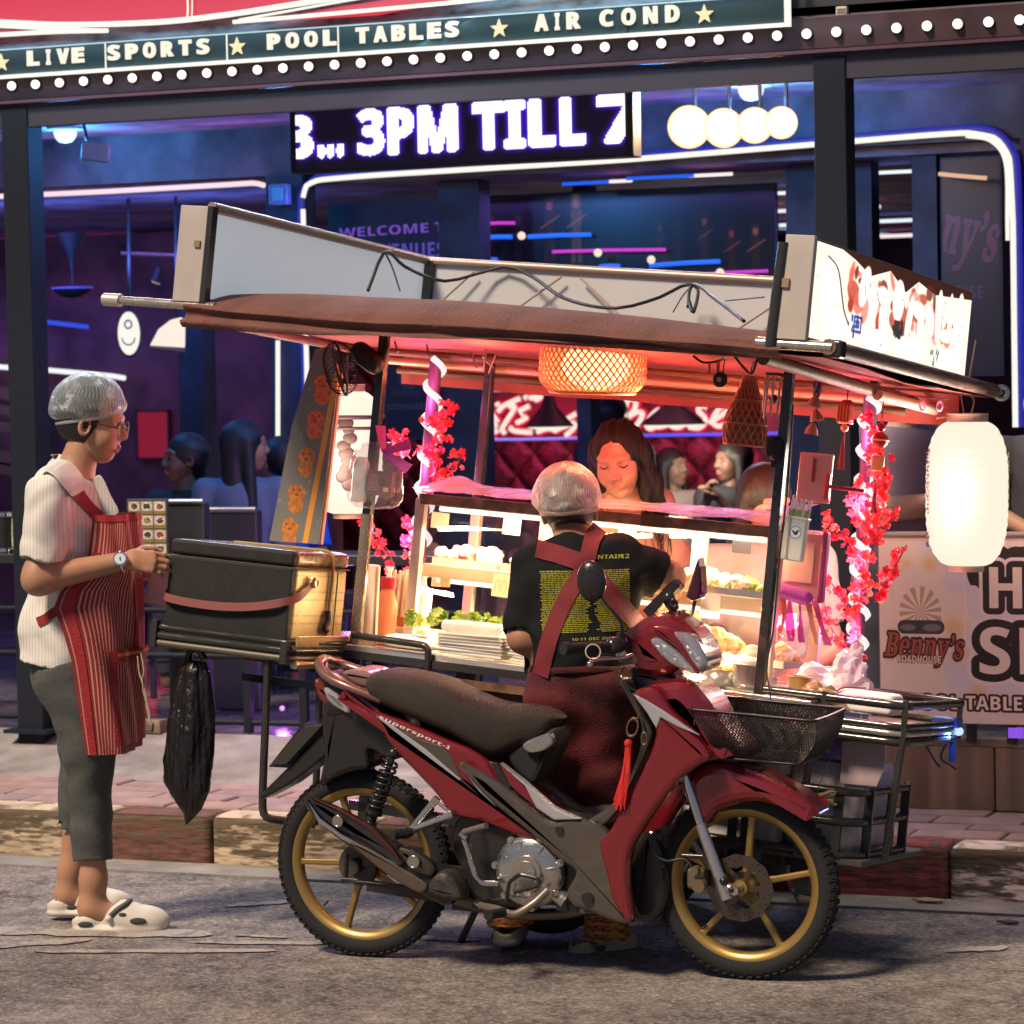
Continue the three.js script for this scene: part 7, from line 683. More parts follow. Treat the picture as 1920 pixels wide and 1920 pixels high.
{const c=B(995,1633,0.1),e=part(o,'clutch_cover',lathe([[0.001,0.038],[0.05,0.036],[0.056,0.032],[0.062,0.033],[0.088,0.028],[0.1,0.014],[0.104,0]],56).rotateX(PI/2),alu);e.position.copy(c);part(e,'cover_rib',[0,1,2,3,4,5,6,7].map((i)=>box(0.034,0.005,0.006,0.073,0,0.031,0.002).rotateZ(i*PI/4+0.2)),alu);part(e,'cover_cap',[cyl(0.044,0.046,0.008,40).rotateX(PI/2).translate(0.002,0.004,0.04),cyl(0.03,0.032,0.006,36).rotateX(PI/2).translate(0.002,0.004,0.046)],mat([0.4,0.37,0.32],0.4,{metalness:0.8}));for(let i=0;i<7;i++){const a=i/7*2*PI+0.3;part(e,'cover_bolt',[cyl(0.011,0.012,0.03,14).rotateX(PI/2).translate(cos(a)*0.1,sin(a)*0.1,0.006),cyl(0.006,0.006,0.008,6).rotateX(PI/2).translate(cos(a)*0.1,sin(a)*0.1,0.024)],alu);}}
part(o,'oil_filler',cyl(0.02,0.024,0.05,16).rotateZ(1).translate(...B(1048,1680,0.1).toArray()),alu);
part(o,'kick_starter',[tube([B(935,1657,0.14),B(905,1655,0.15),B(890,1640,0.15),B(878,1600,0.155),B(868,1566,0.16)],0.0085,40,10,false,0.3),rod(B(864,1562,0.16),B(876,1572,0.16),0.012)],chrome);part(o,'kick_pedal',rod(B(870,1560,0.165),B(912,1548,0.2),0.009),mat([0.3,0.26,0.22],0.4,{metalness:0.7}));
part(o,'shift_pedal',tube([B(950,1690,0.15),B(955,1655,0.16),B(975,1640,0.165),B(1008,1648,0.165),B(1010,1660,0.165),B(965,1672,0.165)],0.006,40,8,false,0.2),blkG);
part(o,'foot_peg_bar',[tube([B(900,1698,0.1),B(930,1704,0.16),B(965,1714,0.2),B(1000,1694,0.19),B(1026,1670,0.16)],0.011,40,10,false,0.4)],mat([0.3,0.25,0.19],0.4,{metalness:0.7}));part(o,'foot_peg',rod(B(945,1710,0.18),B(915,1716,0.32),0.014),rubber);
part(o,'under_frame',[bar(B(860,1690,0),B(1000,1706,0),0.03,0.1),rod(B(870,1690,0.1),B(905,1702,0.1),0.012),rod(B(905,1560,0),B(870,1690,0),0.03),tube([B(750,1370,0),B(860,1470,0),B(950,1540,0),B(1090,1560,0),B(1200,1480,0),B(1235,1330,0)],0.028,60,10)],blk);
pan('air_cleaner',[[1050,1560],[1120,1570],[1140,1620],[1130,1690],[1095,1650]],-0.09,0.09,0.02,blk);pan('engine_guard',[[1180,1620],[1215,1560],[1240,1600],[1245,1700],[1220,1728],[1190,1725]],-0.08,0.06,0.02,blk);
pan('battery_side_panel',[[860,1530],[905,1540],[915,1600],[880,1640],[850,1600]],-0.06,0.07,0.01,blk);  // plain black panel in the gap behind the crankcase
part(o,'chain_case',bar(B(690,1606,-0.1),B(910,1634,-0.1),0.09,0.02),blk);
part(o,'pillion_bracket',[rod(B(772,1553,0.13),B(820,1496,0.12),0.0085,0.011),rod(B(772,1556,0.13),B(850,1527,0.13),0.0095,0.012),rod(B(815,1500,0.12),B(848,1526,0.125),0.005),ball(0.014,...B(772,1556,0.13).toArray())],alu);part(o,'pillion_peg',[rod(B(735,1566,0.2),B(770,1560,0.14),0.014),box(0.03,0.03,0.03,...B(758,1562,0.15).toArray(),0.005)],blk);
{const a=B(738,1412,0.115),b=B(694,1545,0.115),d=b.clone().sub(a),L=d.length(),n=d.clone().normalize(),e1=V(0,0,1),e2=n.clone().cross(e1),P=[];for(let i=0;i<=150;i++){const t=i/150,s=0.1+0.72*t,an=t*2*PI*9,r=0.0215;P.push(a.clone().add(d.clone().multiplyScalar(s)).add(e1.clone().multiplyScalar(cos(an)*r)).add(e2.clone().multiplyScalar(sin(an)*r)));}part(o,'shock_spring',tube(P,0.0042,260,7),blkG);part(o,'shock_body',[rod(a,b,0.009,0.009,14),rod(a.clone().lerp(b,0.5),b,0.0145,0.0145,16),cyl(0.026,0.026,0.012,24).applyQuaternion(new THREE.Quaternion().setFromUnitVectors(UP,n)).translate(...a.clone().lerp(b,0.82).toArray()),ball(0.016,...a.toArray()),ball(0.017,...b.toArray())],blk);void L;}
{const a=B(573,1500,0.15),b=B(855,1684,0.15),d=b.clone().sub(a),L=d.length(),pr=[[0.001,0],[0.006,0.0],[0.02,0.02],[0.032,0.06],[0.041,0.13],[0.045,0.22],[0.046,0.34],[0.045,0.42],[0.043,L-0.06],[0.038,L-0.02],[0.02,L]];const m=part(o,'exhaust',lathe(pr,32).scale(1,1,0.85),mat([0.05,0.046,0.042],0.35,{metalness:0.6,roughnessMap:rep(N1,3)}));m.position.copy(a);m.quaternion.setFromUnitVectors(UP,d.clone().normalize());}
pan('heat_shield',[[578,1497],[627,1515],[690,1548],[727,1585],[756,1622],[740,1612],[700,1588],[640,1560],[600,1532]],0.165,0.2,0.012,blkG);pan('heat_shield_edge',[[576,1500],[600,1534],[640,1563],[690,1592],[745,1618],[757,1625],[690,1600],[640,1574],[596,1542]],0.168,0.196,0.004,chrome,false);pan('heat_shield_edge',[[580,1495],[640,1518],[700,1552],[735,1590],[757,1624],[725,1592],[690,1556],[630,1520]],0.185,0.205,0.004,mat([0.16,0.06,0.05],0.25,{metalness:0.8}),false);
pan('exhaust_guard',[[745,1590],[775,1597],[812,1625],[806,1644],[770,1634],[752,1612]],0.16,0.2,0.014,mat([0.14,0.12,0.1],0.25,{metalness:0.9}));pan('exhaust_collar',[[808,1640],[838,1640],[862,1684],[853,1691],[800,1678],[795,1672]],0.1,0.19,0.02,mat([0.14,0.125,0.11],0.5,{metalness:0.4,map:rep(N2,3)}));pan('exhaust_cheek',[[655,1578],[700,1596],[760,1632],[800,1660],[790,1674],[740,1650],[690,1612]],0.18,0.198,0.006,mat([0.2,0.16,0.12],0.3,{metalness:0.8}));
for(const[u,v,r]of[[633,1540,0.0145],[775,1616,0.016]])part(o,'shield_bolt',[cyl(r,r,0.012,20).rotateX(PI/2).translate(...B(u,v,0.21).toArray()),new THREE.TorusGeometry(r,0.003,8,24).translate(...B(u,v,0.214).toArray())],mat([0.5,0.46,0.4],0.2,{metalness:0.9}));
part(o,'exhaust_pipe',tube([B(850,1684,0.12),B(950,1712,0.06),B(1060,1712,0.03),B(1150,1690,0.0)],0.016,40,10),mat([0.16,0.13,0.1],0.35,{metalness:0.8}));
part(o,'side_stand',rod(B(900,1690,-0.12),V(B(860,1770,-0.25).x,0.006,-0.27),0.011),blk);
}
// ---------- people ----------
const skinTex=rep(tex(256,256,(x,y)=>{const k=0.93+0.14*(fbm(x,y,10,5,51)-0.5);return[k,k*0.98,k*0.96];}),5),skin=(c)=>phys(c,0.5,{map:skinTex,sheen:0.15,sheenColor:new THREE.Color(0.6,0.3,0.2),sheenRoughness:0.5});
const headF=(o={})=>{const c=o.chin??0,L=join(0.02,egg(V(0,0.028,-0.016),0.074,0.086,0.092),egg(V(0,-0.024,0.022),0.061,0.084,0.066),egg(V(0,-0.082-c,0.044),0.032,0.024,0.03),egg(V(0.034,-0.026,0.052),0.026,0.03,0.026),egg(V(-0.034,-0.026,0.052),0.026,0.03,0.026));
const brow=join(0.012,bone(V(-0.044,0.034,0.064),V(-0.012,0.036,0.079),0.008,0.009),bone(V(0.044,0.034,0.064),V(0.012,0.036,0.079),0.008,0.009));
const nose=join(0.012,bone(V(0,0.026,0.079),V(0,-0.018,0.1),0.007,0.0105),egg(V(0.0115,-0.023,0.088),0.0085,0.007,0.011),egg(V(-0.0115,-0.023,0.088),0.0085,0.007,0.011));
const lips=join(0.008,bone(V(-0.02,-0.0565,0.074),V(0,-0.052,0.0855),0.0045,0.0065),bone(V(0.02,-0.0565,0.074),V(0,-0.052,0.0855),0.0045,0.0065),bone(V(-0.016,-0.062,0.075),V(0.016,-0.062,0.075),0.0055),egg(V(0,-0.064,0.081),0.014,0.007,0.0075));
const f=(x,y,z)=>{let d=smin(smin(smin(L(x,y,z),brow(x,y,z),0.016),nose(x,y,z),0.014),lips(x,y,z),0.007);for(const s of[-1,1]){const ex=x-s*0.031,ey=y-0.014,ez=z-0.083;d=Math.max(d,-smin(-d,Math.sqrt(ex*ex/3+ey*ey+ez*ez)-0.011,0.012)*0+Math.max(d,-(Math.sqrt(ex*ex/2.4+ey*ey*1.6+ez*ez)-0.0125)));const lx=x-s*0.031,ly=y-0.0125,lz=z-0.0645;d=smin(d,Math.sqrt(lx*lx*0.62+ly*ly+lz*lz)-0.0128,0.004);const a=x-s*0.076,b=y+0.004,e=z+0.008;d=smin(d,Math.max(Math.sqrt(a*a*6+b*b+e*e*2.4)-0.031,-(Math.sqrt((a-s*0.006)**2*4+b*b*1.2+(e-0.006)**2*2.6)-0.021)),0.008);}return d;};
return{f,lips};};
const headParts=(par,m4,o)=>{const{lips}=headF(o),put=(g)=>g.applyMatrix4(m4),lipG=nets(puff(lips,0.0008),V(-0.03,-0.08,0.06),V(0.03,-0.04,0.1),0.0025);part(par,'lips',put(lipG),mat(o.lip??[0.42,0.1,0.09],0.4));for(const s of[-1,1]){part(par,'eyebrow',put(tube([V(s*0.013,0.034,0.089),V(s*0.028,0.0395,0.083),V(s*0.047,0.033,0.071)],0.0038,14,6).scale(1,1,0.8)),mat([0.02,0.012,0.01],0.8));part(par,'eyelash',put(tube([V(s*0.018,0.009,0.0745),V(s*0.03,0.0045,0.0785),V(s*0.045,0.009,0.071)],0.0026,14,6)),mat([0.015,0.01,0.01],0.6));if(o.open){part(par,'eye',put(ball(0.0122,s*0.031,0.0128,0.066,16)),mat([0.6,0.55,0.52],0.2));part(par,'iris',put(ball(0.0055,s*0.031,0.0128,0.0747,12)),mat([0.015,0.01,0.01],0.2));}}};
const handF=(w,fw,bk,sd,curl=0.35,k=1)=>{const at=(a,b,c)=>w.clone().addScaledVector(fw,a*k).addScaledVector(bk,b*k).addScaledVector(sd,c*k),L=[bone(at(-0.03,0,0),at(0.02,0,0),0.022*k,0.024*k,bk,1.35),bone(at(0.02,0,0.016),at(0.08,0.002,0.023),0.019*k,0.014*k,bk,1.5),bone(at(0.02,0,-0.012),at(0.074,0,-0.024),0.019*k,0.013*k,bk,1.5),bone(at(0.03,0.001,0),at(0.08,0.002,0),0.02*k,0.014*k,bk,1.5)],F=[];[[0.084,0.028,0.07],[0.09,0.0095,0.078],[0.086,-0.009,0.072],[0.076,-0.026,0.056]].forEach(([a,c,len],i)=>{let p=at(a-0.012,0.001,c),an=0;const seg=[0.46,0.31,0.23];for(let j=0;j<3;j++){an+=curl*(j===0?0.7:1.1)*(1+0.12*i);const d=fw.clone().multiplyScalar(cos(an)).addScaledVector(bk,-sin(an)).addScaledVector(sd,c*1.6),q=p.clone().addScaledVector(d,len*seg[j]*k+(j?0:0.012*k));F.push(bone(p,q,(0.0093-j*0.0009-(i===3?0.001:0))*k,(0.0086-j*0.0011-(i===3?0.001:0))*k));p=q;}});const t0=at(0.018,-0.006,0.02),t1=at(0.05,-0.016,0.046),t2=at(0.082,-0.024,0.054),t3=at(0.104,-0.032,0.05);const thumb=join(0.008,bone(t0,t1,0.016*k,0.012*k),bone(t1,t2,0.0115*k,0.0098*k),bone(t2,t3,0.0098*k,0.008*k));const palm=join(0.016,...L);return(x,y,z)=>{let d=smin(palm(x,y,z),thumb(x,y,z),0.012);for(const g of F)d=smin(d,g(x,y,z),0.005);return d;};};
const around=(p,r)=>[p.clone().addScalar(-r),p.clone().addScalar(r)];
const headMesh=(m4,o,h=0.0042)=>nets(headF(o).f,V(-0.1,-0.13,-0.125),V(0.1,0.128,0.125),h).applyMatrix4(m4);
const pose=(p,q,s=1)=>new THREE.Matrix4().compose(p,q,V(s,s,s)),turnTo=(yaw,pitch,roll)=>new THREE.Quaternion().setFromEuler(new THREE.Euler(pitch,yaw,roll,'YXZ'));
const netCap=(rx,ry,rz,s)=>{const g=new THREE.SphereGeometry(1,120,60,0,2*PI,0,PI*0.7),p=g.attributes.position;for(let i=0;i<p.count;i++){const x=p.getX(i),y=p.getY(i),z=p.getZ(i),a=Math.atan2(z,x),low=st(-0.05,-0.5,y),top=st(0.95,0.2,y);const f=1+0.010*low*sin(a*38)+0.014*top*(1-low)*sin(a*9+3*sin(y*4+s))+0.13*(fbm(x*0.3+0.5,z*0.3+y*0.25+0.5,5,4,s)-0.5)-0.018*Math.abs(sin(x*5+z*4+3*y+s))-0.16*low*low+0.03*st(0.25,0,Math.abs(y+0.15));p.setXYZ(i,x*rx*f,y*ry*(1-0.1*low),z*rz*f);}g.computeVertexNormals();return g;};
const netTex=tex(1024,256,(x,y)=>{const w=fbm(x,y*0.5,8,3,4),l=Math.pow(Math.abs(sin((x*64+1.6*w+0.8*sin(y*7+9*w))*PI)),12),q=Math.pow(Math.abs(sin((y*40+1.2*w)*PI)),14),f=st(0.5,0.85,fbm(x*1.0,y*0.35,20,3,14)),b=st(0.28,0.14,1-y);return Math.min(1,0.34*l+0.12*q+0.75*f+0.0*b);}),netInv=tex(1024,256,(x,y)=>{const i=((Math.floor(y*256)*1024)+Math.floor(x*1024))*4;return 1-0.75*netTex.image.data[i]/255;});
const netM=(c,t)=>phys(c,0.42,{transmission:t,thickness:0,transmissionMap:netInv,bumpMap:netTex,bumpScale:0.006});
const onto=(f,p,dir,off)=>{const q=p.clone(),best=p.clone();let m=9;for(let i=0;i<90;i++){const d=f(q.x,q.y,q.z)-off;if(d<m){m=d;best.copy(q);}if(d<0.0004)break;q.addScaledVector(dir,Math.max(0.0006,d*0.7));}return best;};
const lay=(f,dir,off,nu,nv,at)=>{const g=new THREE.PlaneGeometry(1,1,nu,nv),p=g.attributes.position,uv=g.attributes.uv;for(let i=0;i<p.count;i++){const q=onto(f,at(uv.getX(i),uv.getY(i)),dir,off);p.setXYZ(i,q.x,q.y,q.z);}g.computeVertexNormals();return g;};
const stripe=(n,a,b,w)=>tex(512,64,(x,y)=>{const t=(x*n)%1,k=0.9+0.2*(hash(Math.floor(x*512),Math.floor(y*64),3)-0.5);return(t<w?a:b).map((c)=>c*k);});
function clog(par,heel,toe,m,side,mh){
const fw=toe.clone().sub(heel),L=fw.length();fw.normalize();const sd=side.clone(),at=(a,h,s)=>heel.clone().addScaledVector(fw,a*L).add(V(0,h,0)).addScaledVector(sd,s),q=new THREE.Quaternion().setFromRotationMatrix(new THREE.Matrix4().makeBasis(fw,UP,fw.clone().cross(UP)));
const up=join(0.03,egg(at(0.7,0.034,0),L*0.31,0.05,0.052,q),egg(at(0.5,0.05,0),L*0.2,0.05,0.046,q),egg(at(0.17,0.035,0),L*0.17,0.04,0.041,q)),sole=join(0.02,bone(at(0.15,0.012,0),at(0.5,0.012,0),0.041,0.045,UP,2.6),bone(at(0.5,0.012,0),at(0.82,0.014,0),0.047,0.043,UP,2.6));const shell=cutBy(cutBy(join(0.014,up,sole),egg(at(0.24,0.075,0),L*0.27,0.056,0.034,q),0.012),half(V(0,heel.y,0),V(0,1,0)));
const lo=heel.clone().min(toe).addScalar(-0.09),hi=heel.clone().max(toe).addScalar(0.1);const c=part(par,'clog',nets(shell,lo,hi,0.005),m);for(const[a,h,w,hh]of mh){const e=onto(shell,at(a,h,0.1),sd.clone().negate(),0.0008);const g=new THREE.SphereGeometry(1,20,10).scale(w,hh,0.004);g.applyQuaternion(q);part(c,'vent_hole',g.translate(e.x,e.y,e.z),mat([0.05,0.045,0.04],0.8));}
part(c,'heel_strap',tube([at(0.42,0.052,0.046),at(0.5,0.075,0.043),at(0.58,0.09,0.03),at(0.6,0.095,0),at(0.58,0.09,-0.03)],0.0085,30,8),mat([0.07,0.06,0.06],0.6));part(c,'strap_rivet',ball(0.011,...at(0.42,0.05,0.05).toArray()),m);return c;}
// ---- man with hairnet, seen from his right side
{
const M=local(235,1732,604),man=thing('person','person in white shirt and red pinstripe apron with hairnet, reaching behind the insulated box','person',null,V(-4.52,0,-7.93),YAW),Zx=V(1,0,0);
const sk=skin([0.46,0.245,0.145]);
const tor=[bone(M(122,950),M(140,1110),0.143,0.14,Zx,1.26),bone(M(140,1110),M(140,1235),0.146,0.158,Zx,1.22),bone(M(112,925,0.15),M(112,925,-0.15),0.062)];
const armN=[M(112,928,0.165),M(93,1076,0.205),M(243,1045,0.17)],armF=[M(118,928,-0.165),M(112,1075,-0.2),M(250,1072,-0.12)];
const legN=[M(140,1262,0.085),M(180,1412,0.095),M(180,1640,0.09),M(176,1690,0.09)],legF=[M(132,1262,-0.085),M(150,1412,-0.1),M(122,1640,-0.1),M(116,1684,-0.1)];
const hq=turnTo(PI/2-0.12,0.2,0),hc=M(178,797),hm=pose(hc,hq,1.02);
const neck=bone(M(158,838),M(138,905),0.052,0.062);
const bodyF=join(0.04,...tor.map((t)=>puff(t,-0.012)),neck,bone(armN[0],armN[1],0.05,0.042),bone(armN[1],armN[2],0.047,0.029),bone(armF[0],armF[1],0.05,0.042),bone(armF[1],armF[2],0.045,0.028),bone(legN[0],legN[1],0.082,0.058),bone(legN[1],legN[2],0.056,0.036),bone(legN[2],legN[3],0.036,0.038),bone(legF[0],legF[1],0.082,0.058),bone(legF[1],legF[2],0.056,0.036),bone(legF[2],legF[3],0.036,0.038),bone(M(176,1695,0.09),M(270,1716,0.1),0.034,0.026),bone(M(116,1690,-0.1),M(200,1712,-0.1),0.034,0.026));
const wN=armN[2],dN=wN.clone().sub(armN[1]).normalize(),hN=handF(wN.clone().addScaledVector(dN,0.012),V(0.98,-0.1,-0.1).normalize(),V(0.06,0.42,0.9).normalize(),V(-0.05,0.9,-0.42).normalize(),0.42,1),wF=armF[2],hF=handF(wF,V(0.97,-0.2,0).normalize(),V(0.1,0.5,-0.86).normalize(),V(0,0.86,0.5).normalize(),0.5,1);
part(man,'body',[nets(bodyF,V(-0.42,0,-0.34),V(0.2,1.52,0.34),0.0115),headMesh(hm,{},0.004),nets(hN,...around(wN.clone().add(V(0.08,-0.02,-0.02)),0.15),0.0034),nets(hF,...around(wF.clone().add(V(0.08,-0.02,0)),0.14),0.005)],sk);
headParts(man,hm,{lip:[0.30,0.10,0.08],open:true});
const hairF=cutBy(egg(V(0,0.03,-0.026),0.079,0.092,0.096),half(V(0,0.02,0.01),V(0,-0.75,0.66).multiplyScalar(-1)),0.01);part(man,'hair',nets((x,y,z)=>Math.max(egg(V(0,0.02,-0.026),0.08,0.1,0.096)(x,y,z),z-0.035-0.4*y,-0.055-y),V(-0.12,-0.1,-0.15),V(0.12,0.16,0.12),0.005).applyMatrix4(hm),mat([0.012,0.011,0.012],0.6));void hairF;
part(man,'hairnet',netCap(0.097,0.104,0.118,3).applyMatrix4(new THREE.Matrix4().makeRotationX(-0.28)).applyMatrix4(new THREE.Matrix4().makeTranslation(0,0.054,-0.026)).applyMatrix4(hm),netM([0.62,0.69,0.68],0.93));part(man,'net_band',new THREE.TorusGeometry(1,0.05,8,90).rotateX(PI/2).scale(0.081,0.12,0.098).rotateX(-0.3).translate(0,0.012,-0.018).applyMatrix4(hm),netM([0.6,0.62,0.6],0.3));
const gm=mat([0.12,0.08,0.06],0.25,{metalness:0.7});part(man,'glasses',[...[-1,1].flatMap((s)=>[new THREE.TorusGeometry(0.024,0.0014,8,36).scale(1.05,1,1).translate(s*0.031,0.002,0.094),rod(V(s*0.056,0.006,0.092),V(s*0.08,0.012,0.0),0.0014)]),tube([V(-0.008,0.006,0.095),V(0,0.01,0.099),V(0.008,0.006,0.095)],0.0014,10,6)].map((g)=>g.applyMatrix4(hm)),gm);part(man,'lens',[-1,1].map((s)=>new THREE.CircleGeometry(0.0245,28).translate(s*0.031,0.002,0.094).applyMatrix4(hm)),phys([1,1,1],0.03,{transmission:1,thickness:0}));
const fabric=mat([0.74,0.72,0.66],0.85,{map:rep(tex(512,128,(x,y)=>{const t=(x*40)%1,k=(t<0.28?0.8:1)*(0.93+0.14*(fbm(x,y,8,4,2)-0.5))*(0.95+0.1*hash(Math.floor(x*512),Math.floor(y*128),2));return[k,k,k*0.99];}),2.4,2),bumpMap:rep(N2,9),bumpScale:0.0012});
const sleeve=(a,b,t)=>{const e=a.clone().lerp(b,t),d=b.clone().sub(a).normalize();return keepIn(bone(a,b,0.068,0.071),half(e,d));};const shirtF0=join(0.035,...tor.map((t)=>puff(t,0.002)),sleeve(armN[0].clone().add(V(0,0.008,0)),armN[1],0.80),sleeve(armF[0],armF[1],0.84),bone(M(110,1180),M(118,1225),0.15,0.165,Zx,1.2));
const shirtF=crease(crease(shirtF0,0.0055,30,21,26,1.3),0.0035,62,34,50,0.6);const hem=half(M(105,1243),V(-0.2,-1,0));const shell=(x,y,z)=>Math.max(shirtF(x,y,z),hem(x,y,z),half(M(150,862),V(0.35,1,0))(x,y,z));
const neckHole=bone(M(168,835),M(146,895),0.062,0.05);part(man,'shirt',nets(cutBy(cutBy(shell,neckHole,0.006),keepIn(bone(armN[0].clone().lerp(armN[1],0.7),armN[1].clone().addScaledVector(armN[1].clone().sub(armN[0]),0.3),0.053,0.055),(x,y,z)=>-1),0.004),V(-0.42,0.72,-0.32),V(0.1,1.5,0.34),0.0085),fabric);
part(man,'collar',plate([V(-0.05,0.04,0),V(0,0.0,0),V(0.05,-0.08,0),V(0.02,-0.085,0),V(-0.06,0.0,0)],-0.003,0.003,0.002,true).rotateY(-0.3).translate(...M(160,880,-0.07).toArray()),fabric);part(man,'front_placket',plate([M(190,890),M(212,930),M(225,960),M(205,968),M(178,900)],0.02,0.03,0.003,true),fabric);
const aM=mat([1,1,1],0.8,{map:rep(stripe(12,[0.62,0.32,0.24],[0.30,0.022,0.024],0.3),8,8),bumpMap:rep(N2,5),bumpScale:0.002}),aR=mat([0.34,0.016,0.022],0.7,{bumpMap:rep(N2,4),bumpScale:0.003});
const rows=[[962,186,258,0.115],[1000,183,262,0.13],[1040,178,262,0.145],[1075,160,261,0.16],[1100,130,260,0.172],[1130,119,260,0.176],[1180,138,259,0.178],[1225,150,258,0.18],[1270,157,259,0.182],[1330,166,258,0.186],[1400,176,258,0.19]];
const wrap=(r0,r1,off,a0,a1,nv=60)=>{const g=new THREE.PlaneGeometry(1,1,60,nv),p=g.attributes.position,uv=g.attributes.uv;for(let i=0;i<p.count;i++){const a=a0+(a1-a0)*uv.getX(i),v=r1+(r0-r1)*uv.getY(i);let k=0;while(k<rows.length-2&&v>rows[k+1][0])k++;const t=Math.max(0,Math.min(1,(v-rows[k][0])/(rows[k+1][0]-rows[k][0]))),s=(j)=>rows[k][j]+(rows[k+1][j]-rows[k][j])*t;const xe=s(1),xf=s(2),w=s(3),c=Math.pow(Math.max(0,cos(a)),0.62),fold=0.010*sin(a*4+v*0.012)*st(1050,1300,v)+0.006*sin(a*11+v*0.03);const q=M(xe+(xf-xe)*c+4*(1-c)*0,v,(w+fold)*sin(a));q.x+=off*cos(a)+fold*cos(a);q.z+=off*sin(a);p.setXYZ(i,q.x,q.y,q.z);uv.setXY(i,a*0.17,v/604);}g.computeVertexNormals();return g;};
part(man,'apron',wrap(962,1400,0.004,-PI/2,PI/2),aM);part(man,'apron_edge',[wrap(1030,1400,0.007,PI/2-0.02,PI/2-0.1),wrap(962,974,0.007,-PI/2,PI/2,4)],aR);part(man,'apron_front',wrap(1082,1215,0.008,-0.9,0.42),aR);part(man,'pocket',wrap(1225,1385,0.013,-1.1,0.98),aM);part(man,'pocket_trim',[wrap(1210,1232,0.017,-1.12,1.0,6),wrap(1212,1385,0.016,0.98,1.12)],aR);part(man,'pocket_piping',[wrap(1215,1221,0.02,-1.0,0.95,4),wrap(1036,1042,0.008,-0.8,0.7,4)],mat([0.6,0.2,0.06],0.6));
const shF=puff(shirtF,0.0);const band=(pts,w,off,m,nm)=>{const P=pts.map(([u,v,z])=>M(u,v,z)),c=new THREE.CatmullRomCurve3(P);part(man,nm,lay(shF,V(0,0,-1),off,40,4,(a,b)=>{const q=c.getPoint(a),t=c.getTangent(a);return V(q.x-t.y*w*(b-0.5),q.y+t.x*w*(b-0.5),0.42);}),m);};
band([[97,866,0],[112,866,0],[132,876,0],[150,896,0],[166,918,0]],0.046,0.011,fabric,'collar');band([[100,862,0],[128,872,0],[150,905,0],[175,945,0],[196,972,0]],0.03,0.006,aR,'apron_strap');band([[140,1128,0],[118,1138,0],[98,1152,0],[84,1158,0]],0.028,0.006,aR,'waist_tie');part(man,'tie_bow',crumple(0.025,0.03,0.03,3,0.4,14).translate(...M(80,1152,0.05).toArray()),mat([0.14,0.02,0.03],0.7));part(man,'tie_tail',tube([M(82,1160,0.05),M(74,1210,0.04),M(76,1262,0.03)],0.006,16,6),mat([0.2,0.02,0.03],0.7));
const trM=mat([0.08,0.085,0.078],0.85,{map:rep(tex(256,256,(x,y)=>{const k=0.85+0.3*(hash(Math.floor(x*256),Math.floor(y*64),4)-0.5)+0.3*(fbm(x,y,6,4,6)-0.5);return[k,k,k*0.98];}),3),bumpMap:rep(N1,5),bumpScale:0.002});
const trF=crease(join(0.04,bone(M(140,1180),M(140,1250),0.13,0.152,Zx,1.12),bone(legN[0],M(176,1400,0.095),0.1,0.077),keepIn(bone(M(176,1400,0.095),M(179,1660,0.09),0.074,0.055),half(M(180,1602,0.09),V(0.05,-1,0))),bone(legF[0],M(152,1400,-0.1),0.095,0.075),keepIn(bone(M(152,1400,-0.1),M(121,1640,-0.1),0.078,0.054),half(M(120,1562,-0.1),V(-0.1,-1,0)))),0.0045,26,30,22,0.4);
part(man,'trousers',nets(cutBy(cutBy(trF,bone(M(180,1592,0.09),M(180,1660,0.09),0.046,0.046),0.002),bone(M(121,1552,-0.1),M(118,1620,-0.1),0.043,0.043),0.002),V(-0.36,0.19,-0.26),V(0.1,1.0,0.28),0.0085),trM);
const clM=mat([0.62,0.58,0.5],0.55);clog(man,M(140,1737,0.09),M(322,1735,0.11),clM,V(-0.1,0,1).normalize(),[[0.17,0.03,0.023,0.009],[0.72,0.042,0.026,0.011],[0.56,0.062,0.012,0.006]]);clog(man,M(76,1728,-0.1),M(240,1726,-0.09),clM,V(0,0,1),[[0.3,0.03,0.024,0.009]]);
const wp=armN[1].clone().lerp(wN,0.985),wq=new THREE.Quaternion().setFromUnitVectors(UP,dN);part(man,'watch_band',new THREE.TorusGeometry(0.031,0.007,8,40).rotateX(PI/2).applyQuaternion(wq).translate(...wp.toArray()),chromeM);const wd=V(0.05,0.3,0.95).normalize();const wc=wp.clone().addScaledVector(wd,0.031),fq=new THREE.Quaternion().setFromUnitVectors(UP,wd);part(man,'watch_case',cyl(0.0215,0.0215,0.01,36).applyQuaternion(fq).translate(...wc.toArray()),chromeM);part(man,'watch_dial',cyl(0.0165,0.0165,0.0112,36).applyQuaternion(fq).translate(...wc.toArray()),mat([0.7,0.72,0.74],0.25));
const pb=thing('paper_bag','pinkish paper bag held low behind the insulated box by the person with hairnet','paper bag',null,man.localToWorld(M(292,1105,-0.06)),YAW);part(pb,'sheet',plate([V(-0.02,0.055,0),V(0.045,0.06,0),V(0.06,-0.07,0),V(0.0,-0.052,0),V(-0.05,-0.04,0)],-0.006,0.006,0.004),mat([0.55,0.33,0.42],0.7));part(pb,'fold',plate([V(-0.02,0.058,0),V(0.045,0.062,0),V(0.045,0.048,0),V(-0.024,0.044,0)],0.004,0.009,0.002),mat([0.6,0.4,0.45],0.7));
}
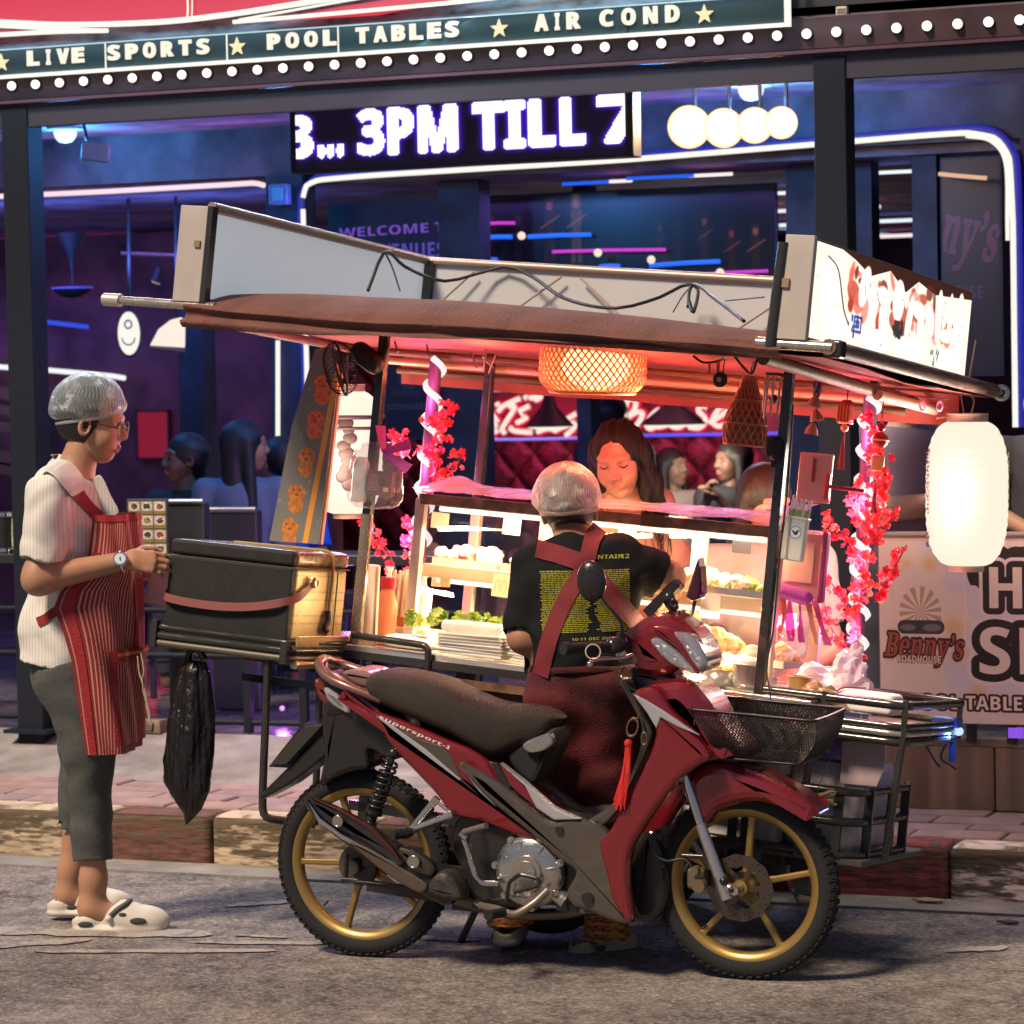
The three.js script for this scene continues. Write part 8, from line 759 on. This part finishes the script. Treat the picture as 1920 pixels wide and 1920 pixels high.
// ---- cook seen from behind
{
const C=local(1045,1785,645),ck=thing('person','person in black printed T-shirt with crossed red apron straps and hairnet seen from behind','person',null,V(-3.09,0,-7.93),YAW),Zb=V(0,0,1),sk=skin([0.42,0.21,0.12]);
const tor=[bone(C(1082,1128,-0.05),C(1088,1165,-0.02),0.168,0.166,Zb,1.36),bone(C(1088,1165,-0.02),C(1092,1245,0.02),0.165,0.16,Zb,1.3),bone(C(1004,1068,-0.06),C(1158,1052,-0.06),0.056,0.06),bone(C(1076,1050,-0.06),C(1010,1074,-0.05),0.062,0.06),bone(C(1078,1048,-0.06),C(1150,1060,-0.05),0.062,0.062),bone(C(1030,1110,-0.03),C(1140,1105,-0.03),0.1,0.1,Zb,1.1)];
const aL=[C(1000,1072,-0.05),C(982,1196,0.02),C(1010,1225,-0.2)],aR2=[C(1160,1052,-0.05),C(1256,1090,-0.1),C(1270,1150,-0.3)];
const hips=bone(C(1070,1275,0.03),C(1120,1275,0.03),0.115,0.12,Zb,1.05),LN=[C(1060,1300,0.03),C(1000,1520,-0.02),C(955,1720,0)],RN=[C(1130,1300,0.03),C(1140,1520,-0.02),C(1140,1745,0.02)];
const hc=C(1071,968,-0.15),hq=turnTo(PI-0.12,0.36,-0.06),hm=pose(hc,hq,0.98);
const bodyF=join(0.04,...tor.map((t)=>puff(t,-0.012)),bone(C(1074,1005,-0.12),C(1076,1052,-0.07),0.052,0.06),bone(aL[0],aL[1],0.048,0.04),bone(aL[1],aL[2],0.042,0.028),bone(aR2[0],aR2[1],0.05,0.044),bone(aR2[1],aR2[2],0.046,0.03),puff(hips,-0.01),bone(LN[0],LN[1],0.08,0.055),bone(LN[1],LN[2],0.052,0.036),bone(RN[0],RN[1],0.08,0.055),bone(RN[1],RN[2],0.052,0.036),bone(LN[2],C(955,1765,-0.12),0.034,0.026),bone(RN[2],C(1150,1782,-0.1),0.034,0.026));
const hR=handF(aR2[2],V(0.05,-0.5,-0.86).normalize(),V(0.6,0.6,-0.3).normalize(),V(-0.75,0.45,-0.3).normalize(),0.5),hL=handF(aL[2],V(0.3,-0.1,-0.95).normalize(),V(-0.3,0.9,0).normalize(),V(0.9,0.3,0.2).normalize(),0.5);
part(ck,'body',[nets(bodyF,V(-0.24,0,-0.36),V(0.46,1.32,0.24),0.0115),headMesh(hm,{},0.0048),nets(hR,...around(aR2[2].clone().add(V(0,-0.05,-0.08)),0.13),0.0042),nets(hL,...around(aL[2].clone().add(V(0.02,0,-0.09)),0.13),0.0042)],sk);
headParts(ck,hm,{});part(ck,'hair',nets((x,y,z)=>Math.max(egg(V(0,0.02,-0.026),0.081,0.1,0.097)(x,y,z),z-0.03-0.4*y,-0.05-y),V(-0.12,-0.1,-0.15),V(0.12,0.16,0.12),0.006).applyMatrix4(hm),mat([0.02,0.016,0.014],0.6));
const cap=netCap(0.102,0.105,0.118,8);part(ck,'hairnet',cap.rotateX(-0.55).translate(0.005,0.04,-0.042).applyMatrix4(hm),netM([0.84,0.8,0.74],0.82));part(ck,'net_band',new THREE.TorusGeometry(1,0.06,8,90).rotateX(PI/2).scale(0.086,0.1,0.098).rotateX(-0.4).translate(0,0.0,-0.02).applyMatrix4(hm),netM([0.75,0.7,0.62],0.25));
const teeM=phys([0.012,0.013,0.014],0.9,{specularIntensity:0.2,bumpMap:rep(N2,5),bumpScale:0.002});
const slv=(a,b,t,r0,r1)=>keepIn(bone(a,b,r0,r1),half(a.clone().lerp(b,t),b.clone().sub(a)));const teeF0=join(0.035,...tor.map((t)=>puff(t,0.004)),slv(aL[0],aL[1],0.97,0.066,0.064),slv(aR2[0],aR2[1],0.86,0.07,0.07),bone(C(1084,1235,0.025),C(1086,1252,0.025),0.156,0.156,Zb,1.22));const teeF=crease(crease(teeF0,0.007,26,20,20,2.2),0.003,60,40,44,1);
const tee=(x,y,z)=>Math.max(teeF(x,y,z),half(C(1085,1262),V(0.02,-1,0))(x,y,z));part(ck,'tshirt',nets(cutBy(cutBy(tee,bone(C(1074,975,-0.14),C(1076,1036,-0.085),0.06,0.06),0.006),bone(aL[0].clone().lerp(aL[1],0.75),aL[1].clone().addScaledVector(aL[1].clone().sub(aL[0]),0.3),0.052,0.054),0.004),V(-0.24,0.78,-0.32),V(0.44,1.3,0.24),0.0085),teeM);
const print=canvas(640,900,(g,w,h)=>{g.clearRect(0,0,w,h);let s=13;const R=()=>(s=(s*16807)%2147483647)/2147483647;g.fillStyle='#98962a';g.font='bold 58px sans-serif';g.fillText('BIG MOUNTAIN',150,60);g.fillText('MUSIC',150,112);g.font='bold 62px sans-serif';g.fillText('12',556,62);for(let r=0;r<34;r++){let x=20+R()*16;const y=170+r*18.5;while(x<615){const l=10+R()*40;if(x<330-10||x>372){g.globalAlpha=0.65+0.35*R();g.fillRect(x,y,Math.min(l,618-x),9.5);g.clearRect(x+l*0.4,y+3,3,4);}x+=l+5;}}g.globalAlpha=1;g.font='bold 40px sans-serif';g.fillText('10-11 DEC 2022',220,872);});
const back=V(0,0,-1),P0=C(1005,1040),P1=C(1185,1040),Q0=C(1010,1202);part(ck,'back_print',(()=>{const g=lay(teeF,back,0.0022,40,46,(a,b)=>V(P0.x+(P1.x-P0.x)*a,Q0.y+(P0.y-Q0.y)*b-0.0*a,0.35));const uv=g.attributes.uv;for(let i=0;i<uv.count;i++){const a=i%41/40,b=1-Math.floor(i/41)/46;uv.setXY(i,a,b);}return g;})(),new THREE.MeshStandardMaterial({map:print,alphaTest:0.4,transparent:true,roughness:0.8,side:THREE.DoubleSide}));
const apM=mat([0.2,0.018,0.026],0.75,{bumpMap:rep(N2,5),bumpScale:0.002});const strap=(pts,w)=>{const c=new THREE.CatmullRomCurve3(pts.map(([u,v])=>C(u,v)));part(ck,'apron_strap',lay(teeF,back,0.006,50,4,(a,b)=>{const q=c.getPoint(a),t=c.getTangent(a);return V(q.x-t.y*w*(b-0.5),q.y+t.x*w*(b-0.5),0.35);}),apM);};strap([[1126,992],[1112,1010],[1096,1060],[1060,1120],[1030,1190],[1012,1262]],0.047);strap([[1006,1030],[1022,1034],[1060,1044],[1098,1060],[1150,1118],[1200,1180],[1218,1230]],0.05);
const trM=mat([0.17,0.016,0.022],0.85,{bumpMap:rep(N2,4),bumpScale:0.003,map:rep(N1,2)});const trF=crease(join(0.05,hips,bone(LN[0],LN[1],0.112,0.1),bone(LN[1],C(958,1690,0),0.098,0.062),bone(RN[0],RN[1],0.112,0.1),bone(RN[1],C(1140,1712,0.02),0.098,0.066)),0.008,22,26,20,0.9);part(ck,'trousers',nets((x,y,z)=>Math.max(trF(x,y,z),0.098-y,half(C(1085,1245),V(0,1,0))(x,y,z)),V(-0.3,0.02,-0.2),V(0.34,0.9,0.24),0.01),trM);part(ck,'waistband',tube([C(1004,1256,0.06),C(1040,1252,0.135),C(1090,1250,0.15),C(1140,1250,0.135),C(1180,1254,0.06)],0.012,30,8),trM);
const cuffM=mat([1,1,1],0.8,{map:rep(tex(256,256,(x,y)=>{const a=fbm(x,y,6,3,61),b=fbm(x,y,9,3,66);return a>0.54?[0.55,0.24,0.03]:b>0.52?[0.22,0.015,0.02]:[0.3,0.14,0.04];}),3)});for(const[u,v]of[[957,1712],[1138,1738]])part(ck,'trouser_cuff',crease(()=>0,0,1,1,1)&&new THREE.CylinderGeometry(0.062,0.07,0.075,40,6,true).translate(...C(u,v,u>1000?0.02:0).toArray()),cuffM);
const shM=mat([0.34,0.27,0.2],0.6);clog(ck,C(948,1778,0.06),C(965,1776,-0.2),shM,V(-1,0,0),[[0.2,0.03,0.02,0.008]]);clog(ck,C(1070,1798,0.06),C(1195,1796,-0.04),shM,V(0.2,0,1).normalize(),[[0.45,0.03,0.024,0.01]]);
}
// ---- customer facing the cook, head bent
{
const org=wz(1165,1690,-8.75);org.y=0;const s=588,W0=local(1165,1690,s),w=thing('person','person with long dark brown hair and red-lit face looking down behind the display case','person',null,org,YAW),sk=skin([0.27,0.115,0.08]);
const yHead=(EYE-(wz(1165,878,-8.75).y));const W=(u,v,z)=>{const p=wz(u,v,-8.75);return V((u-1165)/s-0.02*(v-900)/s*0.4,p.y,z);};void yHead;void W0;
const hq=turnTo(-0.26,0.36,0.06),hc=W(1174,862,0.06),hm=pose(hc,hq,1.0);
const sh=[W(1112,950,-0.03),W(1246,946,-0.03)],bodyF=join(0.045,bone(W(1180,908,0.02),W(1180,963,-0.03),0.045,0.05),bone(sh[0],sh[1],0.05),bone(W(1180,988,-0.05),W(1190,1088,-0.07),0.125,0.11,V(0,0,1),1.35),bone(W(1190,1088,-0.07),W(1195,1198,-0.06),0.11,0.135,V(0,0,1),1.25),bone(sh[0],W(1105,1078,-0.02),0.045,0.036),bone(W(1105,1078,-0.02),W(1130,1148,0.12),0.036,0.026),bone(sh[1],W(1290,1058,-0.02),0.046,0.037),bone(W(1290,1058,-0.02),W(1275,1138,0.12),0.037,0.026),bone(W(1165,1218,-0.06),W(1160,1460,-0.05),0.085,0.055),bone(W(1160,1460,-0.05),W(1160,1660,-0.07),0.052,0.034),bone(W(1230,1218,-0.06),W(1240,1460,-0.05),0.085,0.055),bone(W(1240,1460,-0.05),W(1245,1660,-0.07),0.052,0.034),bone(W(1160,1672,-0.07),W(1165,1680,0.06),0.034,0.024),bone(W(1245,1672,-0.07),W(1255,1680,0.06),0.034,0.024));
const h1=handF(W(1130,1148,0.12),V(0.3,-0.4,0.85).normalize(),V(-0.2,0.8,0.5).normalize(),V(0.9,0.2,-0.2).normalize(),0.5,0.92),h2=handF(W(1275,1138,0.12),V(-0.3,-0.4,0.85).normalize(),V(0.2,0.8,0.5).normalize(),V(-0.9,0.2,-0.2).normalize(),0.5,0.92);
part(w,'body',[nets(bodyF,V(-0.26,-0.0,-0.25),V(0.34,1.32,0.22),0.011),headMesh(hm,{chin:0.004},0.0036),nets(h1,...around(W(1130,1158,0.2),0.13),0.0045),nets(h2,...around(W(1275,1148,0.2),0.13),0.0045)],sk);
headParts(w,hm,{lip:[0.30,0.10,0.08]});
const hairM=phys([0.007,0.004,0.0035],0.55,{specularIntensity:0.35,...{bumpMap:rep(tex(256,64,(x,y)=>vn(x*128,y*3,128,4)),4,1),bumpScale:0.004,}});
const skull=egg(V(0,0.032,-0.022),0.085,0.095,0.1);const faceCut=join(0.02,egg(V(0,-0.04,0.08),0.056,0.088,0.08),egg(V(0.016,0.045,0.1),0.034,0.05,0.06),egg(V(-0.016,0.045,0.1),0.034,0.05,0.06));const falls=join(0.03,skull,bone(V(-0.07,0.03,-0.01),V(-0.082,-0.08,-0.02),0.028,0.03),bone(V(-0.082,-0.08,-0.02),V(-0.085,-0.17,-0.01),0.03,0.022),bone(V(0.072,0.03,-0.012),V(0.088,-0.09,-0.01),0.026,0.034),bone(V(0.088,-0.09,-0.01),V(0.12,-0.22,0.0),0.034,0.018),bone(V(0.075,-0.05,0.01),V(0.07,-0.2,0.04),0.016,0.01),bone(V(0,0,-0.08),V(0,-0.2,-0.06),0.07,0.05,V(0,0,1),1.4));
const hairF=cutBy((x,y,z)=>falls(x,y,z)+0.0022*sin(x*210+14*y+3*sin(y*30))+0.006*Math.exp(-(x*x)/0.00003)*(y>0.06?1:0),faceCut,0.012);part(w,'hair',nets(hairF,V(-0.16,-0.28,-0.16),V(0.18,0.15,0.12),0.0042).applyMatrix4(hm),hairM);
const strands=[];seed=21;for(let i=0;i<40;i++){const a=rr(0.05,0.13),z=rr(-0.03,0.03);strands.push(tube([V(0.074,0.0,z),V(0.08+rr(-0.01,0.02),-0.1,z+rr(-0.01,0.02)),V(a+0.01,-0.2,z+rr(-0.01,0.04)),V(a+rr(-0.01,0.03),-0.3+rr(-0.03,0.03),z+0.02)],0.0011,12,4));}part(w,'hair_strands',strands.map((g)=>g.applyMatrix4(hm)),hairM).userData.kind='stuff';
const topF=crease(join(0.03,bone(W(1180,993,-0.05),W(1190,1088,-0.07),0.135,0.122,V(0,0,1),1.33),bone(W(1190,1088,-0.07),W(1195,1228,-0.06),0.122,0.15,V(0,0,1),1.22)),0.004,24,20,20);part(w,'top',nets((x,y,z)=>Math.max(topF(x,y,z),y-W(1180,953,0).y),V(-0.25,0.6,-0.25),V(0.3,1.3,0.16),0.01),mat([0.36,0.13,0.07],0.8,{bumpMap:rep(N2,4),bumpScale:0.002}));part(w,'strap',[tube([W(1212,963,0.06),W(1220,933,0.03),W(1222,923,-0.03)],0.005,16,6),tube([W(1150,963,0.06),W(1140,933,0.03),W(1138,923,-0.03)],0.005,16,6)],mat([0.3,0.1,0.06],0.8));
const shF=crease(join(0.04,bone(W(1165,1213,-0.06),W(1160,1440,-0.05),0.105,0.09),bone(W(1230,1213,-0.06),W(1240,1440,-0.05),0.105,0.09)),0.005,22,20,20);part(w,'shorts',nets((x,y,z)=>Math.max(shF(x,y,z),W(1165,1430,0).y-y),V(-0.2,0.3,-0.25),V(0.3,1.0,0.16),0.012),mat([0.06,0.07,0.1],0.8));
}
// ---- people further back: head, hair, clothed body, arms, seated or standing
const bust=(label,u,v,z,o)=>{
const G=o.ground??FLOOR,p=wz(u,v,z),t=thing('person',label,'person',null,V(p.x,G,p.z),YAW);const H=p.y-G,A=(x,y,q=0)=>V(x,H+y,q),d=o.lean??0,sk=skin(o.skin??[0.36,0.19,0.12]);
const hm=pose(A(0,0),turnTo(o.yaw??0,o.pitch??0,o.roll??0),o.k??1),sy=-0.2,sw=o.sw??0.16;const sh=[A(d-sw,sy,-0.02),A(d+sw,sy,-0.02)],hip=A(d*1.6,sy-0.48,0),arms=o.arms??[[A(d-sw-0.04,sy-0.28,0.04),A(d-0.05,sy-0.34,0.2)],[A(d+sw+0.04,sy-0.28,0.04),A(d+0.05,sy-0.34,0.2)]].map((a)=>a);
const arm2=arms.map((a)=>a.map((q)=>Array.isArray(q)?A(...q):q));const legs=o.stand?[bone(hip.clone().add(V(-0.08,0,0)),V(hip.x-0.09,0.45,0),0.08,0.06),bone(V(hip.x-0.09,0.45,0),V(hip.x-0.09,0.04,0),0.055,0.04),bone(hip.clone().add(V(0.08,0,0)),V(hip.x+0.09,0.45,0),0.08,0.06),bone(V(hip.x+0.09,0.45,0),V(hip.x+0.09,0.04,0),0.055,0.04)]:[bone(hip.clone().add(V(-0.08,0,0)),hip.clone().add(V(-0.1,-0.02,0.35)),0.08,0.06),bone(hip.clone().add(V(-0.1,-0.02,0.35)),V(hip.x-0.1,0.04,0.36),0.055,0.04),bone(hip.clone().add(V(0.08,0,0)),hip.clone().add(V(0.1,-0.02,0.35)),0.08,0.06),bone(hip.clone().add(V(0.1,-0.02,0.35)),V(hip.x+0.1,0.04,0.36),0.055,0.04)];
const torso=[bone(A(d,sy-0.06),hip,0.135,0.13,V(0,0,1),1.3),bone(sh[0],sh[1],0.056)],lo=V(-0.55,0,-0.4),hi=V(0.55,H+0.02,0.6);
const foreHands=arm2.map((a,i)=>{const w=a[1],f=w.clone().sub(a[0]).normalize(),up=V(0,1,0.2).normalize(),s2=f.clone().cross(up).normalize();return nets(handF(w,f,s2.clone().cross(f).normalize(),s2.multiplyScalar(i?-1:1),0.6,0.95),...around(w.clone().addScaledVector(f,0.07),0.13),0.006);});
part(t,'body',[nets(join(0.04,bone(A(0,-0.08),A(d*0.7,sy+0.02),0.045,0.055),...torso.map((q)=>puff(q,-0.014)),...arm2.flatMap((a,i)=>[bone(sh[i],a[0],0.044,0.036),bone(a[0],a[1],0.037,0.026)]),...legs),lo,hi,0.017),headMesh(hm,{},0.006),...foreHands],sk);headParts(t,hm,{open:o.open});
const len=o.len??0.05,hairF=cutBy(join(0.03,egg(V(0,0.032,-0.022),0.085,0.095,0.1),bone(V(0,0.02,-0.06),V(0,-len,-0.07),0.07,o.len>0.1?0.055:0.04,V(0,0,1),1.2),...(len>0.1?[bone(V(0.07,0.02,-0.01),V(0.085,-len,0),0.03,0.03),bone(V(-0.07,0.02,-0.01),V(-0.085,-len,0),0.03,0.03)]:[])),join(0.02,egg(V(0,-0.04,0.085),0.058,0.09,0.08),egg(V(0,0.025,0.11),0.048,0.04,0.05)),0.012);if(G===0)for(const s of[-1,1]){const x=hip.x+s*0.09;part(t,'foot',nets(join(0.02,bone(V(x,0.05,0),V(x+0.05,0.04,0.12),0.034,0.026),bone(V(x,0.12,0),V(x,0.05,0),0.036,0.038)),V(x-0.1,0,-0.1),V(x+0.15,0.2,0.2),0.008),sk);part(t,'sandal',[box(0.09,0.022,0.25,x+0.02,0.012,0.045,0.01),tube([V(x-0.03,0.03,0.09),V(x+0.03,0.075,0.08),V(x+0.08,0.03,0.075)],0.012,16,8)],mat([0.3,0.17,0.11],0.7));}
part(t,'hair',nets(hairF,V(-0.15,-len-0.1,-0.18),V(0.15,0.16,0.12),0.007).applyMatrix4(hm),mat(o.hair??[0.014,0.011,0.011],0.5,{bumpMap:rep(N2,8,2),bumpScale:0.003}));
const sl=o.sleeve??0.7,shirt=crease(join(0.035,...torso.map((q)=>puff(q,0.006)),...arm2.map((a,i)=>{const e=sl>1?bone(a[0],a[1],0.048,0.04):null;const up=keepIn(bone(sh[i],a[0],0.06,0.056),half(sh[i].clone().lerp(a[0],Math.min(1.2,sl)),a[0].clone().sub(sh[i])));return e?join(0.02,up,e):up;})),0.004,26,22,22,u);part(t,'shirt',nets((x,y,z)=>Math.max(shirt(x,y,z),y-A(0,-0.135).y),lo,hi,0.0145),mat(o.shirt,0.8));if(legs.length)part(t,'trousers',nets((x,y,z)=>Math.max(puff(join(0.04,bone(hip,hip.clone().add(V(0,-0.03,0)),0.13,0.13,V(0,0,1),1.15),...legs),0.016)(x,y,z),0.07-y),lo,hi,0.02),mat(o.trousers??[0.03,0.03,0.04],0.85));
return t;};
bust('person with short dark hair sitting in shadow left of the woman with long hair',345,862,-12.0,{yaw:-1.2,shirt:[0.03,0.028,0.032],lean:0.03,skin:[0.2,0.1,0.07]});
bust('person with very long dark hair in a grey-blue top sitting behind the insulated box',462,838,-11.9,{yaw:1.9,len:0.36,shirt:[0.14,0.17,0.26],lean:-0.03,sleeve:1.2,hair:[0.012,0.012,0.018]});
bust('person in bright blue shirt mostly hidden behind the chick print banner',520,868,-12.2,{yaw:-2.4,shirt:[0.02,0.14,0.7],skin:[0.35,0.18,0.12]});
bust('laughing person in a white top at the booth right of the customer',1262,878,-17.0,{yaw:0.75,pitch:-0.1,shirt:[0.5,0.44,0.4],skin:[0.42,0.26,0.19],len:0.12,k:1.05});
bust('person with long dark hair and hands raised to the chin, facing the laughing one',1372,866,-16.6,{yaw:-1.1,shirt:[0.03,0.032,0.04],len:0.26,k:1.1,skin:[0.22,0.12,0.09],arms:[[[-0.2,-0.42,0.08],[-0.16,-0.2,0.16]],[[0.12,-0.44,0.1],[-0.1,-0.2,0.18]]]});
bust('person in dark cap standing behind the customer’s head',1150,782,-15.4,{yaw:2.9,shirt:[0.02,0.02,0.024],stand:true});
bust('person with light brown hair and red-lit face half hidden behind the right cart post',1436,938,-8.9,{ground:0,yaw:0.5,pitch:0.5,hair:[0.022,0.015,0.012],k:0.9,shirt:[0.3,0.26,0.24],len:0.16,stand:true,skin:[0.5,0.22,0.16]});
{const t=bust('person with folded arms in grey shirt behind the right lit pole, face hidden',1690,730,-10.6,{yaw:0.2,shirt:[0.16,0.12,0.17],stand:true,lean:0.0,sleeve:0.9,skin:[0.5,0.3,0.22],arms:[[[-0.22,-0.44,0.08],[0.1,-0.4,0.2]],[[0.24,-0.42,0.06],[-0.08,-0.46,0.19]]]});void t;}
bust('person with bare arm at the right edge beside the paper lantern',1960,745,-10.6,{yaw:-0.6,shirt:[0.04,0.04,0.05],stand:true,skin:[0.5,0.3,0.2],sleeve:0.35,arms:[[[-0.22,-0.4,0.06],[-0.05,-0.5,0.16]],[[0.22,-0.4,0.06],[0.05,-0.5,0.16]]]});
renderer.render(scene,camera);
